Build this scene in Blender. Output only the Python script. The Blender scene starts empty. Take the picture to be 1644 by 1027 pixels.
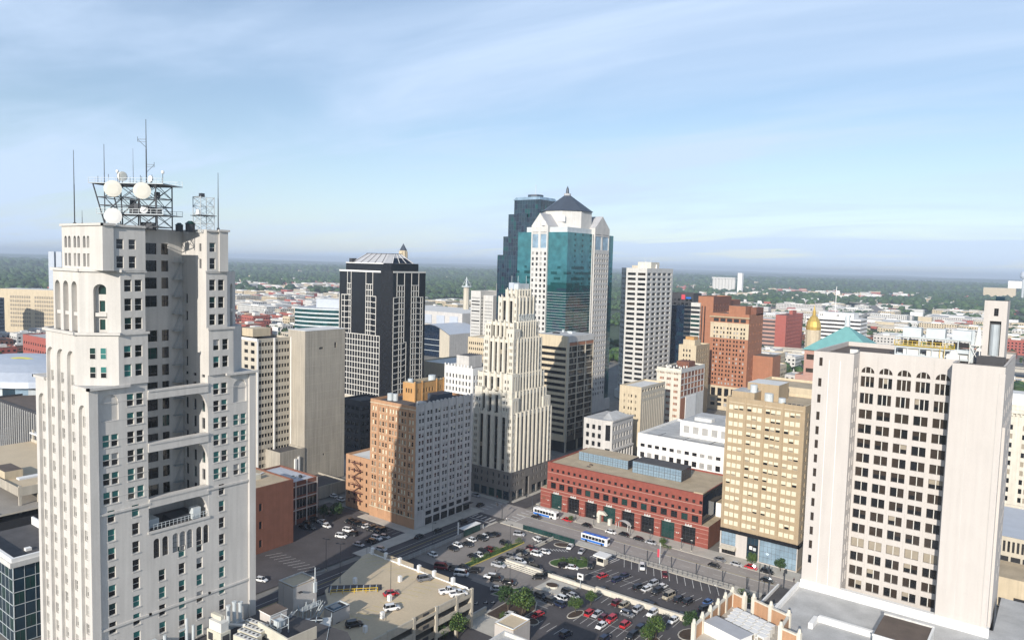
import bpy, math, random
import numpy as np
from mathutils import Matrix, Vector
R = math.radians
random.seed(7)
rng = np.random.default_rng(11)
sc = bpy.context.scene
COL = sc.collection

# ------------------------------------------------------------------ camera
PITCH, ROLL, YAW, CAMZ = R(4.298), R(1.5008), R(37.2), 100.0
_fh = Vector((-math.sin(YAW), math.cos(YAW), 0)); _r0 = Vector((math.cos(YAW), math.sin(YAW), 0)); _up = Vector((0, 0, 1))
_f = _fh * math.cos(PITCH) - _up * math.sin(PITCH)
_u = _up * math.cos(PITCH) + _fh * math.sin(PITCH)
_x = _r0 * math.cos(ROLL) + _u * math.sin(ROLL)
_y = _u * math.cos(ROLL) - _r0 * math.sin(ROLL)
cam = bpy.data.cameras.new('camera')
cam.sensor_width = 36.0
cam.lens = 1190.0 / 1644.0 * 36.0
cam.clip_start, cam.clip_end = 1.0, 120000.0
camo = bpy.data.objects.new('camera', cam)
COL.objects.link(camo)
camo.matrix_world = Matrix(((_x.x, _y.x, -_f.x, 0), (_x.y, _y.y, -_f.y, 0), (_x.z, _y.z, -_f.z, CAMZ), (0, 0, 0, 1)))
sc.camera = camo

# ------------------------------------------------------------------ daylight
SUN_EL, SUN_ROT = R(22.0), R(165.0)
sun_dir = Vector((math.sin(SUN_ROT) * math.cos(SUN_EL), math.cos(SUN_ROT) * math.cos(SUN_EL), math.sin(SUN_EL)))
sl = bpy.data.lights.new('sun', 'SUN')
sl.energy, sl.angle, sl.color = 4.6, R(0.53), (1.0, 0.93, 0.84)
so = bpy.data.objects.new('sun', sl)
COL.objects.link(so)
so.rotation_euler = (-sun_dir).to_track_quat('-Z', 'Y').to_euler()
so.location = (0, -200, 600)
world = bpy.data.worlds.new('World')
sc.world = world
world.use_nodes = True
wn, wl = world.node_tree.nodes, world.node_tree.links
wn.clear()
def node(nt, kind, **kw):
    n = nt.nodes.new(kind)
    for k, v in kw.items():
        setattr(n, k, v)
    return n
W = world.node_tree
w_out = node(W, 'ShaderNodeOutputWorld'); w_bg = node(W, 'ShaderNodeBackground')
w_bg.inputs['Strength'].default_value = 0.115
sky = node(W, 'ShaderNodeTexSky', sky_type='NISHITA', sun_disc=False, sun_elevation=SUN_EL, sun_rotation=SUN_ROT,
           altitude=250.0, air_density=1.0, dust_density=0.6, ozone_density=1.8)
tc = node(W, 'ShaderNodeTexCoord')
sep = node(W, 'ShaderNodeSeparateXYZ'); wl.new(tc.outputs['Generated'], sep.inputs[0])
def wmath(op, a, b=None, c=None, clamp=False):
    n = node(W, 'ShaderNodeMath', operation=op, use_clamp=clamp)
    for i, v in enumerate((a, b, c)):
        if v is None:
            continue
        if isinstance(v, (int, float)):
            n.inputs[i].default_value = v
        else:
            wl.new(v, n.inputs[i])
    return n.outputs[0]
zz = wmath('ADD', wmath('MAXIMUM', sep.outputs['Z'], 0.0), 0.10)
px, py = wmath('DIVIDE', sep.outputs['X'], zz), wmath('DIVIDE', sep.outputs['Y'], zz)
comb = node(W, 'ShaderNodeCombineXYZ'); wl.new(px, comb.inputs[0]); wl.new(py, comb.inputs[1])
def cloud_layer(rot, sx, sy, scale, detail, dist, lo, hi, off):
    mp = node(W, 'ShaderNodeMapping'); wl.new(comb.outputs[0], mp.inputs[0])
    mp.inputs['Rotation'].default_value = (0, 0, R(rot)); mp.inputs['Scale'].default_value = (sx, sy, 1)
    mp.inputs['Location'].default_value = (off, off * 0.37, 0)
    nz = node(W, 'ShaderNodeTexNoise'); wl.new(mp.outputs[0], nz.inputs['Vector'])
    nz.inputs['Scale'].default_value, nz.inputs['Detail'].default_value = scale, detail
    nz.inputs['Roughness'].default_value, nz.inputs['Distortion'].default_value = 0.55, dist
    mr = node(W, 'ShaderNodeMapRange', interpolation_type='SMOOTHSTEP'); wl.new(nz.outputs['Fac'], mr.inputs['Value'])
    mr.inputs['From Min'].default_value, mr.inputs['From Max'].default_value = lo, hi
    return mr.outputs['Result']
c1 = cloud_layer(-38, 0.45, 1.0, 0.75, 6.0, 0.5, 0.38, 0.74, 3.1)      # broad soft veil
c2 = cloud_layer(-30, 0.22, 1.0, 1.7, 9.0, 0.9, 0.44, 0.80, 8.7)       # fine streaks
c3 = cloud_layer(-60, 0.5, 1.0, 0.28, 3.0, 0.2, 0.28, 0.56, 1.4)       # where the veil is thick or thin
veil = wmath('MULTIPLY', wmath('ADD', wmath('MULTIPLY', c1, 0.9), wmath('MULTIPLY', c2, 0.45)), wmath('ADD', wmath('MULTIPLY', c3, 0.8), 0.22))
low = wmath('POWER', wmath('SUBTRACT', 1.0, wmath('MAXIMUM', sep.outputs['Z'], 0.0), None, True), 9.0)          # thicker air towards the horizon, all round
veil = wmath('MINIMUM', wmath('ADD', wmath('ADD', veil, 0.12), wmath('MULTIPLY', low, 0.5)), 0.92)
mixc = node(W, 'ShaderNodeMix', data_type='RGBA')
wl.new(veil, mixc.inputs['Factor']); wl.new(sky.outputs[0], mixc.inputs['A'])
mixc.inputs['B'].default_value = (4.9, 6.1, 7.9, 1)
wl.new(mixc.outputs['Result'], w_bg.inputs['Color']); wl.new(w_bg.outputs[0], w_out.inputs['Surface'])

sc.view_settings.view_transform = 'Standard'
sc.view_settings.look = 'None'
sc.view_settings.exposure = 0.25
sc.view_settings.gamma = 1.0
sc.view_settings.use_curve_mapping = False
sc.cycles.use_denoising = True
sc.cycles.max_bounces = 6
sc.cycles.diffuse_bounces = 3
sc.cycles.glossy_bounces = 3
sc.cycles.volume_bounces = 0
sc.cycles.transparent_max_bounces = 6

# ------------------------------------------------------------------ materials
MATS = {}
def M(name, col, rough=0.85, var=0.08, scale=0.35, fine=0.0, streak=0.0, bump=0.0, metal=0.0, spec=0.4, warp=None, coat=0.0):
    """Principled material: base colour with broad mottling, optional fine grain and vertical weather streaks."""
    if name in MATS:
        return MATS[name]
    m = bpy.data.materials.new(name); m.use_nodes = True
    nt = m.node_tree; b = nt.nodes['Principled BSDF']; L = nt.links.new
    b.inputs['Roughness'].default_value = rough; b.inputs['Metallic'].default_value = metal
    b.inputs['Specular IOR Level'].default_value = spec
    if coat:
        b.inputs['Coat Weight'].default_value = coat; b.inputs['Coat Roughness'].default_value = 0.05
    t = nt.nodes.new('ShaderNodeTexCoord')
    fac = None
    def noise(sc_, det, stretch=None, k=1.0):
        nonlocal fac
        src = t.outputs['Object']
        if stretch:
            mp = nt.nodes.new('ShaderNodeMapping'); mp.inputs['Scale'].default_value = stretch; L(src, mp.inputs[0]); src = mp.outputs[0]
        n = nt.nodes.new('ShaderNodeTexNoise'); n.inputs['Scale'].default_value = sc_; n.inputs['Detail'].default_value = det
        L(src, n.inputs['Vector'])
        mr = nt.nodes.new('ShaderNodeMapRange'); L(n.outputs['Fac'], mr.inputs['Value'])
        mr.inputs['From Min'].default_value, mr.inputs['From Max'].default_value = 0.3, 0.7
        mr.inputs['To Min'].default_value, mr.inputs['To Max'].default_value = 1.0 - k, 1.0 + k * 0.6
        if fac is None:
            fac = mr.outputs[0]
        else:
            mu = nt.nodes.new('ShaderNodeMath'); mu.operation = 'MULTIPLY'; L(fac, mu.inputs[0]); L(mr.outputs[0], mu.inputs[1]); fac = mu.outputs[0]
        return n
    nb = noise(scale, 4.0, None, var)
    if fine:
        nb = noise(scale * 14, 3.0, None, fine)
    if streak:
        noise(1.1, 4.0, (1, 1, 0.05), streak)
    mx = nt.nodes.new('ShaderNodeVectorMath'); mx.operation = 'SCALE'
    mx.inputs[0].default_value = col[:3]; L(fac, mx.inputs['Scale']); L(mx.outputs[0], b.inputs['Base Color'])
    if bump:
        bp = nt.nodes.new('ShaderNodeBump'); bp.inputs['Strength'].default_value = bump; bp.inputs['Distance'].default_value = 0.2
        L(nb.outputs['Fac'], bp.inputs['Height']); L(bp.outputs[0], b.inputs['Normal'])
    MATS[name] = m
    return m
def glass(name, col, rough=0.06, spec=0.6, wob=0.0, metal=0.0):
    if name in MATS:
        return MATS[name]
    m = M(name, col, rough=rough, var=0.35, scale=0.21, spec=spec, metal=metal)
    if wob:
        nt = m.node_tree; b = nt.nodes['Principled BSDF']
        t = nt.nodes.new('ShaderNodeTexCoord'); n = nt.nodes.new('ShaderNodeTexNoise'); n.inputs['Scale'].default_value = 0.35
        nt.links.new(t.outputs['Object'], n.inputs['Vector'])
        bp = nt.nodes.new('ShaderNodeBump'); bp.inputs['Strength'].default_value = wob; bp.inputs['Distance'].default_value = 0.5
        nt.links.new(n.outputs['Fac'], bp.inputs['Height']); nt.links.new(bp.outputs[0], b.inputs['Normal'])
    return m
# walls and stone
M('white_terracotta', (0.57, 0.545, 0.505), var=0.06, scale=0.15, fine=0.03, streak=0.10)
M('white_precast', (0.52, 0.485, 0.45), var=0.03, scale=0.2, fine=0.03, streak=0.05)
M('cream_terracotta', (0.64, 0.60, 0.51), var=0.08, fine=0.05, streak=0.14)
M('cream_stone', (0.56, 0.47, 0.33), var=0.08, fine=0.05, streak=0.12)
M('tan_brick', (0.40, 0.31, 0.20), var=0.10, fine=0.10, streak=0.08)
M('orange_brick', (0.46, 0.265, 0.15), var=0.10, fine=0.10, streak=0.12)
M('ochre_brick', (0.50, 0.28, 0.11), var=0.08, fine=0.08, streak=0.1)
M('brown_brick', (0.20, 0.085, 0.055), var=0.12, fine=0.12, streak=0.10)
M('red_granite', (0.26, 0.072, 0.052), var=0.16, scale=0.6, fine=0.12)
M('pink_granite', (0.42, 0.25, 0.20), var=0.08, fine=0.06)
M('rust_brick', (0.36, 0.16, 0.09), var=0.10, fine=0.10, streak=0.08)
M('red_brick', (0.36, 0.10, 0.075), var=0.10, fine=0.10)
M('grey_stone', (0.55, 0.53, 0.50), var=0.08, fine=0.06, streak=0.14)
M('pale_stone', (0.58, 0.57, 0.54), var=0.07, fine=0.05, streak=0.10)
M('beige_precast', (0.52, 0.47, 0.38), var=0.06, fine=0.05, streak=0.10)
M('blank_concrete', (0.40, 0.36, 0.295), var=0.10, scale=0.1, fine=0.06, streak=0.20)
M('dark_podium_stone', (0.20, 0.185, 0.17), var=0.1, fine=0.08)
M('white_paint', (0.78, 0.77, 0.74), var=0.05, fine=0.02)
M('light_frame', (0.62, 0.60, 0.55), var=0.04)
M('black_panel', (0.012, 0.013, 0.016), rough=0.25, spec=0.5, var=0.2)
M('charcoal', (0.045, 0.045, 0.05), rough=0.6, var=0.15)
M('bronze_frame', (0.085, 0.07, 0.055), rough=0.5, var=0.1)
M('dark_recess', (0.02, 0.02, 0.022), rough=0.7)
M('slate_roof', (0.055, 0.07, 0.095), rough=0.5, var=0.1)
M('lead_roof', (0.42, 0.42, 0.43), rough=0.5, var=0.08)
M('copper_roof', (0.16, 0.36, 0.35), rough=0.6, var=0.1, fine=0.05)
M('gravel_roof', (0.47, 0.38, 0.26), var=0.16, scale=0.25, fine=0.18)
M('grey_roof', (0.46, 0.46, 0.45), var=0.18, scale=0.22, fine=0.10)
M('dark_roof', (0.085, 0.08, 0.08), var=0.22, scale=0.25, fine=0.12)
M('brown_roof', (0.13, 0.10, 0.08), var=0.2, scale=0.3, fine=0.12)
M('white_roof', (0.66, 0.65, 0.62), var=0.1, scale=0.2, fine=0.05)
M('arena_metal', (0.46, 0.50, 0.56), rough=0.45, var=0.06)
M('steel', (0.42, 0.46, 0.48), rough=0.45, var=0.1, metal=0.3)
M('galvanised', (0.52, 0.56, 0.57), rough=0.5, var=0.12)
M('dark_steel', (0.05, 0.055, 0.065), rough=0.5, var=0.15)
M('rust_steel', (0.14, 0.06, 0.045), rough=0.7, var=0.2)
M('yellow_paint', (0.62, 0.42, 0.03), rough=0.5)
M('gold_leaf', (0.75, 0.50, 0.12), rough=0.35, metal=0.6)
M('dish_white', (0.74, 0.71, 0.62), rough=0.6, var=0.03)
M('unit_white', (0.66, 0.65, 0.61), rough=0.6, var=0.08)
M('unit_cream', (0.60, 0.57, 0.47), rough=0.6, var=0.1)
# glazing and what is seen in it
glass('glass_dark', (0.012, 0.013, 0.015), 0.08)
glass('glass_grey', (0.035, 0.036, 0.038), 0.10)
glass('glass_brown', (0.045, 0.034, 0.026), 0.10)
glass('glass_green', (0.014, 0.05, 0.045), 0.08)
glass('glass_teal', (0.05, 0.20, 0.225), 0.05, 0.9, 0.05, 0.35)
glass('glass_teal_dark', (0.008, 0.075, 0.08), 0.05, 0.9, 0.05, 0.25)
glass('glass_blue', (0.012, 0.035, 0.055), 0.05, 0.8, 0.05)
glass('glass_sky_reflection', (0.30, 0.42, 0.52), 0.15, 0.9, 0.03, 0.2)  # pale blue of the mirrored sky is put into the glass colour
glass('glass_navy', (0.008, 0.018, 0.04), 0.06, 0.7, 0.04)
M('blind_teal', (0.03, 0.17, 0.155), rough=0.35, var=0.2)
M('blind_cream', (0.66, 0.62, 0.47), rough=0.7, var=0.06)
M('blind_grey', (0.36, 0.355, 0.34), rough=0.6, var=0.12)
M('blind_tan', (0.30, 0.26, 0.20), rough=0.6, var=0.15)
# ground
M('ground_far', (0.058, 0.085, 0.035), var=0.4, scale=0.004, fine=0.3)
M('city_ground', (0.22, 0.21, 0.19), var=0.25, scale=0.02, fine=0.2)
M('asphalt', (0.085, 0.078, 0.080), var=0.22, scale=0.12, fine=0.12)
M('asphalt_old', (0.24, 0.215, 0.195), var=0.16, scale=0.10, fine=0.10)
M('road_concrete', (0.33, 0.30, 0.275), var=0.14, scale=0.12, fine=0.10)
M('pavement_concrete', (0.50, 0.47, 0.41), var=0.12, scale=0.3, fine=0.08)
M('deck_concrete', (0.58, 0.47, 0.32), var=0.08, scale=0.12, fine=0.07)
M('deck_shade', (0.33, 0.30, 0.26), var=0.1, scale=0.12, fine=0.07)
M('kerb_concrete', (0.45, 0.42, 0.36), var=0.1)
M('line_white', (0.62, 0.61, 0.58), var=0.18, scale=1.0)
M('line_yellow', (0.55, 0.44, 0.10), var=0.15, scale=1.0)
M('grass', (0.05, 0.105, 0.02), var=0.3, scale=0.5, fine=0.25)
M('mulch', (0.07, 0.045, 0.03), var=0.3, scale=0.8, fine=0.2)
M('leaf_bright', (0.095, 0.15, 0.028), var=0.35, scale=0.6, rough=0.6)
M('leaf_mid', (0.045, 0.092, 0.022), var=0.35, scale=0.5, rough=0.6)
M('leaf_dark', (0.025, 0.058, 0.018), var=0.35, scale=0.4, rough=0.6)
M('far_leaf', (0.04, 0.075, 0.022), var=0.45, scale=0.006, fine=0.3)
M('bark', (0.09, 0.07, 0.05), var=0.2)
M('tyre', (0.015, 0.015, 0.016), rough=0.8)
M('rim', (0.35, 0.35, 0.36), rough=0.4, metal=0.5)
glass('car_glass', (0.01, 0.012, 0.014), 0.05)
for _n, _c in dict(white=(0.80, 0.80, 0.79), black=(0.012, 0.012, 0.014), silver=(0.42, 0.43, 0.45), grey=(0.16, 0.165, 0.18), red=(0.50, 0.022, 0.03),
                   darkred=(0.14, 0.012, 0.018), navy=(0.012, 0.02, 0.055), blue=(0.06, 0.13, 0.32), green=(0.012, 0.045, 0.045), tan=(0.38, 0.33, 0.24)).items():
    M('paint_' + _n, _c, rough=0.28, var=0.03, spec=0.5, coat=0.5)
M('bus_blue', (0.02, 0.15, 0.52), rough=0.3, var=0.04, coat=0.4)
M('skin', (0.45, 0.27, 0.19), rough=0.6); M('cloth_red', (0.45, 0.05, 0.05)); M('cloth_dark', (0.03, 0.03, 0.045)); M('cloth_white', (0.7, 0.7, 0.68))
M('banner_red', (0.55, 0.06, 0.09), rough=0.7)
M('logo_yellow', (0.75, 0.68, 0.10), rough=0.6, var=0.05)
M('lamp_head', (0.70, 0.68, 0.62), rough=0.4)

# ------------------------------------------------------------------ mesh builder
class MB:
    def __init__(s):
        s.v, s.f, s.m, s.mats, s.T = [], [], [], [], None
    def mi(s, name):
        if name not in s.mats:
            s.mats.append(name)
        return s.mats.index(name)
    def poly(s, pts, mat):
        if s.T is not None:
            pts = [s.T @ Vector(p) for p in pts]
        n = len(s.v)
        s.v.extend([(p[0], p[1], p[2]) for p in pts]); s.f.append(tuple(range(n, n + len(pts)))); s.m.append(s.mi(mat))
    def box(s, x0, y0, z0, x1, y1, z1, mat, top=None, bottom=False):
        a, b, c, d = (x0, y0), (x1, y0), (x1, y1), (x0, y1)
        s.prism([a, b, c, d], z0, z1, mat, top, bottom)
    def prism(s, pts, z0, z1, mat, top=None, bottom=False, cap=True):
        n = len(pts)
        for i in range(n):
            p, q = pts[i], pts[(i + 1) % n]
            s.poly([(p[0], p[1], z0), (q[0], q[1], z0), (q[0], q[1], z1), (p[0], p[1], z1)], mat)
        if cap:
            s.poly([(p[0], p[1], z1) for p in pts], top or mat)
        if bottom:
            s.poly([(p[0], p[1], z0) for p in reversed(pts)], mat)
    def frustum(s, pts, z0, pts2, z1, mat, top=None):
        n = len(pts)
        for i in range(n):
            j = (i + 1) % n
            s.poly([(*pts[i], z0), (*pts[j], z0), (*pts2[j], z1), (*pts2[i], z1)], mat)
        s.poly([(*p, z1) for p in pts2], top or mat)
    def cone(s, pts, z0, apex, mat):
        n = len(pts)
        for i in range(n):
            s.poly([(*pts[i], z0), (*pts[(i + 1) % n], z0), apex], mat)
    def cyl(s, x, y, z0, z1, r, mat, n=10, r2=None, top=None, bottom=False):
        a = [(x + r * math.cos(2 * math.pi * i / n), y + r * math.sin(2 * math.pi * i / n)) for i in range(n)]
        r2 = r if r2 is None else r2
        b = [(x + r2 * math.cos(2 * math.pi * i / n), y + r2 * math.sin(2 * math.pi * i / n)) for i in range(n)]
        s.frustum(a, z0, b, z1, mat, top)
        if bottom:
            s.poly([(*p, z0) for p in reversed(a)], mat)
    def tube(s, p, q, r, mat, n=5):
        p, q = Vector(p), Vector(q); d = (q - p)
        if d.length < 1e-6:
            return
        d.normalize(); a = d.orthogonal().normalized(); b = d.cross(a)
        A = [p + (a * math.cos(2 * math.pi * i / n) + b * math.sin(2 * math.pi * i / n)) * r for i in range(n)]
        B = [v + (q - p) for v in A]
        for i in range(n):
            s.poly([A[i], A[(i + 1) % n], B[(i + 1) % n], B[i]], mat)
        s.poly(B, mat); s.poly(list(reversed(A)), mat)
    def parapet(s, pts, z0, h, t, mat):
        """low wall along the inside of a closed outline"""
        n = len(pts); inn = inset(pts, t)
        for i in range(n):
            j = (i + 1) % n
            s.poly([(*inn[j], z0), (*inn[i], z0), (*inn[i], z0 + h), (*inn[j], z0 + h)], mat)
            s.poly([(*pts[i], z0 + h), (*pts[j], z0 + h), (*inn[j], z0 + h), (*inn[i], z0 + h)], mat)
    def data(s, name):
        me = bpy.data.meshes.new(name)
        me.from_pydata(s.v, [], s.f)
        for k in s.mats:
            me.materials.append(MATS[k])
        me.polygons.foreach_set('material_index', s.m)
        me.update()
        return me
    def build(s, name, parent=None, label=None, kind=None, loc=None, rz=0.0, smooth=False):
        if not s.f:
            return None
        me = s.data(name)
        if smooth:
            me.polygons.foreach_set('use_smooth', [True] * len(s.f))
        o = bpy.data.objects.new(name, me); COL.objects.link(o)
        if parent is not None:
            o.parent = parent
        if loc is not None:
            o.location = loc; o.rotation_euler = (0, 0, rz)
        if label:
            o['label'] = label
        if kind:
            o['kind'] = kind
        return o
def inset(pts, t):
    n = len(pts); out = []
    for i in range(n):
        p0, p1, p2 = Vector((*pts[i - 1], 0)), Vector((*pts[i], 0)), Vector((*pts[(i + 1) % n], 0))
        d1, d2 = (p1 - p0).normalized(), (p2 - p1).normalized()
        n1, n2 = Vector((-d1.y, d1.x, 0)), Vector((-d2.y, d2.x, 0))
        k = 1 + n1.dot(n2)
        v = p1 + (n1 + n2) * (t / max(k, 0.2))
        out.append((v.x, v.y))
    return out
def tag(o, label, cat, group=None):
    o['label'] = label; o['category'] = cat
    if group:
        o['group'] = group
    return o
def thing(name, label, cat, loc=(0, 0, 0), rz=0.0, group=None):
    o = bpy.data.objects.new(name, None); COL.objects.link(o)
    o.empty_display_size = 0.5
    o.location = loc; o.rotation_euler = (0, 0, rz)
    return tag(o, label, cat, group)
def put(name, me, parent, loc, rz=0.0):
    o = bpy.data.objects.new(name, me); COL.objects.link(o)
    o.parent = parent; o.location = loc; o.rotation_euler = (0, 0, rz)
    return o
def dup(src, loc, rz, label, group=None):
    r = src.copy(); COL.objects.link(r); r.location = loc; r.rotation_euler = (0, 0, rz)
    r['label'] = label
    if group:
        r['group'] = group
    for ch in list(src.children):
        c = ch.copy(); COL.objects.link(c); c.parent = r
        for g in list(ch.children):
            d = g.copy(); COL.objects.link(d); d.parent = c
    return r

# ------------------------------------------------------------------ facades
FRONT, SIDE = 0.0, math.pi / 2
def uv(ang):
    return (math.cos(ang), math.sin(ang)), (-math.sin(ang), math.cos(ang))
def facade(mb, o, ang, Wd, z0, z1, ops, dep, wall, rev=None, pane=None):
    """wall sheet from o along ang, pierced by openings (a, b, c, d[, 'arch']) with reveals of depth dep; pane(a,b,c,d) -> material closes them"""
    (ux, uy), (nx, ny) = uv(ang)
    rev = rev or wall
    def P(a, d, z):
        return (o[0] + ux * a + nx * d, o[1] + uy * a + ny * d, z)
    ops = [(max(q[0], 0.0), min(q[1], Wd), max(q[2], z0), min(q[3], z1), *q[4:]) for q in ops]
    ops = [q for q in ops if q[1] - q[0] > 0.05 and q[3] - q[2] > 0.05]
    Wd, z0, z1 = round(Wd, 4), round(z0, 4), round(z1, 4)
    us = sorted(set([0.0, Wd] + [round(v, 4) for op in ops for v in op[:2]]))
    zs = sorted(set([z0, z1] + [round(v, 4) for op in ops for v in op[2:4]]))
    us = [u for u in us if -1e-6 <= u <= Wd + 1e-6]; zs = [z for z in zs if z0 - 1e-6 <= z <= z1 + 1e-6]
    ui = {u: i for i, u in enumerate(us)}; zi = {z: i for i, z in enumerate(zs)}
    hole = np.zeros((len(us), len(zs)), bool)
    for op in ops:
        hole[ui[round(op[0], 4)]:ui[round(op[1], 4)], zi[round(op[2], 4)]:zi[round(op[3], 4)]] = True
    for i in range(len(us) - 1):
        k = 0
        while k < len(zs) - 1:
            if hole[i, k]:
                k += 1; continue
            e = k
            while e + 1 < len(zs) - 1 and not hole[i, e + 1]:
                e += 1
            mb.poly([P(us[i], 0, zs[k]), P(us[i + 1], 0, zs[k]), P(us[i + 1], 0, zs[e + 1]), P(us[i], 0, zs[e + 1])], wall)
            k = e + 1
    for op in ops:
        a, b, c, d = op[:4]
        fl = op[4] if len(op) > 4 else ''
        arch = 'arch' in fl
        r = (b - a) / 2; h = d - r if arch else d
        mb.poly([P(a, 0, c), P(a, dep, c), P(a, dep, h), P(a, 0, h)][::-1], rev)
        mb.poly([P(b, 0, c), P(b, dep, c), P(b, dep, h), P(b, 0, h)], rev)
        if '-b' not in fl:
            mb.poly([P(a, 0, c), P(b, 0, c), P(b, dep, c), P(a, dep, c)], rev)
        if arch:
            ns = 8; cx = (a + b) / 2
            arc = [(cx - r * math.cos(math.pi * i / ns), h + r * math.sin(math.pi * i / ns)) for i in range(ns + 1)]
            for i in range(ns):
                p, q = arc[i], arc[i + 1]
                corner = (a, d) if i < ns / 2 else (b, d)
                mb.poly([P(*[corner[0], 0, corner[1]]), P(p[0], 0, p[1]), P(q[0], 0, q[1])], wall)
                mb.poly([P(p[0], 0, p[1]), P(p[0], dep, p[1]), P(q[0], dep, q[1]), P(q[0], 0, q[1])], rev)
            mb.poly([P(a, 0, d), P(cx, 0, d), P(cx, 0, d + 0.001)], wall)
        elif '-t' not in fl:
            mb.poly([P(a, 0, d), P(a, dep, d), P(b, dep, d), P(b, 0, d)], rev)
        if pane:
            mt = pane(a, b, c, d)
            if mt:
                mb.poly([P(a, dep, c), P(b, dep, c), P(b, dep, d), P(a, dep, d)], mt)
def grid(cols, rows):
    return [(a, b, c, d) for (c, d) in rows for (a, b) in cols]
def even(n, w, start, pitch):
    return [(start + i * pitch, start + i * pitch + w) for i in range(n)]
def choose(*pairs):
    names = [p[0] for p in pairs]; ws = np.array([p[1] for p in pairs], float); ws /= ws.sum()
    return lambda *a: names[int(rng.choice(len(names), p=ws))]

WINC = {}
def window_mesh(w, h, style, variant):
    """window seen from outside: local x along the wall, z up, y into the building; frame proud of the panes"""
    key = (round(w, 2), round(h, 2), style, variant)
    if key in WINC:
        return WINC[key]
    mb = MB(); fr = {'oak': 'light_frame', 'slab': 'bronze_frame', 'blind': 'cream_stone', 'dark': 'charcoal', 'sash': 'grey_stone', 'steel': 'dark_steel', 'shop': 'bronze_frame'}[style]
    t = 0.07 if style != 'slab' else 0.06
    def bar(x0, z0, x1, z1, y=-0.05, m=None):
        mb.box(x0, y, z0, x1, 0.03, z1, m or fr, bottom=True)
    def pane(x0, z0, x1, z1, m, y=0.0):
        mb.poly([(x0, y, z0), (x1, y, z0), (x1, y, z1), (x0, y, z1)], m)
    if style in ('oak', 'sash'):
        up, lo = variant
        k = 0.46
        pane(0, h * k, w, h, up); pane(0, 0, w, h * k, lo, 0.02)
        bar(0, 0, t, h); bar(w - t, 0, w, h); bar(t, 0, w - t, t); bar(t, h - t, w - t, h); bar(t, h * k - 0.04, w - t, h * k + 0.04)
    elif style == 'slab':
        for i, m in enumerate(variant):
            n = len(variant); x0, x1 = w * i / n, w * (i + 1) / n
            if isinstance(m, tuple):
                pane(x0, h * 0.45, x1, h, m[0]); pane(x0, 0, x1, h * 0.45, m[1])
            else:
                pane(x0, 0, x1, h, m)
            if i:
                bar(x0 - 0.09, 0, x0 + 0.09, h, -0.10, 'light_frame')
        bar(0, 0, w, t); bar(0, h - t, w, h); bar(0, t, t, h - t); bar(w - t, t, w, h - t)
    elif style == 'blind':
        gap = variant[0]; dk = variant[1]
        if gap > 0:
            pane(0, 0, w, h * gap, dk, 0.06); pane(0, h * gap, w, h, 'blind_cream')
        else:
            pane(0, 0, w, h, 'blind_cream')
        bar(0, 0, w, 0.06); bar(0, h - 0.06, w, h); bar(0, 0.06, 0.05, h - 0.06); bar(w - 0.05, 0.06, w, h - 0.06)
        if gap > 0:
            bar(0.05, h * gap - 0.03, w - 0.05, h * gap + 0.03)
    elif style in ('dark', 'steel', 'shop'):
        nx, nz, m = variant
        pane(0, 0, w, h, m)
        tt = 0.05
        bar(0, 0, w, tt); bar(0, h - tt, w, h); bar(0, tt, tt, h - tt); bar(w - tt, tt, w, h - tt)
        for i in range(1, nx):
            bar(w * i / nx - tt / 2, tt, w * i / nx + tt / 2, h - tt)
        for k in range(1, nz):
            bar(tt, h * k / nz - tt / 2, w - tt, h * k / nz + tt / 2, -0.04)
    WINC[key] = mb.data('window')
    return WINC[key]
def windows(root, o, ang, ops, dep, style, pick, name='window'):
    """one window object per opening, set at the back of its reveal"""
    (ux, uy), (nx, ny) = uv(ang)
    for op in ops:
        a, b, c, d = op[:4]
        me = window_mesh(b - a, d - c, style, pick(a, b, c, d))
        put(name, me, root, (o[0] + ux * a + nx * (dep - 0.06), o[1] + uy * a + ny * (dep - 0.06), c), ang)
def pane_strip(mb, o, ang, ops, dep, pick, bars=None, frame='charcoal'):
    """joined panes (and optional n x m glazing bars) for windows too small to be pieces of their own"""
    (ux, uy), (nx, ny) = uv(ang)
    def P(a, d, z):
        return (o[0] + ux * a + nx * d, o[1] + uy * a + ny * d, z)
    for op in ops:
        a, b, c, d = op[:4]
        mb.poly([P(a, dep - 0.01, c), P(b, dep - 0.01, c), P(b, dep - 0.01, d), P(a, dep - 0.01, d)], pick(a, b, c, d))
        if bars:
            for i in range(1, bars[0]):
                u = a + (b - a) * i / bars[0]
                mb.poly([P(u - .05, dep - .05, c), P(u + .05, dep - .05, c), P(u + .05, dep - .05, d), P(u - .05, dep - .05, d)], frame)
            for i in range(1, bars[1]):
                z = c + (d - c) * i / bars[1]
                mb.poly([P(a, dep - .05, z - .04), P(b, dep - .05, z - .04), P(b, dep - .05, z + .04), P(a, dep - .05, z + .04)], frame)
def rect(x0, y0, x1, y1):
    return [(x0, y0), (x1, y0), (x1, y1), (x0, y1)]
HAZE = 1.1e-4
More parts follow.
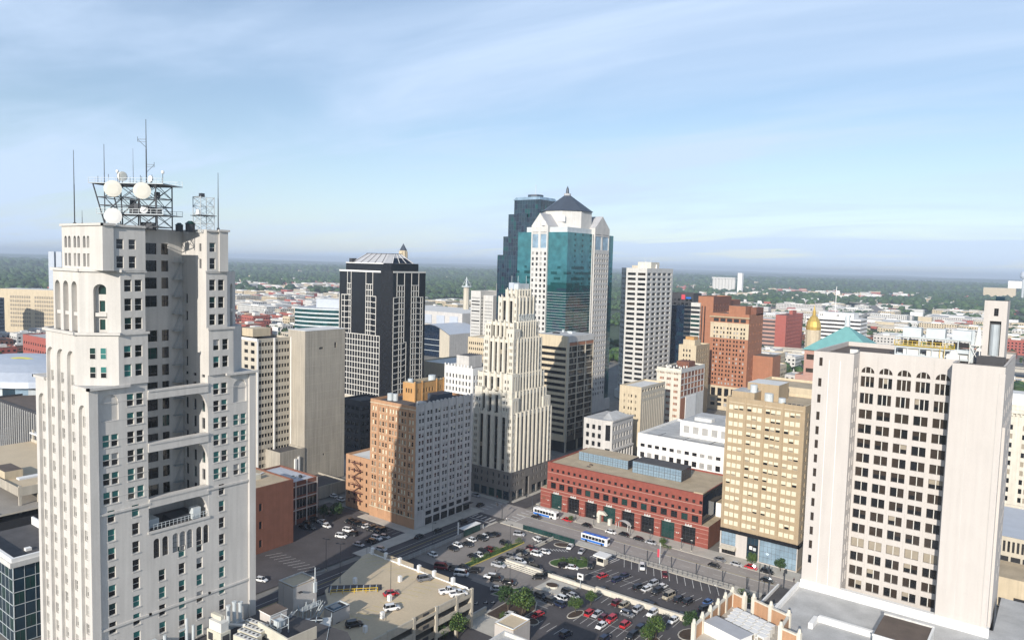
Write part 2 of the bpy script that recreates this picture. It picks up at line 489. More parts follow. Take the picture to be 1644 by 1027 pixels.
# ------------------------------------------------------------------ the setting: ground, streets, lots
def structure(name, mb, **k):
    return mb.build(name, kind='structure', **k)
def sheet(name, x0, y0, x1, y1, z, mat):
    mb = MB(); mb.poly([(x0, y0, z), (x1, y0, z), (x1, y1, z), (x0, y1, z)], mat)
    return structure(name, mb)
def gnoise(x, y, s, seed=0):
    """smooth value noise in [0, 1] for arrays"""
    x = np.asarray(x, float) / s + 31.7 * seed; y = np.asarray(y, float) / s - 17.3 * seed
    xi, yi = np.floor(x), np.floor(y); fx, fy = x - xi, y - yi
    fx, fy = fx * fx * (3 - 2 * fx), fy * fy * (3 - 2 * fy)
    def h(a, b):
        v = np.sin(a * 127.1 + b * 311.7 + seed * 7.7) * 43758.5453
        return v - np.floor(v)
    return (h(xi, yi) * (1 - fx) + h(xi + 1, yi) * fx) * (1 - fy) + (h(xi, yi + 1) * (1 - fx) + h(xi + 1, yi + 1) * fx) * fy

sheet('ground', -27000, -9000, 12000, 27000, -0.9, 'ground_far')
# low wooded ridges that close the view, one strip mesh per ridge
def ridge(r0, width, hmax, seed, a0, a1, n=220, rows=7):
    mb = MB(); V = []
    for j in range(rows):
        t = j / (rows - 1)
        for i in range(n):
            a = a0 + (a1 - a0) * i / (n - 1)
            r = r0 + width * t + 500 * (float(gnoise(a * 900, 3 * seed, 90, seed)) - 0.5)
            prof = math.sin(math.pi * min(t * 1.25, 1.0) * 0.5) if t < 0.8 else 1.0 - (t - 0.8) * 2
            h = hmax * prof * (0.55 + 0.45 * float(gnoise(a * 1000, seed, 60, seed)) + 0.12 * float(gnoise(a * 4000, t * 300, 60, seed + 3)))
            V.append((-math.sin(a) * r, math.cos(a) * r, h - 1.5))
    mb.v = V
    for j in range(rows - 1):
        for i in range(n - 1):
            k = j * n + i
            mb.f.append((k + 1, k, k + n, k + n + 1)); mb.m.append(0)
    mb.mats = ['far_leaf']
    return structure('hills', mb, smooth=True)
ridge(7000, 1500, 40, 1, R(-12), R(86))
ridge(10500, 2500, 72, 2, R(-14), R(88))
ridge(15500, 4000, 88, 3, R(-16), R(90))

sheet('city_ground', -760, -80, 230, 760, -0.30, 'city_ground')
# streets: the avenue runs along X between the lots and the red building, the cross street along Y
sheet('avenue', -720, 226.4, 260, 242.2, 0.004, 'road_concrete')
sheet('cross_street', -185.4, -60, -173.9, 226.4, 0.004, 'asphalt')
sheet('cross_street', -184.2, 242.2, -174.6, 700, 0.004, 'asphalt')
sheet('far_avenue', -600, 366, 200, 380, 0.004, 'asphalt_old')
sheet('far_cross_street', -62, 242.2, -50, 620, 0.004, 'asphalt_old')
sheet('shaded_lot', -240, 120, -188.8, 194.6, -0.02, 'asphalt')
sheet('fenced_lot', -173.2, 176, -146.6, 221.6, -0.02, 'asphalt_old')
sheet('lower_lot', -146.6, 175, -117.5, 193.4, -0.02, 'asphalt_old')
sheet('lower_lot', -126, 140, -117.5, 175, -0.02, 'asphalt')
sheet('lower_lot', -117.5, 140, -71, 193.4, -0.02, 'asphalt')
sheet('lot_drive', -173.2, 140, -126, 176, -0.03, 'asphalt')
sheet('upper_lot', -146.0, 195.0, -71, 222.2, -0.02, 'asphalt')
sheet('courthouse_yard', -172, 283, -100, 366, -0.02, 'city_ground')

def pavement(x0, y0, x1, y1, z=0.14, mat='pavement_concrete'):
    mb = MB(); mb.box(x0, y0, -0.2, x1, y1, z, 'kerb_concrete', mat)
    return structure('pavement', mb)
pv = pavement(-171.6, 242.2, -62.5, 249.9)                       # in front of the red building
near_pv = pavement(-171.8, 222.2, -72, 226.4)                     # beside the upper lot
pavement(-191.2, 165, -185.4, 228.6); pavement(-218, 190.4, -191.2, 194.7)
pavement(-206, 242.2, -184.2, 244.9); pavement(-184.3, 244.9, -182.4, 292)
pavement(-173.9, 160, -172.9, 222.2); pavement(-174.6, 249.9, -171.7, 300)
pavement(-216, 222.3 + 4.9, -191.2, 228.6)
# paving slabs one can tell apart on the two kerbside walks
def slab_mesh(w, d):
    mb = MB(); mb.box(0, 0, 0, w, d, 0.035, 'pavement_concrete'); return mb.data('paving_slab')
sm1, sm2 = slab_mesh(1.96, 2.0), slab_mesh(2.56, 3.7)
for i in range(38):
    put('paving_slab', sm1, near_pv, (-147 + i * 2.0, 222.35 + 0.02, 0.141 + 0.004 * (i % 3)))
    put('paving_slab', sm1, near_pv, (-147 + i * 2.0, 224.36 + 0.02, 0.141 + 0.004 * ((i + 1) % 3)))
for i in range(27):
    put('paving_slab', sm2, pv, (-171.4 + i * 2.6, 242.4, 0.141 + 0.004 * (i % 2)))
    put('paving_slab', sm2, pv, (-171.4 + i * 2.6, 246.14, 0.141 + 0.004 * ((i + 1) % 2)))

# painted markings: sheets 4-8 mm above what they lie on
mk = MB()
def line(x0, y0, x1, y1, w=0.14, mat='line_white', z=-0.012):
    d = Vector((x1 - x0, y1 - y0, 0)); d.normalize(); n = Vector((-d.y, d.x, 0)) * (w / 2)
    mk.poly([(x0 + n.x, y0 + n.y, z), (x0 - n.x, y0 - n.y, z), (x1 - n.x, y1 - n.y, z), (x1 + n.x, y1 + n.y, z)][::-1], mat)
for i in range(14):                                   # upper lot, slanted double row
    x = -121.0 + 2.62 * i
    line(x, 202.0, x + 2.05, 211.6)
line(-120, 206.6, -86, 207.0)
for i in range(14):                                   # stalls along the railing
    x = -117.4 + 2.75 * i
    line(x, 222.0, x + 3.1, 216.2, 0.16)
for i in range(13):                                   # lower lot: along the wall, then the double row
    x = -111.4 + 2.31 * i
    line(x, 188.3, x, 193.0)
for i in range(12):
    x = -107.0 + 2.31 * i
    line(x, 173.2, x, 182.4)
line(-107, 177.8, -81, 177.8)
for i in range(7):
    line(-124.6 + 0.2 * i, 184.4 - 2.4 * i, -117.5 + 0.2 * i, 184.4 - 2.4 * i)
for i in range(6):
    line(-118.5 + 2.3 * i, 163.4, -118.3 + 2.3 * i, 168.0)
for i in range(9):                                    # hatching round the entrance and by the lot's far end
    line(-127.6 + 1.0 * i, 216.2, -126.8 + 1.0 * i, 221.2, 0.32)
    line(-145.0 + 0.9 * i, 211.5 + 0.55 * i, -143.0 + 0.9 * i, 210.6 + 0.55 * i, 0.28)
for i in range(10):
    line(-82.6 + 0.75 * i, 203.4 + 0.25 * i, -81.2 + 0.75 * i, 206.2 + 0.2 * i, 0.26)
    line(-79.6 + 0.55 * i, 217.2 + 0.2 * i, -78.8 + 0.45 * i, 220.8 - 0.1 * i, 0.22)
for i in range(16):                                   # shaded lot by the brown building
    line(-211.5 + 2.5 * i, 144.5, -209.5 + 2.5 * i, 149.8, 0.15)
for i in range(9):
    line(-206 + 2.4 * i, 186.0, -206 + 2.4 * i, 190.0, 0.12)
zr = 0.012
line(-173, 234.6, -68, 234.9, 0.35, 'line_white', zr)
line(-173, 235.3, -68, 235.6, 0.14, 'line_yellow', zr)
for y in (230.4, 238.6):
    for i in range(20):
        line(-170 + 5.4 * i, y, -167.4 + 5.4 * i, y, 0.14, 'line_white', zr)
for x in (-181.8, -179.6, -177.4):
    line(x, 120, x, 218, 0.14, 'line_yellow' if x == -179.6 else 'line_white', zr)
for x in (-184.6, -182.4, -180.2, -178.0, -175.8):
    line(x, 220.5, x, 224.2, 0.5, 'line_white', zr)
line(-184.9, 219.3, -174.4, 219.3, 0.4, 'line_white', zr)
for y in (228.2, 231.2, 234.2, 237.2, 240.2):
    line(-172.8, y, -169.2, y, 0.5, 'line_white', zr); line(-188.6, y, -185.0, y, 0.45, 'line_white', zr)
line(-168.4, 227, -168.4, 234.2, 0.4, 'line_white', zr)
structure('road_marking', mk)

# planting: kerbed islands with grass, each one piece of the setting
def island(pts, fill='grass', kerb='kerb_concrete', h=0.16, name='planting_island', lift=0.12):
    mb = MB()
    mb.prism(pts, -0.15, h, kerb)
    inn = inset(pts, 0.32)
    mb.poly([(*p, h + 0.004) for p in inn], fill)
    structure(name, mb)
    return inn
def ell(cx, cy, a, b, rot=0, n=18):
    return [(cx + a * math.cos(t) * math.cos(rot) - b * math.sin(t) * math.sin(rot), cy + a * math.cos(t) * math.sin(rot) + b * math.sin(t) * math.cos(rot)) for t in [2 * math.pi * i / n for i in range(n)]]
island(ell(-129.5, 206.9, 7.4, 4.3, R(38)))
island([(-156.3, 182.5), (-153.3, 182.5), (-152.3, 205), (-152.3, 211.5), (-153.2, 212.4), (-155.6, 205)], kerb='line_yellow')
island(ell(-108.6, 177.0, 1.7, 3.4, R(-8), 14), 'mulch'); island(ell(-115.6, 165.2, 2.2, 2.0, 0, 12), 'mulch')
island([(-135.4, 171.2), (-131.6, 171.8), (-129.6, 180.6), (-131.2, 180.9), (-134.6, 175.4)])
island([(-128.5, 160), (-118.8, 160), (-118.8, 171.5), (-121.5, 176.2), (-128.5, 172)], 'mulch')
island(ell(-140.6, 219.0, 3.4, 2.2, R(25), 14), 'mulch')
island(ell(-74.2, 218.2, 3.0, 2.2, R(20), 16)); island(ell(-84.5, 177.5, 1.9, 2.6, 0, 12), 'mulch'); island(ell(-77.8, 187.6, 3.2, 4.2, R(-20), 14), 'mulch')
island([(-127.9, 183.6), (-119.4, 183.9), (-117.6, 192.4), (-127.6, 192.6)], 'pavement_concrete')
sheet('walk', -129.5, 151.5, -117.8, 163.5, 0.03, 'pavement_concrete')
# ------------------------------------------------------------------ white setback tower on the left
WT = 'white_terracotta'
oak_pick_l = choose((('blind_grey', 'glass_grey'), 5), (('blind_grey', 'blind_grey'), 4), (('glass_grey', 'glass_dark'), 2))
oak_pick_r = choose((('blind_teal', 'blind_teal'), 4), (('blind_teal', 'glass_dark'), 5), (('glass_green', 'glass_dark'), 3), (('glass_dark', 'glass_dark'), 3), (('blind_grey', 'glass_dark'), 1))
oak_pick_d = choose((('glass_dark', 'glass_dark'), 5), (('glass_grey', 'glass_dark'), 3), (('glass_green', 'glass_dark'), 2))
def setback_tower():
    root = thing('setback_tower', 'tall white stepped tower with arched bays and an aerial frame on its roof', 'tower', (-143.9, 60.8, 0))
    D = 35.1; BX = [-22.8, -18.25, -13.6, -9.05, -4.4]; BW = 3.45
    rows = [(z, z + 2.15) for z in [15.6 + 3.68 * k for k in range(19)]]
    def bay_front(mb, i, top, zlo=12.0):
        """a tall arched bay: recessed panel with two windows on every floor"""
        ops = [(0.28, 1.52, c, d) for c, d in rows if c > zlo and d < top - 2.2] + [(1.93, 3.17, c, d) for c, d in rows if c > zlo and d < top - 2.2]
        o = (BX[i], 0.62)
        facade(mb, o, FRONT, BW, zlo, top, ops, 0.42, WT)
        windows(root, o, FRONT, ops, 0.42, 'oak', oak_pick_l)
    # base tier with five bays; outer bays end in arches below the first setback
    w = MB()
    tops = [71.6, 81.4, 81.4, 81.4, 71.6]
    facade(w, (-24.1, 0), FRONT, 24.1, 0, 75.0, [(BX[i] + 24.1, BX[i] + 24.1 + BW, 12.0, min(tops[i], 75.0), 'arch' if i in (0, 4) else '-t') for i in range(5)], 0.62, WT)
    for i in range(5):
        bay_front(w, i, tops[i])
    # street side: front wing, lower court wall, rear wing
    up = [r for r in rows if 51.5 < r[0] < 72]; lo = [r for r in rows if r[0] < 49.0]
    def cols(us, rr, wd=1.25):
        return [(u, u + wd * 1.12, c - .1, d + .12) for c, d in rr for u in us]
    pier = 1.6
    facade(w, (0, 0), SIDE, pier, 0, 75.0, [], 0.3, WT)
    w.box(-0.42, pier, 0, -0.4, pier + 0.01, 75.0, WT)
    ops_f = cols((0.9, 2.5), [r for r in up if r[0] < 67], 1.15) + cols((5.5, 7.3), up, 1.2) + cols((1.6, 6.2), lo, 1.25)
    facade(w, (-0.4, pier), SIDE, 11.1 - pier, 0, 75.0, ops_f + [(0.7, 3.9, 68.4, 73.4, 'arch')], 0.35, WT, pane=lambda a, b, c, d: WT if c > 68 and d > 73 else None)
    windows(root, (-0.4, pier), SIDE, ops_f, 0.35, 'oak', oak_pick_r)
    ops_c = [(u, u + 1.25, 39.0, 43.0, 'arch') for u in (0.9, 2.7, 4.85, 6.4, 7.95, 10.0, 11.6)]
    lowc = cols((1.9,), [r for r in lo if r[0] < 35], 1.25) + cols((6.1,), [r for r in lo if r[0] < 38], 1.25) + cols((10.0,), [r for r in lo if r[0] < 38], 1.25)
    facade(w, (-0.4, 11.1), SIDE, 12.8, 0, 44.5, ops_c + lowc, 0.35, WT)
    windows(root, (-0.4, 11.1), SIDE, lowc, 0.35, 'oak', oak_pick_r)
    for u, *_ in ops_c:
        put('arched_window', window_mesh(1.25, 3.95, 'steel', (3, 4, 'glass_dark' if u < 4 or u > 9 else 'blind_grey')), root, (-0.4 - 0.28, 11.1 + u, 39.02), SIDE)
    ops_r = cols((1.2, 3.05), [r for r in up if r[0] > 50], 1.25) + cols((5.9, 7.7), [r for r in up if r[0] < 67], 1.2) + cols((2.4,), lo, 1.2)
    facade(w, (-0.4, 23.9), SIDE, D - 23.9 - pier, 0, 75.0, ops_r + [(5.9, 9.1, 68.4, 73.4, 'arch')], 0.35, WT, pane=lambda a, b, c, d: WT if c > 68 and d > 73 else None)
    windows(root, (-0.4, 23.9), SIDE, ops_r, 0.35, 'oak', oak_pick_r)
    facade(w, (0, D - pier), SIDE, pier, 0, 75.0, [], 0.3, WT)
    w.poly([(-0.4, D - pier, 0), (0, D - pier, 0), (0, D - pier, 75), (-0.4, D - pier, 75)], WT)
    w.poly([(0, pier, 0), (-0.4, pier, 0), (-0.4, pier, 75), (0, pier, 75)], WT)
    for o, a, ln in (((0, D), math.pi, 24.1), ((-24.1, D), 1.5 * math.pi, D)):
        facade(w, o, a, ln, 0, 75.0, grid(even(int(ln / 4.6), 1.3, 1.6, 4.6), rows[:16]), 0.3, WT, pane=oak_pane)
    # tops of the first setback and the floor of the light court
    for q in (rect(-24.1, 0, -18.6, 11.1), rect(-5.5, 0, 0, 11.1), rect(-18.6, 0.63, -5.5, 11.1), rect(-24.1, 11.1, -10.4, 23.9), rect(-24.1, 23.9, 0, D)):
        w.poly([(*p_, 75.0) for p_ in q], 'grey_roof')
    wall = w.build('wall', root)
    court = MB()
    crow = [r for r in rows if r[0] > 45.5]
    zt = 105.3
    crow2 = crow + [(z, z + 2.1) for z in (85.6 + 3.6, 93.0, 96.6, 100.2)]
    oc = cols((1.2,), crow2, 2.4) + cols((4.5,), crow2, 2.4) + cols((8.2,), crow2, 1.35)
    facade(court, (-10.4, 11.1), SIDE, 12.8, 44.5, zt, oc, 0.3, WT)
    f2 = cols((1.0, 4.2, 7.6), crow, 1.1)
    facade(court, (-10.4, 23.9), FRONT, 10.0, 44.5, 75, f2, 0.3, WT)
    facade(court, (-0.4, 11.1), math.pi, 10.0, 44.5, 75, f2, 0.3, WT)
    court.poly([(-10.4, 11.1, 44.5), (-0.4, 11.1, 44.5), (-0.4, 23.9, 44.5), (-10.4, 23.9, 44.5)], 'dark_roof')
    court.build('court_wall', root)
    cw = MB(); pk = choose(('glass_dark', 6), ('glass_grey', 2), ('glass_green', 1))
    pane_strip(cw, (-10.4, 11.1), SIDE, oc, 0.3, pk, (2, 2)); pane_strip(cw, (-10.4, 23.9), FRONT, f2, 0.3, pk, (2, 2)); pane_strip(cw, (-0.4, 11.1), math.pi, f2, 0.3, pk, (2, 2))
    cw.build('court_window', root, kind='stuff')
    # second tier: corners cut back
    def octo(x0, y0, x1, y1, c):
        return [(x0 + c, y0), (x1 - c, y0), (x1, y0 + c), (x1, y1 - c), (x1 - c, y1), (x0 + c, y1), (x0, y1 - c), (x0, y0 + c)]
    def tier(name, x0, y0, x1, y1, c, z0, z1, front_ops, cham_ops, side_ops, rside_ops, dep, with_front=True):
        m = MB(); Lf = x1 - x0 - 2 * c
        if with_front:
            facade(m, (x0 + c, y0), FRONT, Lf, z0, z1, front_ops, dep, WT)
        dg = c * math.sqrt(2)
        facade(m, (x1 - c, y0), math.pi / 4, dg, z0, z1, cham_ops, dep, WT)
        facade(m, (x0, y0 + c), -math.pi / 4, dg, z0, z1, cham_ops, dep, WT)
        facade(m, (x1, y1 - c), 0.75 * math.pi, dg, z0, z1, cham_ops, dep, WT)
        facade(m, (x0 + c, y1), 1.25 * math.pi, dg, z0, z1, cham_ops, dep, WT)
        facade(m, (x1, y0 + c), SIDE, 11.1 - y0 - c, z0, z1, side_ops, 0.3, WT)
        facade(m, (x1, 23.9), SIDE, y1 - c - 23.9, z0, z1, rside_ops, 0.3, WT)
        facade(m, (-10.4, 23.9), FRONT, x1 + 10.4, z0, z1, [(1.2, 2.2, a, b) for a, b in ((z0 + 1.2, z0 + 3.2), (z0 + 4.9, z0 + 6.9))], 0.3, WT, pane=lambda *a: 'glass_dark')
        facade(m, (x1, 11.1), math.pi, x1 + 10.4, z0, z1, [], 0.3, WT)
        facade(m, (x1 - c, y1), math.pi, Lf, z0, z1, [], 0.3, WT)
        facade(m, (x0, y1 - c), 1.5 * math.pi, y1 - y0 - 2 * c, z0, z1, [], 0.3, WT)
        pts = octo(x0, y0, x1, y1, c)
        # roof of the tier with the court left open
        m.poly([(*p, z1) for p in (pts[7], pts[0], pts[1], pts[2], (x1, 11.1), (x0, 11.1))], 'grey_roof')
        m.poly([(*p, z1) for p in ((x0, 11.1), (-10.4, 11.1), (-10.4, 23.9), (x0, 23.9))], 'grey_roof')
        m.poly([(*p, z1) for p in ((x0, 23.9), (x1, 23.9), pts[3], pts[4], pts[5], pts[6])], 'grey_roof')
        m.build('wall', root)
    c2 = 5.5
    t2f = [(BX[i] + 24.1 - c2, BX[i] + 24.1 - c2 + BW, 75.0, 81.4, 'arch-b') for i in (1, 2, 3)]
    t2s = cols((1.0, 3.1), [(76.6, 78.8), (80.3, 82.4)], 1.25)
    cham2 = [(3.0, 4.1, 76.4, 79.2, 'arch'), (5.0, 6.1, 76.4, 79.2, 'arch')]
    tier('t2', -24.1, 0, 0, D, c2, 75.0, 84.9, t2f, [], t2s, t2s, 0.62)
    # windows of the slanted corner below its arch, floor by floor
    for z in (76.4, 80.0):
        for u in (2.6, 4.5):
            me = window_mesh(1.1, 2.2, 'oak', oak_pick_r())
            put('window', me, root, (-c2 + u * 0.7071 + 0.02, u * 0.7071 - 0.02, z), math.pi / 4)
    windows(root, (0, c2), SIDE, t2s, 0.3, 'oak', oak_pick_r); windows(root, (0, 23.9), SIDE, t2s, 0.3, 'oak', oak_pick_r)
    # third tier with deep arched loggias
    x0, y0, x1, y1, c3 = -22.9, 1.2, -0.9, D - 1.2, 5.2
    Lf = x1 - x0 - 2 * c3
    t3f = [(0.75 + i * 3.75, 0.75 + i * 3.75 + 2.4, 84.9, 94.6, 'arch') for i in range(3)]
    t3c = [(2.5, 4.9, 84.9, 94.2, 'arch')]
    t3s = cols((0.7, 2.7), [(85.6, 87.7), (89.2, 91.4), (92.9, 95.0)], 1.25)
    tier('t3', x0, y0, x1, y1, c3, 84.9, 96.8, t3f, t3c, t3s, t3s, 1.0)
    windows(root, (x1, y0 + c3), SIDE, t3s, 0.3, 'oak', oak_pick_d); windows(root, (x1, 23.9), SIDE, t3s, 0.3, 'oak', oak_pick_d)
    lg = MB()
    for o, a, ops in (((x0 + c3, y0 + 1.0), FRONT, t3f), ((x1 - c3 - 0.707, y0 + 0.707), math.pi / 4, t3c), ((x1 - 1.0, y1 - c3), 0.75 * math.pi, t3c)):
        for op in ops:
            (ux, uy), (nx, ny) = uv(a)
            sub = [(0.7, 1.7, 85.4, 87.4), (0.7, 1.7, 88.9, 91.0), (0.5, 1.9, 92.2, 94.0, 'arch')]
            facade(lg, (o[0] + ux * op[0], o[1] + uy * op[0]), a, op[1] - op[0], op[2], op[3], sub, 0.25, WT, pane=lambda *q: 'glass_green')
            m = Matrix.Translation((o[0] + ux * op[0], o[1] + uy * op[0], 0)) @ Matrix.Rotation(a, 4, 'Z')
            lg.T = m; lg.box(0.2, -0.75, 88.0, op[1] - op[0] - 0.2, 0, 88.7, WT, bottom=True); lg.T = None
    lg.build('loggia', root)
    # top tier: plain block with small arched windows under the parapet
    tx0, ty0, tx1, ty1 = -17.9, 3.0, -0.3, 28.6
    m = MB()
    f4 = []
    for u in (1.2, 5.3, 9.4):
        f4 += [(u, u + 1.15, 101.0, 103.3, 'arch'), (u + 1.65, u + 2.8, 101.0, 103.3, 'arch'), (u, u + 1.1, 97.4, 99.9), (u + 1.65, u + 2.75, 97.4, 99.9)]
    facade(m, (tx0, ty0), FRONT, tx1 - tx0, 96.8, 105.5, f4, 0.4, WT, pane=oak_pane)
    p4 = cols((0.6, 2.9), [(97.4, 99.5), (101.0, 102.7)], 1.2)
    facade(m, (tx1, ty0), SIDE, 2.0, 96.8, 105.5, [], 0.3, WT)
    facade(m, (tx1 - 0.3, ty0 + 2.0), SIDE, 11.1 - ty0 - 2.0, 96.8, 105.5, p4, 0.3, WT)
    facade(m, (tx1 - 0.3, 23.9), SIDE, ty1 - 25.9, 96.8, 105.5, p4, 0.3, WT)
    facade(m, (tx1, ty1 - 2), SIDE, 2.0, 96.8, 105.5, [], 0.3, WT)
    facade(m, (-10.4, 23.9), FRONT, tx1 - 0.3 + 10.4, 96.8, 105.5, [(6.9, 7.7, 97.4, 99.4), (6.9, 7.7, 101.0, 102.6)], 0.3, WT, pane=lambda *q: 'glass_dark')
    facade(m, (tx1 - 0.3, 11.1), math.pi, tx1 - 0.3 + 10.4, 96.8, 105.5, [], 0.3, WT)
    facade(m, (tx1, ty1), math.pi, tx1 - tx0, 96.8, 105.5, [], 0.3, WT)
    facade(m, (tx0, ty1), 1.5 * math.pi, ty1 - ty0, 96.8, 105.5, [], 0.3, WT)
    for q in (((tx1, ty0 + 2), (tx1 - 0.3, ty0 + 2)), ((tx1 - 0.3, ty1 - 2), (tx1, ty1 - 2))):
        m.poly([(*q[0], 96.8), (*q[1], 96.8), (*q[1], 105.5), (*q[0], 105.5)], WT)
    m.poly([(tx0, ty0, 105.0), (tx1, ty0, 105.0), (tx1, 11.1, 105.0), (tx0, 11.1, 105.0)], 'dark_roof')
    m.poly([(tx0, 11.1, 105.0), (-10.4, 11.1, 105.0), (-10.4, 23.9, 105.0), (tx0, 23.9, 105.0)], 'dark_roof')
    m.poly([(tx0, 23.9, 105.0), (tx1, 23.9, 105.0), (tx1, ty1, 105.0), (tx0, ty1, 105.0)], 'dark_roof')
    m.build('wall', root)
    windows(root, (tx1 - 0.3, ty0 + 2.0), SIDE, p4, 0.3, 'oak', oak_pick_d); windows(root, (tx1 - 0.3, 23.9), SIDE, p4, 0.3, 'oak', oak_pick_d)
    # cornices, string courses, court beams with brackets, balustrade
    def band(x, y, ln, ang, z, h, pr):
        c = MB(); c.T = Matrix.Translation((x, y, 0)) @ Matrix.Rotation(ang, 4, 'Z')
        c.box(-pr, -pr, z, ln + pr, 0.05, z + h, WT, bottom=True); c.build('cornice' if h > .4 else 'string_course', root)
    for z, h, pr in ((74.6, 0.5, 0.45),):
        band(-24.1, 0, 4.9, FRONT, z, h, pr); band(-5.4, 0, 5.4, FRONT, z, h, pr); band(0, 0, 7.0, SIDE, z, h, pr); band(0, 28.2, 6.9, SIDE, z, h, pr); band(-24.1, D, D, 1.5 * math.pi, z, h, pr)
    for z, h, pr, x0, y0, x1, y1, cc in ((84.6, 0.5, 0.45, -24.1, 0, 0, D, c2), (96.5, 0.5, 0.4, -22.9, 1.2, -0.9, D - 1.2, c3)):
        band(x0 + cc, y0, x1 - x0 - 2 * cc, FRONT, z, h, pr); band(x1 - cc, y0, cc * 1.414, math.pi / 4, z, h - 0.02, pr); band(x0, y0 + cc, cc * 1.414, -math.pi / 4, z, h - 0.02, pr)
        band(x1, y0 + cc, 11.1 - y0 - cc, SIDE, z, h - 0.01, pr * 0.6); band(x1, 23.9, y1 - cc - 23.9, SIDE, z, h - 0.01, pr * 0.6)
    band(tx0, ty0, tx1 - tx0, FRONT, 105.2, 0.45, 0.3); band(tx1, ty0, 2.0, SIDE, 105.2, 0.44, 0.3); band(tx1, ty1 - 2, 2.0, SIDE, 105.2, 0.44, 0.3)
    for a, b in ((ty0 + 2, 11.1), (23.9, ty1 - 2)):
        band(tx1 - 0.3, a, b - a, SIDE, 105.1, 0.3, 0.08)
    band(-10.4, 11.1, 12.8, SIDE, 105.0, 0.4, 0.08)
    for z in (50.3, 27.6):
        band(-0.4, pier, 11.1 - pier, SIDE, z, 0.42, 0.28); band(-0.4, 23.9, D - 23.9 - pier, SIDE, z, 0.42, 0.28)
    band(-0.4, 11.1, 12.8, SIDE, 27.6, 0.42, 0.28)
    for z in (54.0, 57.7, 61.4, 65.1, 68.8, 72.4):
        band(-0.4, pier, 11.1 - pier, SIDE, z - 0.55, 0.10, 0.05); band(-0.4, 23.9, D - 23.9 - pier, SIDE, z - 0.55, 0.10, 0.05)
    band(-0.4, 11.1, 12.8, SIDE, 44.3, 0.5, 0.25)
    for z in (71.5, 60.9, 49.6):
        b = MB(); b.box(-1.5, 11.12, z, -0.2, 23.88, z + 1.5, WT, bottom=True); b.box(-1.65, 11.13, z + 1.5, -0.05, 23.87, z + 1.85, WT, bottom=True)
        bm_ = b.build('court_beam', root)
        k = MB()
        for i in range(6):
            t0, t1 = i / 6, (i + 1) / 6
            f = lambda t: (23.88 - 2.6 * (1 - math.sin(t * math.pi / 2)), z - 0.02 - 4.6 * (1 - math.cos(t * math.pi / 2)))
            p, q = f(t0), f(t1)
            k.poly([(-0.45, p[0], p[1]), (-0.45, q[0], q[1]), (-0.45, 23.89, q[1]), (-0.45, 23.89, p[1])], WT)
            k.poly([(-1.1, p[0], p[1]), (-1.1, q[0], q[1]), (-0.45, q[0], q[1]), (-0.45, p[0], p[1])], WT)
        k.build('bracket', root)
    rb = MB()
    for i in range(16):
        rb.tube((-0.7, 11.4 + i * 0.82, 44.8), (-0.7, 11.4 + i * 0.82, 45.9), 0.05, 'galvanised', 4)
    rb.tube((-0.7, 11.2, 45.9), (-0.7, 23.8, 45.9), 0.06, 'galvanised', 4); rb.tube((-0.7, 11.2, 45.4), (-0.7, 23.8, 45.4), 0.04, 'galvanised', 4)
    rb.box(-6.5, 12.2, 44.52, -3.0, 14.5, 46.2, 'galvanised'); rb.box(-6.0, 16.8, 44.52, -2.2, 20.8, 45.6, 'dark_steel'); rb.box(-3.0, 20.9, 44.52, -1.2, 22.6, 46.9, 'galvanised')
    rb.build('roof_rail', root)
    # fire escape in the inner corner of the court
    fe = MB()
    for k in range(15):
        z = 47.0 + 3.68 * k
        fe.box(-10.2, 21.4, z, -8.9, 23.5, z + 0.08, 'steel', bottom=True)
        for y in (21.4, 22.4, 23.45):
            fe.tube((-8.92, y, z), (-8.92, y, z + 1.1), 0.035, 'steel', 4)
        fe.tube((-8.92, 21.4, z + 1.1), (-8.92, 23.45, z + 1.1), 0.035, 'steel', 4); fe.tube((-8.92, 21.4, z + 0.6), (-8.92, 23.45, z + 0.6), 0.03, 'steel', 4)
        if k < 14:
            fe.tube((-10.0, 21.6, z), (-10.0, 23.3, z + 3.68), 0.05, 'steel', 4); fe.tube((-9.5, 21.6, z), (-9.5, 23.3, z + 3.68), 0.05, 'steel', 4)
    fe.build('fire_escape', root)
    # window sills and heads that cast the small slanting shadows
    s = MB()
    for o, ops in (((-0.4, pier), ops_f), ((-0.4, 11.1), lowc), ((-0.4, 23.9), ops_r)):
        for a, b, cc, d in [q[:4] for q in ops]:
            s.box(o[0] - 0.02, o[1] + a - 0.12, cc - 0.16, o[0] + 0.12, o[1] + b + 0.12, cc - 0.02, WT, bottom=True)
    s.build('sill', root, kind='stuff')
    return root
def oak_pane(a, b, c, d):
    return ('blind_grey', 'glass_grey', 'glass_dark')[int(rng.integers(0, 3))]
OAK = setback_tower()

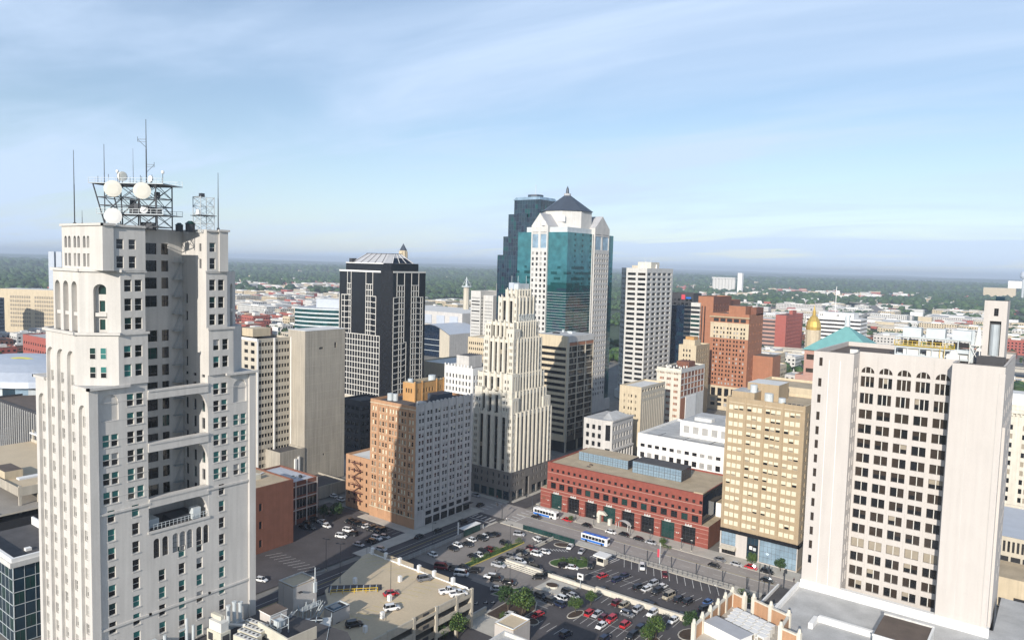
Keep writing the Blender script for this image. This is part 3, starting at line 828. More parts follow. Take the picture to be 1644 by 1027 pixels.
# ------------------------------------------------------------------ aerials on its roof
def aerial_frame():
    t = thing('aerial_frame', 'rusty steel lattice frame flaring upwards with platforms on top of the white stepped tower', 'lattice frame', (-152.8, 75.0, 105.0), R(31))
    f = MB()
    def leg(x, y, x2, y2, z2):
        f.tube((x, y, 0), (x2, y2, z2), 0.13, 'dark_steel', 4)
    xs = (-5.6, -2.0, 1.8, 5.4)
    for x in xs:
        for y in (-2.6, 2.6):
            leg(x, y, x + (-2.3 if x == -5.6 else 0.0), y * (1.25 if y < 0 else 1.0), 9.0)
    for z in (0.6, 3.0, 4.7, 6.3, 8.9):
        e = -2.3 * z / 9 - 5.6
        for y in (-2.6 - 0.07 * z, 2.6):
            f.tube((e, y, z), (5.4, y, z), 0.11, 'dark_steel', 4)
        for x in (e, -2.0, 1.8, 5.4):
            f.tube((x, -2.6 - 0.07 * z, z), (x, 2.6, z), 0.11, 'dark_steel', 4)
    for z0, z1 in ((0.6, 3.0), (3.0, 6.3), (6.3, 8.9)):
        for x0_, x1_ in ((-5.8, -2.0), (-2.0, 1.8), (1.8, 5.4)):
            for y in (-2.8, 2.6):
                f.tube((x0_, y, z0), (x1_, y, z1), 0.07, 'dark_steel', 4); f.tube((x1_, y, z0), (x0_, y, z1), 0.07, 'dark_steel', 4)
        for x in (-5.8, 5.4):
            f.tube((x, -2.7, z0), (x, 2.6, z1), 0.07, 'dark_steel', 4); f.tube((x, 2.6, z0), (x, -2.7, z1), 0.07, 'dark_steel', 4)
    f.build('frame', t)
    for z, e in ((2.9, 7.0), (8.95, 8.6)):
        p = MB(); p.box(-e, -3.6, z, 7.2, 3.4, z + 0.16, 'steel', bottom=True)
        for i in range(12):
            x = -e + i * (e + 7.2) / 11
            for y in (-3.6, 3.4):
                p.tube((x, y, z), (x, y, z + 1.1), 0.045, 'galvanised', 4)
        for y in (-3.6, 3.4):
            p.tube((-e, y, z + 1.1), (7.2, y, z + 1.1), 0.05, 'galvanised', 4); p.tube((-e, y, z + 0.6), (7.2, y, z + 0.6), 0.035, 'galvanised', 4)
        p.build('platform', t)
    w = MB()
    for x, y, z, sx, sz in ((-1.0, -2.0, 3.2, 1.2, 1.6), (0.8, -3.2, 3.2, .9, 1.9), (2.4, -2.0, 3.2, 1.3, 1.3), (2.5, 1.0, 6.4, .8, 1.4), (-2.2, 0, 4.8, .9, 1.2), (4.4, -1.0, 3.1, .6, 1.2), (-0.4, 0.8, 0.1, 2.0, 1.5), (2.2, -1.5, .1, 1.4, 1.2)):
        w.box(x, y, z, x + sx, y + sx, z + sz, 'dark_steel', bottom=True)
    for i in range(9):
        x = -6.8 + i * 1.55
        w.tube((x, -3.2 + (i % 3), 9.0), (x, -3.2 + (i % 3), 10.4 + 0.5 * (i % 2)), 0.05, 'dark_steel', 4)
    w.build('equipment', t)
    return t
FRAME = aerial_frame()
def drum(name, label, p, d, r, mat, stem=None, thin=0.55, group=None):
    """round dish facing direction d with its back shell and bracket"""
    t = thing(name, label, 'dish', p, 0, group)
    d = Vector(d).normalized(); q = d.to_track_quat('Z', 'Y').to_matrix().to_4x4()
    m = MB(); m.T = q; n = 20
    ring = lambda rr: [(rr * math.cos(2 * math.pi * i / n), rr * math.sin(2 * math.pi * i / n)) for i in range(n)]
    m.frustum(ring(r * 0.99), -thin * r, ring(r), 0.0, mat); m.build('shroud', t)
    m = MB(); m.T = q; m.frustum(ring(r * 0.985), 0.0, ring(r * 0.6), 0.05 * r, mat); m.build('reflector', t)
    if stem:
        s = MB(); s.tube((-d) * (thin * r), Vector(stem), 0.11, 'dark_steel', 5); s.build('bracket', t)
    return t
cam_dir = (0.90, -0.44, -0.02)
gd = 'round dishes on the roof of the white tower'
drum('drum_dish', 'big cream round dish at the upper left of the aerial frame', (-152.6, 69.6, 112.8), cam_dir, 1.62, 'dish_white', (0, 1.5, 0), group=gd)
drum('drum_dish', 'big cream round dish at the upper right of the aerial frame', (-147.4, 72.8, 112.5), cam_dir, 1.62, 'dish_white', (-1, 1.5, 0), group=gd)
drum('drum_dish', 'white round dish low at the left foot of the aerial frame', (-152.2, 69.4, 107.4), cam_dir, 1.6, 'white_paint', (0, 1.4, 0), group=gd)
drum('drum_dish', 'small grey dish standing on top of the aerial frame', (-154.2, 72.4, 115.6), (0.9, 0.1, 0.1), 0.95, 'dish_white', (-0.2, 0, -2.2), group=gd)
drum('drum_dish', 'small white dish half hidden inside the aerial frame', (-149.2, 74.0, 108.9), (0.7, -0.6, 0.35), 0.75, 'white_paint', (0, 0.8, 0), group=gd)
drum('drum_dish', 'small white dish beside the tall mast on the aerial frame', (-149.8, 75.6, 115.2), (0.2, -1, 0.1), 0.62, 'white_paint', (0, 0, -2.0), group=gd)
for lab, x, y in (('white ball aerial on a thin stalk at the left of the frame top', -155.8, 72.0), ('white ball aerial on a thin stalk at the right of the frame top', -147.8, 77.2)):
    t = thing('ball_aerial', lab, 'aerial', (x, y, 114.1), 0, 'ball aerials on the frame')
    m = MB(); m.tube((0, 0, 0), (0, 0, 2.3), 0.06, 'dark_steel'); m.build('stalk', t)
    m = MB(); m.cyl(0, 0, 2.2, 2.5, 0.22, 'white_paint', 8, 0.34); m.cyl(0, 0, 2.5, 2.8, 0.34, 'white_paint', 8, 0.2); m.build('ball', t)
def mast(label, x, y, z0, h, r=0.11, yag=(), group='masts on the roof of the white tower'):
    t = thing('mast', label, 'mast', (x, y, z0), 0, group)
    m = MB(); m.cyl(0, 0, 0, h * 0.55, r, 'dark_steel', 6, r * 0.85); m.cyl(0, 0, h * 0.55, h, r * 0.7, 'dark_steel', 6, r * 0.4); m.build('pole', t)
    m = MB(); m.cyl(0, 0, 0, 0.5, r * 2.6, 'dark_steel', 6); m.build('base', t)
    for z, ln in yag:
        m = MB(); m.tube((0, 0, z), (ln * .8, ln * .6, z), 0.045, 'dark_steel', 4); m.tube((0, 0, z - 1.6), (ln * .8, ln * .6, z - 0.05), 0.04, 'dark_steel', 4); m.tube((ln * .8, ln * .6, z - .5), (ln * .8, ln * .6, z + .5), 0.04, 'dark_steel', 4); m.tube((0, 0, z - .5), (ln * .8, ln * .6, z - .5), 0.035, 'dark_steel', 4)
        m.build('side_arm', t)
mast('tall thin dark mast at the left edge of the white tower roof', -160.2, 65.6, 105.5, 14.8)
mast('tall thin dark mast in front of the left dish', -156.1, 69.6, 105.5, 16.2)
mast('tallest mast with side arms rising from the aerial frame', -151.6, 75.8, 114.0, 13.2, 0.13, ((9.2, -1.7), (4.2, 1.6)))
mast('tall thin dark mast at the right edge of the white tower roof', -145.0, 87.6, 105.5, 12.0)
mast('short thin whip aerial in the middle of the frame top', -154.2, 74.4, 114.0, 7.4, 0.05)
mast('very short whip aerial right of the leftmost mast', -159.2, 66.6, 105.5, 3.0, 0.06)
def lattice_tower():
    t = thing('lattice_tower', 'pale square lattice tower with a small dish on the right of the white tower roof', 'lattice tower', (-147.2, 85.6, 105.0))
    m = MB(); a = 1.5
    for x in (-a, a):
        for y in (-a, a):
            m.tube((x, y, 0), (x, y, 7.4), 0.09, 'galvanised', 4)
    for k in range(5):
        z = k * 1.8
        for p, q in (((-a, -a), (a, -a)), ((a, -a), (a, a)), ((a, a), (-a, a)), ((-a, a), (-a, -a))):
            m.tube((*p, z), (*q, z), 0.06, 'galvanised', 4)
            if k < 4:
                m.tube((*p, z), (*q, z + 1.8), 0.045, 'galvanised', 4); m.tube((*q, z), (*p, z + 1.8), 0.045, 'galvanised', 4)
    m.build('frame', t)
    m = MB(); m.box(-1.9, -1.9, 3.4, 1.9, 1.9, 3.5, 'dark_steel', bottom=True); m.tube((-2.2, -1, 7.4), (2.2, -1, 7.4), 0.07, 'dark_steel'); m.box(0.6, -1.4, 7.2, 1.5, -0.6, 8.0, 'dark_steel', bottom=True); m.build('platform', t)
    m = MB(); m.cyl(1.0, -1.8, 3.6, 4.6, 0.5, 'white_paint', 10, 0.3); m.build('dish', t)
lattice_tower()
for lab, x, y, s in (('small dark ribbed ventilator behind the parapet of the white tower', -150.4, 82.0, 1.0), ('green hooded ventilator near the lattice tower', -148.6, 83.4, 1.25)):
    t = thing('roof_ventilator', lab, 'ventilator', (x, y, 105.0), 0, 'ventilators on the white tower roof')
    m = MB(); m.cyl(0, 0, 0, 1.3 * s, 0.75 * s, 'dark_steel', 10); m.build('drum', t)
    m = MB(); m.cyl(0, 0, 1.3 * s, 1.8 * s, 0.9 * s, 'glass_green', 10, 0.3 * s); m.build('hood', t)

# ------------------------------------------------------------------ white slab tower on the right
def slab_tower():
    root = thing('slab_tower', 'broad white slab tower with five columns of brown windows in a recessed front', 'tower', (-11.2, 194.0, 0))
    WP = 'white_precast'; H = 80.3; D = 34.0
    w = MB()
    slit = [(1.35, 2.15, z - 1.15, z + 0.95) for z in (77.8, 72.6, 68.5, 64.1, 60.4, 56.9, 53.2, 49.6, 45.7, 41.9, 38.2, 34.5, 30.9, 27.1)]
    facade(w, (-40.3, 0), FRONT, 9.4, 0, H, slit, 0.35, WP)
    sl_ = [(u, u + 0.85, z - 1.1, z + 1.2) for z in (75.5, 71.8, 67.8, 64.1, 60.4, 56.7, 53.0, 49.4, 45.7, 42.0, 38.3, 34.6, 30.9, 27.2, 23.5) for u in (1.6, 3.9)]
    facade(w, (-30.9, 0), SIDE, 6.0, 0, H, sl_, 0.3, WP)
    zc = (73.1, 68.9, 64.9, 61.2, 57.5, 53.8, 50.2, 46.6, 43.0, 39.4, 35.7, 32.0, 28.4, 24.8, 21.2)
    ops = []
    for i in range(5):
        u = 0.55 + 4.08 * i
        ops.append((u, u + 3.05, 75.3, 76.83, 'arch'))
        for k, z in enumerate(zc):
            hh = 1.32 if k < 2 else 1.15
            ops.append((u, u + 3.05, z - hh, z + hh))
    ops = [(a, b, c, d, *r) for (a, b, c, d, *r) in ops]
    facade(w, (-30.9, 6.0), FRONT, 20.8, 0, H + 0.2, ops, 0.55, WP)
    facade(w, (-10.1, 6.0), SIDE + math.pi, 6.0, 0, H, [], 0.3, WP)
    facade(w, (-10.1, 0), FRONT, 10.1, 0, H, [], 0.3, WP)
    facade(w, (0, 0), SIDE, D, 0, H, [(u, u + 1.2, z, z + 1.8) for u in (6, 12, 18, 24, 30) for z in [24 + 3.7 * k for k in range(14)]], 0.3, WP, pane=lambda *a: 'glass_brown')
    facade(w, (0, D), math.pi, 40.3, 0, H, [], 0.3, WP)
    facade(w, (-40.3, D), 1.5 * math.pi, D, 0, H, [], 0.3, WP)
    pts = [(-40.3, 0), (-30.9, 0), (-30.9, 6), (-10.1, 6), (-10.1, 0), (0, 0), (0, D), (-40.3, D)]
    w.build('wall', root)
    r = MB(); r.poly([(*p, H - 1.1) for p in pts], 'brown_roof'); r.build('roof', root)
    p = MB(); p.parapet(pts, H - 1.15, 1.25, 0.5, WP)
    p.build('parapet', root)
    def pick(a, b, c, d):
        if d - c < 1.6:
            return ('glass_brown',) * 3
        if abs((c + d) / 2 - 32.0) < 0.4:
            return ('blind_tan', 'blind_tan')
        g = [('glass_brown' if rng.random() < .6 else 'glass_dark') if rng.random() < .72 else ('blind_tan' if rng.random() < .3 else 'glass_brown', 'glass_dark') for _ in range(3 if c > 66 else 2)]
        return tuple(g)
    rect_ops = [o for o in ops if len(o) == 4]
    windows(root, (-30.9, 6.0), FRONT, rect_ops, 0.55, 'slab', pick)
    for o in ops:
        if len(o) > 4 and o[3] > 76:
            a = MB(); a.T = None; n = 10; rr = 1.5
            pts_ = [(1.525 + rr * math.cos(math.pi * i / n), 0.45, rr * math.sin(math.pi * i / n)) for i in range(n + 1)]
            a.poly(pts_[::-1], 'glass_brown')
            for x in (0.95, 2.1):
                a.box(x - 0.08, 0.30, 0, x + 0.08, 0.44, math.sqrt(max(rr * rr - (x - 1.525) ** 2, 0)), 'light_frame')
            a.build('arched_window', root, loc=(-30.9 + o[0], 6.0, o[2]))
    windows(root, (-40.3, 0), FRONT, slit, 0.35, 'dark', lambda *a: (1, 2, 'glass_brown' if rng.random() < .7 else 'glass_dark'), 'slit_window')
    sw = MB(); pane_strip(sw, (-30.9, 0), SIDE, sl_, 0.3, lambda *a: 'glass_brown'); sw.build('reveal_window', root, kind='stuff')
    j = MB()   # joints between the big panels of the blank wings
    for x in (-6.4, -1.1):
        j.box(x - 0.05, -0.03, 20, x + 0.05, 0.0, H - 2, 'grey_stone')
    j.box(-1.05, -0.16, 20, 0.1, 0.02, H - 1.5, WP); j.box(-36.6, -0.03, 20, -36.5, 0.0, H - 2, 'white_paint'); j.box(-34.0, -0.03, 20, -33.9, 0.0, H - 2, 'white_paint')
    for i in range(6):
        x = -30.9 + 0.1 + 4.08 * i
        j.box(x, 5.93, 20, x + 0.06, 6.0, H - 0.5, 'grey_stone')
    j.box(0.0, 4.0, 20, 0.55, 9.5, H - 14, WP)
    j.build('panel_joint', root)
    return root
SLAB = slab_tower()
# things on its roof
def cooling_plant():
    t = thing('cooling_plant', 'pale blue pipe frame with yellow gantry and three cooling cells on the white slab roof', 'roof plant', (-27.5, 207.5, 79.3))
    m = MB()
    for z in (0.5, 2.6, 5.2):
        for y in (0, 3.2):
            m.tube((-8, y, z), (8.3, y, z), 0.34 if z < 5 else 0.22, 'galvanised', 6)
    for i in range(7):
        x = -8 + 16.3 * i / 6
        for y in (0, 3.2):
            m.tube((x, y, 0), (x, y, 5.2), 0.16, 'galvanised', 5)
    m.tube((8.6, 0, 0), (8.6, 0, 7.6), 0.35, 'galvanised', 6); m.tube((8.6, 0, 7.4), (8.6, 3, 7.4), 0.3, 'galvanised', 6); m.tube((5.0, -0.4, 2.2), (8.0, -0.4, 2.2), 0.22, 'galvanised', 5)
    m.build('pipework', t)
    g = MB()
    g.box(-8.2, -0.7, 3.0, 5.0, 0.1, 3.15, 'yellow_paint', bottom=True)
    for z in (3.6, 4.2):
        g.tube((-8.2, -0.7, z), (5.0, -0.7, z), 0.07, 'yellow_paint', 4)
    for i in range(14):
        g.tube((-8.2 + i * 1.015, -0.7, 3.1), (-8.2 + i * 1.015, -0.7, 4.2), 0.06, 'yellow_paint', 4)
    for x in (2.0, 2.9):
        g.tube((x, -1.0, 0), (x, -0.8, 3.6), 0.08, 'yellow_paint', 4)
    g.build('gantry', t)
    for x in (-6.6, -1.4, 4.2):
        c = MB(); c.box(x, 0.4, 5.3, x + 4.1, 3.4, 7.5, 'galvanised'); c.box(x + 0.3, 0.5, 0.6, x + 3.8, 3.1, 2.3, 'unit_white'); c.box(x + 0.4, 0.38, 3.4, x + 3.6, 0.44, 4.6, 'dark_recess')
        c.build('cooling_cell', t)
cooling_plant()
def tank_house():
    t = thing('tank_house', 'white roof house with a steel tank in its niche on the white slab', 'penthouse', (-12.5, 207.5, 79.2))
    w = MB()
    facade(w, (-4.6, 0), FRONT, 4.6, 0, 15.2, [(1.3, 3.6, 2.2, 10.4), (2.0, 2.9, 11.6, 13.4)], 1.3, 'white_precast')
    facade(w, (0, 0), SIDE, 8, 0, 15.2, [], .3, 'white_precast'); facade(w, (0, 8), math.pi, 4.6, 0, 15.2, [], .3, 'white_precast'); facade(w, (-4.6, 8), 1.5 * math.pi, 8, 0, 15.2, [], .3, 'white_precast')
    w.poly([(-4.6, 0, 15.2), (0, 0, 15.2), (0, 8, 15.2), (-4.6, 8, 15.2)], 'dark_roof'); w.box(-3.3, 1.28, 2.2, -1.0, 1.3, 10.4, 'charcoal')
    w.build('wall', t)
    k = MB(); k.cyl(-2.15, 0.75, 2.2, 9.6, 1.05, 'steel', 14); k.build('tank', t)
    b = MB(); b.box(-5.2, -2.2, 0.0, 0.4, -0.05, 2.1, 'charcoal', 'charcoal'); b.build('plinth', t)
    me = window_mesh(0.9, 1.8, 'dark', (2, 3, 'glass_dark')); put('window', me, t, (-2.6, 0.3, 11.6))
    s = MB(); s.box(-2.6, 2, 15.2, -0.8, 4, 16.2, 'glass_blue'); s.build('roof_unit', t)
tank_house()
t = thing('pipe_trestle', 'white cross braced trestle with a spiral pipe beside the steel tank', 'trestle', (-19.3, 206.5, 79.2))
m = MB()
for x in (0, 2.0):
    m.tube((x, 0, 0), (x, 0, 4.4), 0.13, 'unit_white', 4)
m.tube((0, 0, 4.4), (2, 0, 4.4), 0.13, 'unit_white', 4); m.tube((0, 0, .4), (2, 0, 4.4), 0.08, 'unit_white', 4); m.tube((2, 0, .4), (0, 0, 4.4), 0.08, 'unit_white', 4)
m.build('frame', t)
m = MB(); m.cyl(1.5, 0.9, 4.4, 8.8, 0.9, 'unit_white', 8, 0.25); m.build('funnel', t)
t = thing('vent_box', 'white hooded vent box on the white slab roof edge', 'vent', (-22.3, 203.4, 79.2)); m = MB(); m.box(-1.3, -1, 0, 1.3, 1, 2.2, 'unit_white'); m.build('box', t); m = MB(); m.cyl(0, 0, 2.2, 3.2, 1.0, 'unit_white', 8, .6); m.build('hood', t)
t = thing('vent_box', 'small grey box with a dark cap near the left corner of the white slab roof', 'vent', (-43.6, 201.0, 79.2)); m = MB(); m.box(-0.9, -0.8, 0, 0.9, 0.8, 1.7, 'unit_white'); m.build('box', t); m = MB(); m.box(-0.95, -0.85, 1.7, 0.95, 0.85, 2.1, 'charcoal'); m.build('hood', t)

# ------------------------------------------------------------------ low grey podium below the slab, with its roof yard
def podium():
    root = thing('podium_building', 'low podium with a worn pale grey roof at the foot of the white slab tower', 'building', (-51.6, 199.0, 0))
    w = MB()
    pts = [(-10, -62), (62, -62), (62, 22), (41.6, 22), (41.6, -0.4), (0, -0.4), (0, -26.5), (-10, -26.5)]
    w.prism(pts, 0, 19.2, 'pale_stone', 'grey_roof'); w.build('wall', root)
    p = MB(); p.box(0.0, -5.4, 19.2, 41.0, -4.0, 21.3, 'white_paint'); p.box(-0.7, -26.5, 17.0, 0.0, -5.4, 20.4, 'white_paint')
    p.box(9.0, -22.4, 19.21, 31.0, -21.3, 20.6, 'white_paint'); p.box(8.0, -27.0, 19.21, 9.0, -22.4, 20.5, 'white_paint')
    p.build('parapet', root)
    l = MB(); l.box(-6.2, -25.0, 0, -0.72, -2.0, 16.2, 'pale_stone', 'dark_roof')
    l.box(-6.2, -25.2, 16.2, -0.72, -24.8, 17.2, 'white_paint'); l.box(-6.6, -24.8, 16.2, -6.2, -2.0, 17.0, 'white_paint')
    l.build('side_wing', root)
    s = MB(); s.poly([(-5.6, -16, 16.22), (-1.4, -14, 16.22), (-1.2, -8, 16.22), (-3.0, -11, 16.22)], 'line_white'); s.poly([(-3.4, -24, 16.22), (-1.2, -24, 16.22), (-1.4, -22.6, 16.22), (-2.9, -22.8, 16.22)], 'line_white'); s.build('roof_patch', root)
    h = MB(); h.box(21.5, -27.5, 19.2, 31.5, -14.5, 22.2, 'unit_white', 'brown_roof'); h.box(21.4, -27.6, 22.2, 31.6, -27.2, 22.5, 'white_paint'); h.box(21.4, -15.2, 22.2, 31.6, -14.5, 22.6, 'line_white'); h.box(31.2, -27.2, 22.2, 31.6, -15.2, 22.5, 'white_paint'); h.build('roof_house', root)
podium()
t = thing('roof_hood', 'pale blue metal hood on the left corner of the podium roof', 'roof unit', (-49.6, 196.4, 17.2))
m = MB(); m.frustum(rect(-1.9, -1.5, 1.9, 1.5), 0, rect(-1.5, -1.1, 1.5, 1.1), 2.2, 'galvanised'); m.build('hood', t); m = MB(); m.box(-2.3, -2.2, -1.0, 2.3, -1.5, 0.6, 'unit_white'); m.box(-2.5, -1.5, -1, -2.1, 1.6, 1.2, 'charcoal'); m.build('base', t)
def yard():
    t = thing('screen_wall', 'orange brick screen wall with pale rounded piers round the roof air conditioners', 'wall', (-60.0, 171.5, 19.2))
    runs = [((-1.5, -22), (-1.2, 0), 'tan'), ((-1.2, 0), (2.2, -1.2), 'tan'), ((4.2, -0.6), (13.2, -3.6), 'pink'), ((13.2, -3.6), (13.6, -10.5), 'pink'), ((13.6, -10.5), (17.8, -11.5), 'pink')]
    for (a, b, _) in runs:
        A, B = Vector((*a, 0)), Vector((*b, 0)); d = B - A; ln = d.length
        m = MB(); m.T = Matrix.Translation((a[0], a[1], 0)) @ Matrix.Rotation(math.atan2(d.y, d.x), 4, 'Z')
        m.box(0, -0.2, 0, ln, 0.2, 3.2, 'orange_brick'); m.build('brick_panel', t)
        m = MB(); m.T = Matrix.Translation((a[0], a[1], 0)) @ Matrix.Rotation(math.atan2(d.y, d.x), 4, 'Z')
        m.box(-0.1, -0.3, 3.2, ln + 0.1, 0.3, 3.55, 'cream_terracotta'); m.build('coping', t)
        n = max(1, int(ln / 4.2))
        for i in range(n + 1):
            q = A + d * (i / n)
            k = MB(); k.box(-0.42, -0.42, 0, 0.42, 0.42, 4.0, 'cream_terracotta'); k.cyl(0, 0, 4.0, 4.9, 0.45, 'cream_terracotta', 10, 0.25); k.build('pier', t, loc=(q.x, q.y, 0), rz=math.atan2(d.y, d.x))
    f = MB(); f.poly([(-1.4, -22, 0.03), (17.4, -22, 0.03), (13.2, -4.2, 0.03), (2.6, -1.8, 0.03), (-0.9, -0.6, 0.03)], 'pavement_concrete'); f.build('yard_floor', t)
    g = 'white air conditioners in the brick yard'
    base = None
    names = ('first', 'second', 'third', 'fourth', 'fifth'); rws = ('back', 'second', 'third', 'front')
    for r in range(4):
        for i in range(5):
            x, y = -57.9 + 2.05 * i + 0.12 * r, 166.4 - 1.95 * r - 0.62 * i
            lab = f'white air conditioner, {names[i]} from the left in the {rws[r]} row of the brick yard'
            if base is None:
                base = thing('air_conditioner', lab, 'air conditioner', (x, y, 19.25), R(-17), g)
                m = MB(); m.box(-0.85, -0.75, 0, 0.85, 0.75, 1.75, 'unit_white', 'unit_white'); m.build('case', base)
                m = MB(); m.box(-0.6, -0.78, 0.15, 0.6, -0.755, 1.4, 'blind_tan'); m.build('grille', base)
                m = MB(); m.box(-0.9, -0.8, 1.75, 0.9, 0.8, 1.85, 'white_paint'); m.build('lid', base)
            else:
                dup(base, (x, y, 19.25), R(-17), lab)
    t = thing('plant_shed', 'white flat roofed metal shed in front of the roof air conditioners', 'shed', (-58.0, 156.5, 19.2), R(-17))
    m = MB(); m.box(-2.4, -3.0, 0, 7.2, 1.2, 2.5, 'white_paint', 'lead_roof'); m.build('wall', t); m = MB(); m.box(-2.6, -3.2, 2.5, 7.4, 1.4, 2.7, 'white_paint', 'lead_roof'); m.build('roof', t)
    t = thing('pipe_cluster', 'tangle of white pipes and black valves by the air conditioners', 'pipes', (-49.2, 160.0, 19.2))
    m = MB()
    for i in range(7):
        x, y = rng.uniform(-2, 2), rng.uniform(-2, 2)
        m.tube((x, y, 0), (x, y, 1.2 + rng.random()), 0.2, 'unit_white'); m.tube((x, y, 1.2), (x + rng.uniform(-1, 1), y - 1.2, 1.2), 0.18, 'charcoal' if i % 2 else 'unit_white')
    m.build('pipe', t)
yard()
# ------------------------------------------------------------------ buildings: a general block with real openings
def block(name, label, loc, Wd, D, H, wall, roof, front=None, side=None, dep=0.3, pick=None, bars=None, cat='building', group=None, side_wall=None,
          z0=0.0, rz=0.0, parapet=0.9, parts=None, back=False, root=None, frame='charcoal'):
    """loc = near corner; the front runs Wd to its left (-x), the side D away from it (+y); front / side = list of openings"""
    root = root or thing(name, label, cat, (loc[0], loc[1], 0), rz, group)
    pick = pick or choose(('glass_dark', 5), ('glass_grey', 3))
    front, side = front or [], side or []
    w = MB(); sw_ = side_wall or wall
    facade(w, (-Wd, 0), FRONT, Wd, z0, H, front, dep, wall)
    facade(w, (0, 0), SIDE, D, z0, H, side, dep, sw_)
    bk = [(a, b, c, d) for a, b, c, d in [q[:4] for q in front]] if back else []
    lf = [(D - b, D - a, c, d) for a, b, c, d in [q[:4] for q in side]] if back else []
    facade(w, (0, D), math.pi, Wd, z0, H, bk, dep, sw_, pane=pick); facade(w, (-Wd, D), 1.5 * math.pi, D, z0, H, lf, dep, sw_, pane=pick)
    w.poly([(-Wd, 0, H - parapet), (0, 0, H - parapet), (0, D, H - parapet), (-Wd, D, H - parapet)], roof)
    if parapet:
        w.parapet(rect(-Wd, 0, 0, D), H - parapet, parapet, 0.4, wall)
    w.build('wall', root)
    if parts:
        style, pk = parts
        if front: windows(root, (-Wd, 0), FRONT, front, dep, style, pk)
        if side: windows(root, (0, 0), SIDE, side, dep, style, pk)
    else:
        g = MB()
        pane_strip(g, (-Wd, 0), FRONT, front, dep, pick, bars, frame); pane_strip(g, (0, 0), SIDE, side, dep, pick, bars, frame)
        g.build('window', root, kind='stuff')
    return root
def roof_kit(root, x0, y0, x1, y1, z, n, seed, big=2.2, mats=('unit_white', 'galvanised', 'unit_cream', 'charcoal')):
    """air handlers, vents and hatches scattered on a roof, each a part of it"""
    r = random.Random(seed)
    for i in range(n):
        s = r.uniform(0.5, 1.0) * big; x, y = r.uniform(x0 + s, x1 - s), r.uniform(y0 + s, y1 - s)
        m = MB(); h = r.uniform(0.5, 1.1) * big * 0.7; mt = r.choice(mats)
        if i % 3 == 2:
            m.cyl(0, 0, 0, h, s * 0.4, mt, 10); m.cyl(0, 0, h, h * 1.25, s * 0.5, mt, 10, s * 0.2)
        else:
            m.box(-s, -s * 0.6, 0, s, s * 0.6, h, mt); m.box(-s * 0.7, -s * 0.4, h, s * 0.5, s * 0.4, h * 1.2, 'charcoal' if i % 2 else mt)
        m.build('roof_unit', root, loc=(x, y, z), rz=0.0)

# brick and stone tower at the crossing
rowsB = [(42.75 - 2.78 * k, 44.35 - 2.78 * k) for k in range(14)]
colsB = [q for i in range(7) for q in ((1.7 + 4.42 * i, 2.85 + 4.42 * i), (3.35 + 4.42 * i, 4.5 + 4.42 * i))]
rowsF = [(42.2 - 2.72 * k, 43.8 - 2.72 * k) for k in range(15)]
colsF = [(u, u + 0.95) for u in (1.0, 2.5, 5.1, 6.75, 8.4, 10.5, 12.1, 13.7, 15.7, 17.2, 18.7, 21.0, 22.6)]
side_ops = grid(colsB, rowsB) + [(1.6 + 4.42 * i, 4.7 + 4.42 * i, 3.9, 5.5) for i in range(1, 7)] + [(1.4 + 4.42 * i, 5.2 + 4.42 * i, 0.2, 3.0) for i in range(1, 7)]
front_ops = grid(colsF, rowsF)
def brick_pick(a, b, c, d):
    return (('glass_dark', 'glass_dark'), ('blind_grey', 'glass_dark'), ('glass_grey', 'glass_grey'), ('blind_cream', 'glass_dark'))[int(rng.choice(4, p=(.5, .25, .2, .05)))]
BRICK = thing('brick_tower', 'tower with an orange brick front and a pale stone scalloped side at the street crossing', 'tower', (-191.3, 194.8, 0))
block('', '', (0, 0), 24.7, 32.4, 46.5, 'orange_brick', 'dark_roof', front_ops, side_ops, 0.28, choose(('blind_cream', 3), ('blind_grey', 2), ('glass_dark', 3)), None, side_wall='grey_stone', root=BRICK)
for o in list(BRICK.children):
    if o.name.startswith('window'):
        bpy.data.objects.remove(o)
windows(BRICK, (0, 0), SIDE, [q for q in side_ops if q[2] > 5.6], 0.28, 'sash', brick_pick)
windows(BRICK, (0, 0), SIDE, [q for q in side_ops if 3 < q[2] < 5.6], 0.28, 'dark', lambda *a: (3, 2, 'glass_grey'), 'wide_window')
windows(BRICK, (0, 0), SIDE, [q for q in side_ops if q[2] < 3], 0.28, 'shop', lambda *a: (3, 1, 'glass_dark'), 'shopfront')
g = MB(); pane_strip(g, (-24.7, 0), FRONT, front_ops, 0.28, choose(('blind_cream', 4), ('blind_tan', 3), ('glass_dark', 3)), (1, 2), 'cream_stone'); g.build('front_window', BRICK, kind='stuff')
m = MB()
for i in range(8):
    y = 0.2 + 4.42 * i
    m.box(-0.35, y, 6, 0.28, y + 0.75, 47.6, 'grey_stone')
for i in range(7):
    y = 0.95 + 4.42 * i
    for k, h in enumerate((0.5, 1.2, 1.7, 1.2, 0.5)):
        m.box(-0.3, y + k * 0.734, 46.5, 0.1, y + (k + 1) * 0.734, 46.5 + h * 0.7, 'grey_stone')
m.box(-0.1, 0.5, 5.75, 0.25, 32.2, 6.0, 'grey_stone', bottom=True); m.build('stone_pier', BRICK)
m = MB()
for u in (4.2, 9.6, 14.8, 20.2):
    m.box(-24.7 + u, -0.18, 3.0, -24.7 + u + 0.5, 0.02, 45.2, 'orange_brick')
for z in (4.0, 45.0):
    m.box(-24.7, -0.22, z, 0, 0.02, z + 0.35, 'cream_stone', bottom=True)
for k in range(15):
    z = 42.0 - 2.72 * k
    for a, b in colsF:
        m.box(-24.7 + a - 0.1, -0.1, z - 0.05, -24.7 + b + 0.1, 0.02, z + 0.13, 'cream_stone', bottom=True)
m.build('sill_course', BRICK, kind='stuff')
m = MB(); px0, px1, py0, py1 = -17.0, -10.4, 9.8, 26.2
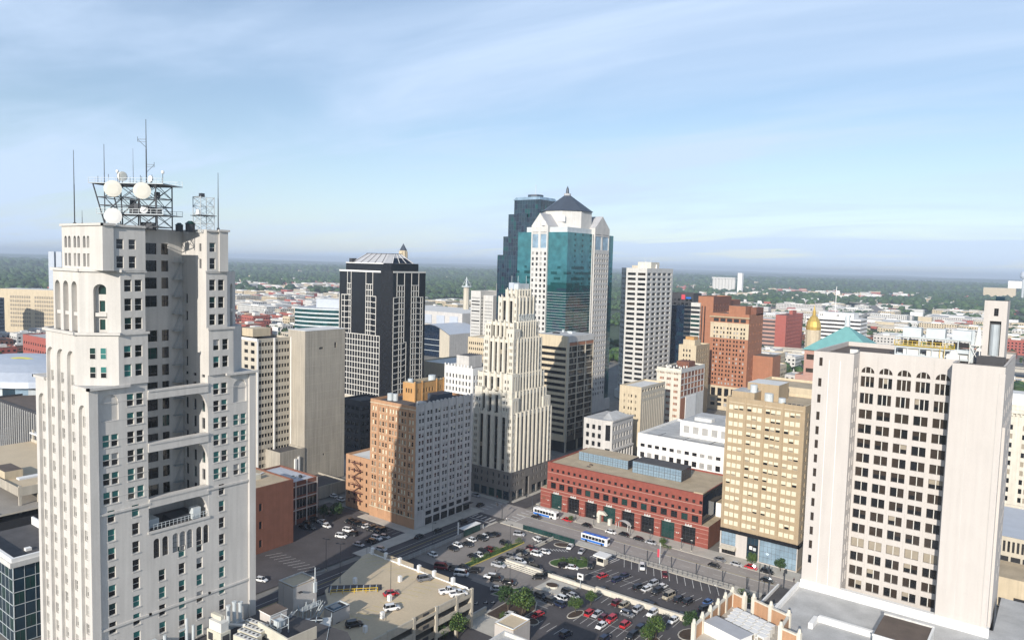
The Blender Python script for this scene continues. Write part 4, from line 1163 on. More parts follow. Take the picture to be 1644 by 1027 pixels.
pw = [(u, u + 0.7, 48.9, 50.6) for u in (1.6, 2.9, 4.2)]; pws = [(u, u + 0.7, 48.9, 50.6) for u in (1.5, 4.6, 6.3, 8.0, 9.8, 12.0, 14.2)]
facade(m, (px0, py0), FRONT, px1 - px0, 45.6, 52.8, pw, 0.2, 'ochre_brick', pane=lambda *a: 'glass_dark'); facade(m, (px1, py0), SIDE, py1 - py0, 45.6, 52.8, pws, 0.2, 'ochre_brick', pane=lambda *a: 'glass_dark')
facade(m, (px1, py1), math.pi, px1 - px0, 45.6, 52.8, [], 0.2, 'ochre_brick'); facade(m, (px0, py1), 1.5 * math.pi, py1 - py0, 45.6, 52.8, [], 0.2, 'ochre_brick')
m.poly([(*p, 52.0) for p in rect(px0, py0, px1, py1)], 'dark_roof'); m.parapet(rect(px0, py0, px1, py1), 52.0, 1.1, 0.4, 'cream_stone')
for y in (0, 4.1, 12.3, 16.4):
    m.box(px1 - 0.3, py0 + y - 0.3, 45.6, px1 + 0.25, py0 + y + 0.3, 53.6, 'ochre_brick', 'cream_stone')
m.build('penthouse', BRICK)
for x_, y_, r_, h_ in ((-15.0, 12, 1.1, 2.0), (-12.5, 21.5, 1.5, 2.8)):
    m = MB(); m.cyl(x_, y_, 52.0, 52 + h_, r_, 'galvanised', 12); m.build('roof_tank', BRICK)
m = MB(); m.box(-9.0, 15.5, 45.6, -3.6, 24, 48.6, 'slate_roof'); m.box(-8.4, 8.8, 45.6, -5.6, 11.2, 46.3, 'unit_white'); m.cyl(-20.2, 6.2, 45.6, 48.3, 1.2, 'galvanised', 10); m.cyl(-17.9, 6.8, 45.6, 48.3, 1.0, 'galvanised', 10); m.build('roof_unit', BRICK)
m = MB(); m.box(-1.4, 27.2, 2.9, 1.7, 32.2, 3.1, 'charcoal', bottom=True); m.build('canopy', BRICK)

# orange walk-up with fire escapes left of it
ESC = block('walk_up', 'short orange brick building with rusty fire escapes left of the brick tower', (-217.2, 196.2), 14.6, 19, 21.6, 'orange_brick', 'white_roof',
            [(u, u + 0.95, z, z + 1.6) for z in (2.0, 5.2, 8.4, 11.6, 14.8, 18.0) for u in (1.4, 4.6, 8.2, 11.9)], [(u, u + 1, z, z + 1.6) for z in (5.2, 8.4, 11.6, 14.8, 18) for u in (3, 8, 13)], 0.25, back=False)
m = MB()
for k in range(6):
    z = 4.0 + 3.0 * k
    m.box(-10.4, -1.3, z, -4.2, -0.1, z + 0.12, 'rust_steel', bottom=True)
    for x in (-10.4, -8.3, -6.3, -4.2):
        m.tube((x, -1.28, z), (x, -1.28, z + 1.0), 0.05, 'rust_steel', 4)
    m.tube((-10.4, -1.28, z + 1.0), (-4.2, -1.28, z + 1.0), 0.06, 'rust_steel', 4)
    if k < 5:
        a, b = (-9.6, -5.2) if k % 2 else (-5.2, -9.6)
        for y in (-1.1, -0.4):
            m.tube((a, y, z), (b, y, z + 3.0), 0.10, 'rust_steel', 4)
m.build('fire_escape', ESC)
roof_kit(ESC, -14, 2, -1, 17, 20.7, 3, 3, 1.2)

# brown brick block and the low deck building behind it
BR = block('brown_building', 'plain brown brick building beside the right edge of the white stepped tower', (-214.5, 118.0), 24, 40.0, 22.8, 'brown_brick', 'gravel_roof', [], [(26.2, 27.4, z, z + 2.6) for z in (2.0, 8.4, 14.6)], 0.3, parapet=0.5, side_wall='brown_brick')
m = MB(); m.box(-12, 30, 22.3, -9.6, 33.4, 24.1, 'unit_cream'); m.tube((-4, 14, 22.6), (-15, 38, 22.6), 0.3, 'white_paint', 5)
for i in range(5):
    m.box(-22 + i * 1.6, 20 + i * 0.8, 22.3, -21 + i * 1.6, 24 + i * 0.8, 22.7, 'dark_roof')
m.build('roof_unit', BR)
LD = block('deck_building', 'low brown building with white frames and cars parked on its roof', (-228.4, 158.1), 24, 21.5, 16.4, 'brown_brick', 'arena_metal', [], [(u, u + 4.4, z, z + 3.2) for u in (1.2, 6.4, 11.6, 16.4) for z in (1.8, 6.2, 10.8)], 0.4, choose(('glass_dark', 3), ('charcoal', 2)), (3, 1), frame='grey_stone', parapet=0.7)
m = MB()
for u in (0.9, 6.0, 11.2, 16.2, 21.0):
    m.box(-0.05, u - 0.2, 0, 0.12, u + 0.2, 16.4, 'grey_stone')
for z in (5.3, 9.8, 14.4):
    m.box(-0.05, 0.4, z, 0.10, 21.3, z + 0.35, 'grey_stone')
m.build('frame', LD)
roof_kit(LD, -12, 9, -2, 20, 15.7, 5, 9, 1.3, ('charcoal', 'dark_steel', 'unit_white'))

# pale slab with a blank side, its windowed wing and low annexe
SB = block('blank_slab', 'tall tan slab with a blank side wall, behind the white stepped tower', (-265.0, 200.9), 12.0, 22.2, 68.6, 'blank_concrete', 'white_roof', [(0.8, 2.0, 59, 62.2)], [(7.6, 9.8, 60.2, 61.2), (16.0, 17.2, 60.4, 62.8), (10.0, 10.8, 12, 13)], 0.35, side_wall='blank_concrete')
m = MB()
for z in range(9, 68, 4):
    m.box(-0.02, 0.2, z, 0.05, 22.0, z + 0.09, 'beige_precast', bottom=True)
m.box(-12, 0, 68.6, 0.1, 22.3, 68.75, 'white_roof')
m.build('panel_joint', SB)
wr = [(z, z + 1.55) for z in [9.5 + 3.3 * k for k in range(17)]]
WG = block('office_wing', 'cream office wing with dark window bands joined to the tan slab', (-275.0, 183.7), 20, 17.4, 65.5, 'beige_precast', 'dark_roof', grid(even(4, 2.8, 1.2, 4.8), wr), grid(even(5, 1.25, 1.0, 1.45) + even(5, 1.25, 9.4, 1.45), wr), 0.25)
m = MB()
for y in (0, 8.3, 16.9):
    m.box(-0.1, y, 6, 0.45, y + 0.55, 65.5, 'white_paint')
m.box(-20, -0.3, 64.6, 0.46, -0.02, 65.7, 'white_paint'); m.box(-17, 4, 65.5, -9, 13, 69.0, 'cream_stone'); m.box(-20, 2, 65.6, -17.5, 15, 67.6, 'brown_roof'); m.box(-14, 17.4, 65.0, -10, 17.6, 69.0, 'white_paint')
m.box(-20, -0.2, 6.0, 0.46, 17.4, 6.6, 'white_paint', bottom=True)
m.build('pier', WG)
AX = block('annexe', 'low concrete annexe with vent shafts at the foot of the tan slab', (-264.6, 188.0), 13, 12.7, 17.5, 'blank_concrete', 'dark_roof', [], [(3, 4.3, 1, 3.4)], .3)
m = MB(); m.box(0.01, 7.2, 6, 0.7, 8.2, 13.5, 'white_paint'); m.box(0.01, 9.0, 6, 0.6, 9.8, 14.2, 'white_paint'); m.build('vent_shaft', AX)
t = block('parking_block', 'low dark parking block between the tan slab and the orange walk-up', (-246.0, 186.0), 18.4, 22, 5.2, 'blank_concrete', 'asphalt', [], [], .3, parapet=0.8)
block('grey_block', 'dark grey office block at the foot of the black glass tower', (-284.5, 249.5), 14.0, 16, 29.0, 'charcoal', 'dark_roof', grid(even(4, 2.4, 1, 3.2), [(z, z + 1.8) for z in (4, 8, 12, 16, 20, 24)]), grid(even(5, 2.0, 1, 3.0), [(z, z + 1.8) for z in (4, 8, 12, 16, 20, 24)]), .25)
block('grey_block', 'wide low grey block right behind the tan slab', (-300.0, 262.0), 30, 30, 18.0, 'grey_stone', 'grey_roof', grid(even(8, 2.2, 1, 3.6), [(z, z + 1.6) for z in (3, 7.5, 12)]), grid(even(8, 2.2, 1, 3.6), [(z, z + 1.6) for z in (3, 7.5, 12)]), .25)

# art deco tower
def deco_tower():
    root = thing('deco_tower', 'cream art deco tower of fluted piers with stepped shoulders and a silver crown', 'tower', (-184.4, 245.0, 0))
    CT = 'cream_terracotta'
    w = MB(); g = MB(); pr = MB()
    pk = choose(('glass_dark', 6), ('glass_grey', 2), ('blind_tan', 1))
    spand = choose(('glass_dark', 3), ('charcoal', 2))
    def fluted(x0, y0, x1, y1, z0, z1, pf, ps, solid=2.6, merlon=1.2, front=True, side=True):
        """shaft with continuous vertical window slots between projecting piers"""
        Lf, Ls = x1 - x0, y1 - y0
        def slots(L, n):
            if n == 0: return []
            p = (L - 2 * solid) / n
            return [(solid + i * p + p * 0.28, solid + (i + 1) * p - p * 0.28 + 0.12) for i in range(n)]
        sf, ss = slots(Lf, pf), slots(Ls, ps)
        def pairs(L):
            out = []
            for u in (0.55, 1.45, L - 2.1, L - 1.2):
                k = z0 + 1.0
                while k + 1.5 < z1 - 0.8:
                    out.append((u, u + 0.62, k, k + 1.5)); k += 2.85
            return out
        of = [(a, b, z0, z1 - 1.4, '-b') for a, b in sf] + pairs(Lf)
        os_ = [(a, b, z0, z1 - 1.4, '-b') for a, b in ss] + pairs(Ls)
        facade(w, (x0, y0), FRONT, Lf, z0, z1, of, 0.55, CT); facade(w, (x1, y0), SIDE, Ls, z0, z1, os_, 0.55, CT)
        facade(w, (x1, y1), math.pi, Lf, z0, z1, [], .5, CT); facade(w, (x0, y1), 1.5 * math.pi, Ls, z0, z1, [], .5, CT)
        w.poly([(*p, z1 - 0.4) for p in rect(x0, y0, x1, y1)], 'grey_roof')
        for o, a, ops in (((x0, y0), FRONT, of), ((x1, y0), SIDE, os_)):
            cells = []
            for q in ops:
                if len(q) > 4:
                    k = z0
                    while k < q[3] - 0.2:
                        e = min(k + 1.9, q[3]); cells.append((q[0], q[1], k, e)); f = min(k + 2.85, q[3])
                        if f > e: cells.append((q[0], q[1], e, f))
                        k += 2.85
                else:
                    cells.append(q)
            pane_strip(g, o, a, cells, 0.55, lambda a_, b_, c_, d_: spand() if d_ - c_ < 1.2 else pk())
        # projecting piers with merlon tops
        for o, a, L, sl_ in (((x0, y0), FRONT, Lf, sf), ((x1, y0), SIDE, Ls, ss)):
            (ux, uy), (nx, ny) = uv(a)
            edges = [(sl_[i][1], sl_[i + 1][0]) for i in range(len(sl_) - 1)]
            if sl_:
                edges = [(sl_[0][0] - 0.9, sl_[0][0])] + edges + [(sl_[-1][1], sl_[-1][1] + 0.9)]
            pr.T = Matrix.Translation((o[0], o[1], 0)) @ Matrix.Rotation(a, 4, 'Z')
            for e0, e1 in edges:
                c = (e0 + e1) / 2; hw = max(0.28, (e1 - e0) / 2 - 0.1)
                pr.box(c - hw, -0.34, z0, c + hw, 0.0, z1 + merlon * 0.5, CT); pr.box(c - hw * 0.55, -0.5, z0, c + hw * 0.55, -0.34, z1 + merlon, CT); pr.box(c - hw * 0.9, 0.0, z1, c + hw * 0.9, 0.5, z1 + merlon * 0.5, CT)
            pr.box(-0.12, -0.12, z0, 0.6, 0.0, z1 + merlon * 0.4, CT); pr.box(L - 0.6, -0.12, z0, L + 0.1, 0.0, z1 + merlon * 0.4, CT)
            pr.T = None
    W0, D0 = 21.6, 29.5
    # dark stone base with shop windows
    bops = [(u, u + 3.2, 0.4, 4.0) for u in (1.2, 5.4, 9.6, 13.8, 17.6)]; sops = [(u, u + 3.4, 0.4, 4.0) for u in (1.2, 5.6, 15.4, 19.8, 24.4)]
    b2 = [(u, u + 0.8, z, z + 1.7) for u in (1.5, 2.7, 5.2, 8.4, 11.6, 14.8, 17.6, 19.4) for z in (6.0, 9.2)]; s2 = [(u, u + 0.8, z, z + 1.7) for u in (1.5, 3.4, 4.6, 7.4, 8.6, 15.6, 18.6, 21.8, 25, 27.4) for z in (6.0, 9.2)]
    ent = [(10.6, 13.2, 0.3, 8.6)]
    sops = [q for q in sops if not (q[0] < 13.2 and q[1] > 10.6)]
    s2 = [q for q in s2 if not (q[0] < 13.4 and q[1] > 10.4)]
    facade(w, (-W0, 0), FRONT, W0, 0, 12.4, bops + b2, 0.5, 'dark_podium_stone'); facade(w, (0, 0), SIDE, D0, 0, 12.4, sops + s2 + ent, 0.5, 'dark_podium_stone')
    facade(w, (0, D0), math.pi, W0, 0, 12.4, [], .5, 'dark_podium_stone'); facade(w, (-W0, D0), 1.5 * math.pi, D0, 0, 12.4, [], .5, 'dark_podium_stone')
    w.poly([(*p, 12.4) for p in rect(-W0, 0, 0, D0)], 'grey_stone')
    pane_strip(g, (-W0, 0), FRONT, bops + b2, 0.5, choose(('glass_blue', 2), ('glass_green', 1), ('glass_dark', 2)), None); pane_strip(g, (0, 0), SIDE, sops + s2 + ent, 0.5, choose(('glass_blue', 2), ('glass_green', 1), ('glass_dark', 2)), None)
    fluted(-W0 + 0.15, 0.15, -0.15, D0 - 0.15, 12.4, 36.8, 4, 8)
    fluted(-W0 + 0.15, 1.4, -1.6, D0 - 2.6, 36.8, 45.6, 4, 8)
    fluted(-W0 + 0.3, 2.6, -2.4, D0 - 3.6, 45.6, 53.0, 4, 8)
    fluted(-19.4, 3.8, -3.2, D0 - 5.0, 53.0, 68.0, 4, 7)
    fluted(-18.8, 5.0, -4.2, D0 - 6.4, 68.0, 75.0, 4, 7)
    fluted(-15.6, 8.6, -5.6, 22.0, 75.0, 85.6, 2, 4, 1.4)
    fluted(-13.2, 10.4, -6.8, 20.6, 85.6, 88.6, 2, 4, 1.0)
    # shoulder blocks at the front corner
    for x0, y0, x1, y1, z0, z1 in ((-6.2, 0.4, -0.6, 5.0, 36.8, 43.6), (-6.6, 1.5, -1.7, 6.0, 45.6, 53.6), (-21.0, 0.4, -17.2, 5, 36.8, 47.0), (-7.2, 3.6, -3.0, 8, 68, 72.6), (-19.0, 3.6, -15.6, 8, 68, 74), (-4.6, 23.0, -0.4, 28.6, 36.8, 42)):
        facade(w, (x0, y0), FRONT, x1 - x0, z0, z1, [(0.9 + 1.5 * i, 1.5 + 1.5 * i, z, z + 1.4) for i in range(2) for z in (z0 + 1.2, z0 + 4.0) if z + 1.4 < z1 - .4], 0.25, CT, pane=pk); facade(w, (x1, y0), SIDE, y1 - y0, z0, z1, [(1.2, 1.8, z0 + .8, z1 - 1.2), (2.9, 3.5, z0 + .8, z1 - 1.2)], 0.25, CT, pane=lambda *a: 'glass_dark')
        facade(w, (x1, y1), math.pi, x1 - x0, z0, z1, [], .3, CT); facade(w, (x0, y1), 1.5 * math.pi, y1 - y0, z0, z1, [], .3, CT); w.poly([(*p, z1) for p in rect(x0, y0, x1, y1)], CT)
    w.build('wall', root); g.build('window', root, kind='stuff'); pr.build('pier', root)
    c = MB(); c.box(-12.4, 11.4, 88.6, -9.8, 16.0, 92.0, 'arena_metal'); c.box(-9.7, 11.6, 88.6, -7.4, 19.6, 91.6, 'galvanised')
    for x, y in ((-11.6, 12.4), (-8.2, 18.4), (-9.4, 14)):
        c.tube((x, y, 91.5), (x, y, 95.0), 0.08, 'galvanised', 4)
    c.build('crown', root)
    s = MB(); s.box(-5.0, 9.0, 75.4, -4.8, 20.4, 75.7, 'galvanised', bottom=True); s.box(-5.0, 9.0, 78.0, -4.8, 20.4, 78.2, 'galvanised', bottom=True)
    for i in range(7):
        y = 9.4 + 1.75 * i
        s.tube((-4.9, y, 75.0), (-4.9, y, 78.8), 0.12, 'galvanised', 4)
        if i < 6:
            s.tube((-4.9, y + .6, 75.8), (-4.9, y + 1.2, 77.8), 0.10, 'galvanised', 4)
    s.build('sign_frame', root)
    d = MB(); d.cyl(0, 0, 0, 0.9, 0.7, 'dish_white', 10, 0.9); d.build('dish', root, loc=(-3.6, 21.5, 85.0))
deco_tower()

# brown gridded tower half in the deco tower's shade
def grid_tower():
    root = thing('gridded_tower', 'brown office tower gridded in concrete with bronze panes beside the deco tower', 'tower', (-211.7, 328.8, 0))
    w = MB(); W_, D, H = 21.0, 25.5, 62.8
    rows = [(z, z + 1.75) for z in [9.5 + 3.24 * k for k in range(15)]]
    fo = grid([(0.8, 19.6)], rows); so_ = grid([(0.7, 8.4), (8.9, 16.6), (17.1, 24.8)], [(z - 0.3, z + 2.3) for z, _ in rows])
    facade(w, (-W_, 0), FRONT, W_, 6, H, fo, 0.9, 'cream_stone'); facade(w, (0, 0), SIDE, D, 6, H, so_, 0.35, 'bronze_frame')
    facade(w, (0, D), math.pi, W_, 6, H, [], .3, 'bronze_frame'); facade(w, (-W_, D), 1.5 * math.pi, D, 6, H, [], .3, 'bronze_frame')
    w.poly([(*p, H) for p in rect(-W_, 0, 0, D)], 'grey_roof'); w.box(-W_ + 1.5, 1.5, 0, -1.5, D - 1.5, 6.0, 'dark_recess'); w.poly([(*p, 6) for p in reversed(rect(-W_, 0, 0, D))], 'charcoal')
    w.build('wall', root)
    g = MB(); pk = choose(('glass_brown', 6), ('glass_dark', 3), ('blind_tan', 2)); cells = []
    for z, z2 in rows:
        for a in (0.7, 8.9, 17.1):
            for i in range(6):
                cells.append((a + i * 1.283, a + (i + 1) * 1.283, z - 0.3, z2 + 0.55))
    pane_strip(g, (0, 0), SIDE, cells, 0.35, pk, (2, 1), 'bronze_frame'); pane_strip(g, (-W_, 0), FRONT, fo, 0.9, choose(('glass_dark', 1)))
    g.build('window', root, kind='stuff')
    f = MB()
    for y in (0.0, 8.4, 16.6, 24.9):
        f.box(-0.05, y, 6, 0.42, y + 0.55, H - 3.4, 'beige_precast')
    for z, z2 in rows:
        f.box(-0.05, 0.6, z2 + 0.58, 0.22, 24.9, z2 + 0.98, 'beige_precast')
    f.box(-0.02, 0, H - 3.3, 0.5, D, H, 'grey_stone'); f.box(-0.02, 0.3, H - 5.2, 0.35, D - .2, H - 3.6, 'rust_brick')
    for x in (-0.6, -W_ + .2):
        f.box(x, -0.3, 6, x + 0.6, 0.05, H, 'beige_precast')
    for x, y in ((-0.9, 0.5), (-0.9, 12), (-0.9, 24), (-20, 0.5)):
        f.box(x, y, 0, x + 0.7, y + 0.8, 6, 'beige_precast')
    f.build('frame', root)
    roof_kit(root, -18, 3, -3, 22, H, 4, 21, 2.0)
grid_tower()

# black glass tower with pale grid lines
def black_tower():
    root = thing('black_tower', 'black glass tower with pale grid lines stepping up its faces and a sloped glass top', 'tower', (-355.9, 333.5, 0))
    w = MB(); W_, D, H, c = 46.5, 36.0, 93.2, 5.6
    pts = [(-W_, 0), (-c, 0), (0, c), (0, D), (-W_, D)]
    w.prism(pts, 0, H, 'black_panel', 'dark_roof')
    in2 = [(-W_ + 3.8, 2.2), (-c - .5, 2.2), (-3.0, c + 1.0), (-3.0, D - 4), (-W_ + 3.8, D - 4)]
    w.prism(in2, H, 98.4, 'black_panel', 'lead_roof'); w.build('wall', root)
    r = MB(); a = [(-W_ + 6, 5.0), (-c - 2.0, 5.0), (-4.8, c + 3.0), (-4.8, D - 6), (-W_ + 6, D - 6)]; b = [(-W_ + 12, 13.0), (-c - 6.5, 13.0), (-11.0, 16), (-11.0, D - 12), (-W_ + 12, D - 12)]
    r.frustum(a, 98.5, b, 104.6, 'lead_roof', 'lead_roof'); r.build('sloped_roof', root)
    s = MB(); s.frustum([(-4.75, 9.5), (-4.75, 28)], 98.6, [(-10.9, 17), (-10.9, 23)], 104.4, 'glass_navy'); s.prism(b, 104.6, 105.0, 'charcoal')
    for i in range(5):
        p, q = (-38 + 7 * i, 4.9, 98.6), (-33 + 4.7 * i, 12.9, 104.6); s.tube(p, q, 0.22, 'charcoal', 4)
    for i in range(4):
        s.tube((-4.7, 9.4 + 6.3 * i, 98.6), (-10.9, 17 + 2.0 * i, 104.6), 0.2, 'white_paint', 4)
    s.build('skylight', root)
    m = MB()
    def gridlines(o, ang, region, floor0=8.0, st=3.86, wd=0.42):
        (ux, uy), (nx, ny) = uv(ang)
        m.T = Matrix.Translation((o[0], o[1], 0)) @ Matrix.Rotation(ang, 4, 'Z')
        for u0, u1, n, za, zb in region:
            for i in range(n + 1):
                u = u0 + (u1 - u0) * i / n
                m.box(u - wd / 2, -0.22, za, u + wd / 2, 0.0, zb, 'light_frame', bottom=True)
            k = 0
            z = zb
            while z > za - 0.01:
                m.box(u0 - wd / 2, -0.25, z - 0.24, u1 + wd / 2, -0.02, z + 0.24, 'light_frame', bottom=True); z -= st
        m.T = None
    gridlines((-W_, 0), FRONT, [(0.3, W_ - c - 0.5, 15, 8, 50.6), (2.4, 8.2, 2, 50.6, 76.5), (8.2, 12.0, 2, 50.6, 84.4), (26.8, 33.4, 3, 50.6, 84.4), (33.4, 36.6, 1, 50.6, 76.5), (-0.1, 0.1, 1, 50.6, 76.5)])
    gridlines((0, 0), SIDE, [(c + 0.6, c + 3.6, 1, 8, 76.0), (c + 3.6, c + 10.4, 3, 8, 84.0), (22.6, 29.4, 3, 8, 84.0), (29.4, 33.6, 2, 8, 76.0), (c + 10.4, c + 12.6, 1, 8, 46)])
    m.box(-W_ - 0.1, -0.3, H - 0.9, -c, 0.02, H + 0.2, 'white_paint'); m.box(-0.02, c, H - 0.9, 0.3, D, H + 0.2, 'light_frame')
    for o, us in (((-W_, 0), (8.2, 12.0, 26.8, 33.4)),):
        for u in us:
            m.box(-W_ + u - .2, -0.22, 84.4, -W_ + u + .2, 0, H, 'light_frame')
    for u in (c + 3.6, c + 10.4, 22.6, 29.4):
        m.box(0, u - .2, 84.0, 0.22, u + .2, H, 'light_frame')
    m.box(-W_ - .1, -0.35, 0, -c, -0.02, 8.0, 'beige_precast'); m.box(-0.02, c, 0, 0.4, D, 6.0, 'charcoal')
    m.build('grid_frame', root)
    u = MB(); u.box(-W_ + 5, 4, 98.4, -W_ + 8, 8, 101.2, 'charcoal'); u.box(-W_ + 3.8, 2.0, 97.9, -c, 2.19, 98.5, 'white_paint'); u.build('roof_unit', root)
black_tower()
t = thing('far_belfry', 'pale stone turret with a dark pointed cap just above the black glass tower', 'turret', (-450, 440, 0))
m = MB(); oc = [(3.4 * math.cos(math.pi / 8 + math.pi / 4 * i), 3.4 * math.sin(math.pi / 8 + math.pi / 4 * i)) for i in range(8)]
m.prism(oc, 0, 109.0, 'cream_stone')
for a in range(4):
    x, y = 2.9 * math.cos(math.pi / 2 * a + .4), 2.9 * math.sin(math.pi / 2 * a + .4); m.box(x - .7, y - .7, 97, x + .7, y + .7, 108, 'cream_stone')
m.build('shaft', t); m = MB(); m.cone(oc, 109.0, (0, 0, 115.0), 'slate_roof'); m.build('cap', t)

# teal glass tower with gables and a pyramid roof
def teal_tower():
    root = thing('teal_tower', 'teal glass tower with pale gabled stone bays and a dark pyramid roof', 'tower', (-258.8, 397.3, 0))
    H = 121.3
    xs = (-39.5, -27.7, -14.8, 0.0); ys = (0.0, 31.2, 50.3, 58.0)
    w = MB()
    gp = choose(('glass_teal', 5), ('glass_teal_dark', 2)); gl = choose(('glass_teal_dark', 5), ('glass_blue', 3))
    def glazing(o, ang, L, hi, dark_cols=()):
        (ux, uy), (nx, ny) = uv(ang)
        z = 8.0
        while z < hi - 0.1:
            e = min(z + 1.76, hi)
            for a, b in [(L * i / 6, L * (i + 1) / 6) for i in range(6)]:
                k_ = int(round(z / 1.76)); mt = ('glass_teal' if k_ % 2 or z > 100 or rng.random() < .5 else 'glass_teal_dark') if z > 86 else (gl() if z < 66 else ('glass_teal_dark' if k_ % 2 else gl()))
                w.poly([(o[0] + ux * a, o[1] + uy * a, z), (o[0] + ux * b, o[1] + uy * b, z), (o[0] + ux * b, o[1] + uy * b, e), (o[0] + ux * a, o[1] + uy * a, e)], mt)
            z = e
    glazing((xs[0], 0), FRONT, xs[1] - xs[0], H); glazing((xs[2], 0), FRONT, -xs[2], H); glazing((0, 0), SIDE, ys[1], H); glazing((0, ys[2]), SIDE, ys[3] - ys[2], H)
    facade(w, (0, ys[3]), math.pi, -xs[0], 8, H, [], .3, 'glass_teal'); facade(w, (xs[0], ys[3]), 1.5 * math.pi, ys[3], 8, H, [], .3, 'glass_teal')
    w.poly([(*p, H) for p in rect(xs[0], 0, 0, ys[3])], 'lead_roof'); w.prism(rect(xs[0] - 1, -1, 1, ys[3] + 1), 0, 8.0, 'grey_stone')
    w.build('glazing', root)
    # stone bays with punched windows and gables
    st = MB(); g = MB()
    rows = [(z, z + 1.9) for z in [12 + 3.5 * k for k in range(28)]]
    def bay(o, ang, L, n, wall):
        (ux, uy), (nx, ny) = uv(ang)
        ops = [(L * (i + .5) / n - 0.8, L * (i + .5) / n + 0.8, c, d) for c, d in rows for i in range(n)]
        tall = [(L * (i) / 2 + 0.9, L * (i + 1) / 2 - 0.9, 111.0, 120.0) for i in range(2)] + [(L * i / 2 + 0.9, L * (i + 1) / 2 - 0.9, 121.0, 123.4) for i in range(2)]
        fo = (o[0] - nx * 1.2, o[1] - ny * 1.2)
        facade(st, fo, ang, L, 8, 125.4, ops + tall, 0.4, wall)
        pane_strip(g, fo, ang, ops, 0.4, choose(('glass_dark', 3), ('glass_grey', 2), ('blind_grey', 1))); pane_strip(g, fo, ang, tall[:2], 0.4, lambda *a: 'glass_sky_reflection'); pane_strip(g, fo, ang, tall[2:], 0.4, lambda *a: 'dark_recess')
        st.T = Matrix.Translation((fo[0], fo[1], 0)) @ Matrix.Rotation(ang, 4, 'Z')
        st.poly([(0, 0, 125.4), (L, 0, 125.4), (L * .5, 0, 133.6)], wall)
        dd = 16
        st.poly([(L, 0, 125.4), (L, dd, 125.4), (L * .5, dd, 133.6), (L * .5, 0, 133.6)], 'lead_roof'); st.poly([(L * .5, 0, 133.6), (L * .5, dd, 133.6), (0, dd, 125.4), (0, 0, 125.4)], 'lead_roof')
        st.box(0, 0.01, H, L, dd, 125.39, wall); st.poly([(0, 0, 8), (0, 1.2, 8), (0, 1.2, H), (0, 0, H)][::-1], wall); st.poly([(L, 0, 8), (L, 1.2, 8), (L, 1.2, H), (L, 0, H)], wall)
        st.T = None
    bay((xs[1], 0), FRONT, xs[2] - xs[1], 4, 'pale_stone'); bay((0, ys[1]), SIDE, ys[2] - ys[1], 6, 'grey_stone')  # side bay greyer: its shade is put into the stone colour
    for k in range(56):
        z = 12 + 1.76 * k
        if z < 84 or k % 2 == 0:
            st.box(xs[2], -0.12, z, 0.12, 0.0, z + 0.16, 'galvanised', bottom=True) if z < 84 else None
            st.box(0.0, 0.0, z, 0.12, ys[1] - 1, z + 0.16, 'galvanised', bottom=True) if z < 84 else None
            st.box(xs[0], -0.12, z, xs[1], 0, z + 0.16, 'galvanised', bottom=True) if z < 84 else None
    st.box(-0.1, 29.6, 8, 0.5, 30.4, H, 'pale_stone'); st.box(-0.4, -0.4, 112, 0.25, 0.25, H, 'glass_teal')
    for y in (8, 17, 27):
        for k in range(30):
            st.box(0.02, y, 18 + 3.5 * k, 0.16, y + 1.6, 19.4 + 3.5 * k, 'glass_teal_dark')
    st.build('stone_bay', root); g.build('window', root, kind='stuff')
    cr = MB(); cx, cy = -19.0, 27.0
    cr.prism(rect(xs[0] + 6, 1.5, -1.5, 34), H, 124.6, 'galvanised', 'lead_roof')
    oc = [(cx + 17.0 * math.cos(math.pi / 8 + math.pi / 4 * i), cy + 17.0 * math.sin(math.pi / 8 + math.pi / 4 * i)) for i in range(8)]
    cr.prism(oc, H, 136.0, 'pale_stone'); cr.box(cx + 3, cy - 16.2, 128.6, cx + 9, cy - 15.0, 132.2, 'white_paint'); cr.build('drum', root)
    py = MB(); oc2 = [(cx + (x - cx) * 1.06, cy + (y - cy) * 1.06) for x, y in oc]; small = [(cx + (x - cx) * .14, cy + (y - cy) * .14) for x, y in oc]
    py.frustum(oc2, 136.0, small, 147.0, 'slate_roof'); py.build('pyramid_roof', root)
    f = MB(); f.prism(small, 147.0, 148.4, 'lead_roof'); f.cyl(cx, cy, 148.4, 151.5, 1.2, 'slate_roof', 8, .9); f.cyl(cx, cy, 151.5, 153.5, .9, 'slate_roof', 8, .1); f.build('finial', root)
    sg = MB(); sg.T = Matrix.Translation((xs[1], -1.26, 0))
    for i, (wd, hh) in enumerate(((1.1, 2.2), (.9, 2.2), (1.2, 2.2), (1.0, 2.2))):
        x = 1.6 + i * 1.55; sg.box(x, 0, 125.6, x + wd * .35, .05, 125.6 + hh, 'white_paint'); sg.box(x, 0.0, 125.6 + hh - .35, x + wd, .05, 125.6 + hh, 'white_paint')
    sg.cyl(9.6, 0, 125.4, 125.5, 1.6, 'white_paint', 4); sg.poly([(9.6 + 1.6 * math.cos(2 * math.pi * i / 14), 0, 127.2 + 1.6 * math.sin(2 * math.pi * i / 14)) for i in range(14)], 'white_paint')
    for i in range(8):
        sg.box(1.6 + i * .95, 0, 124.5, 2.1 + i * .95, .05, 125.1, 'white_paint')
    sg.T = None; sg.build('wall_sign', root)
teal_tower()
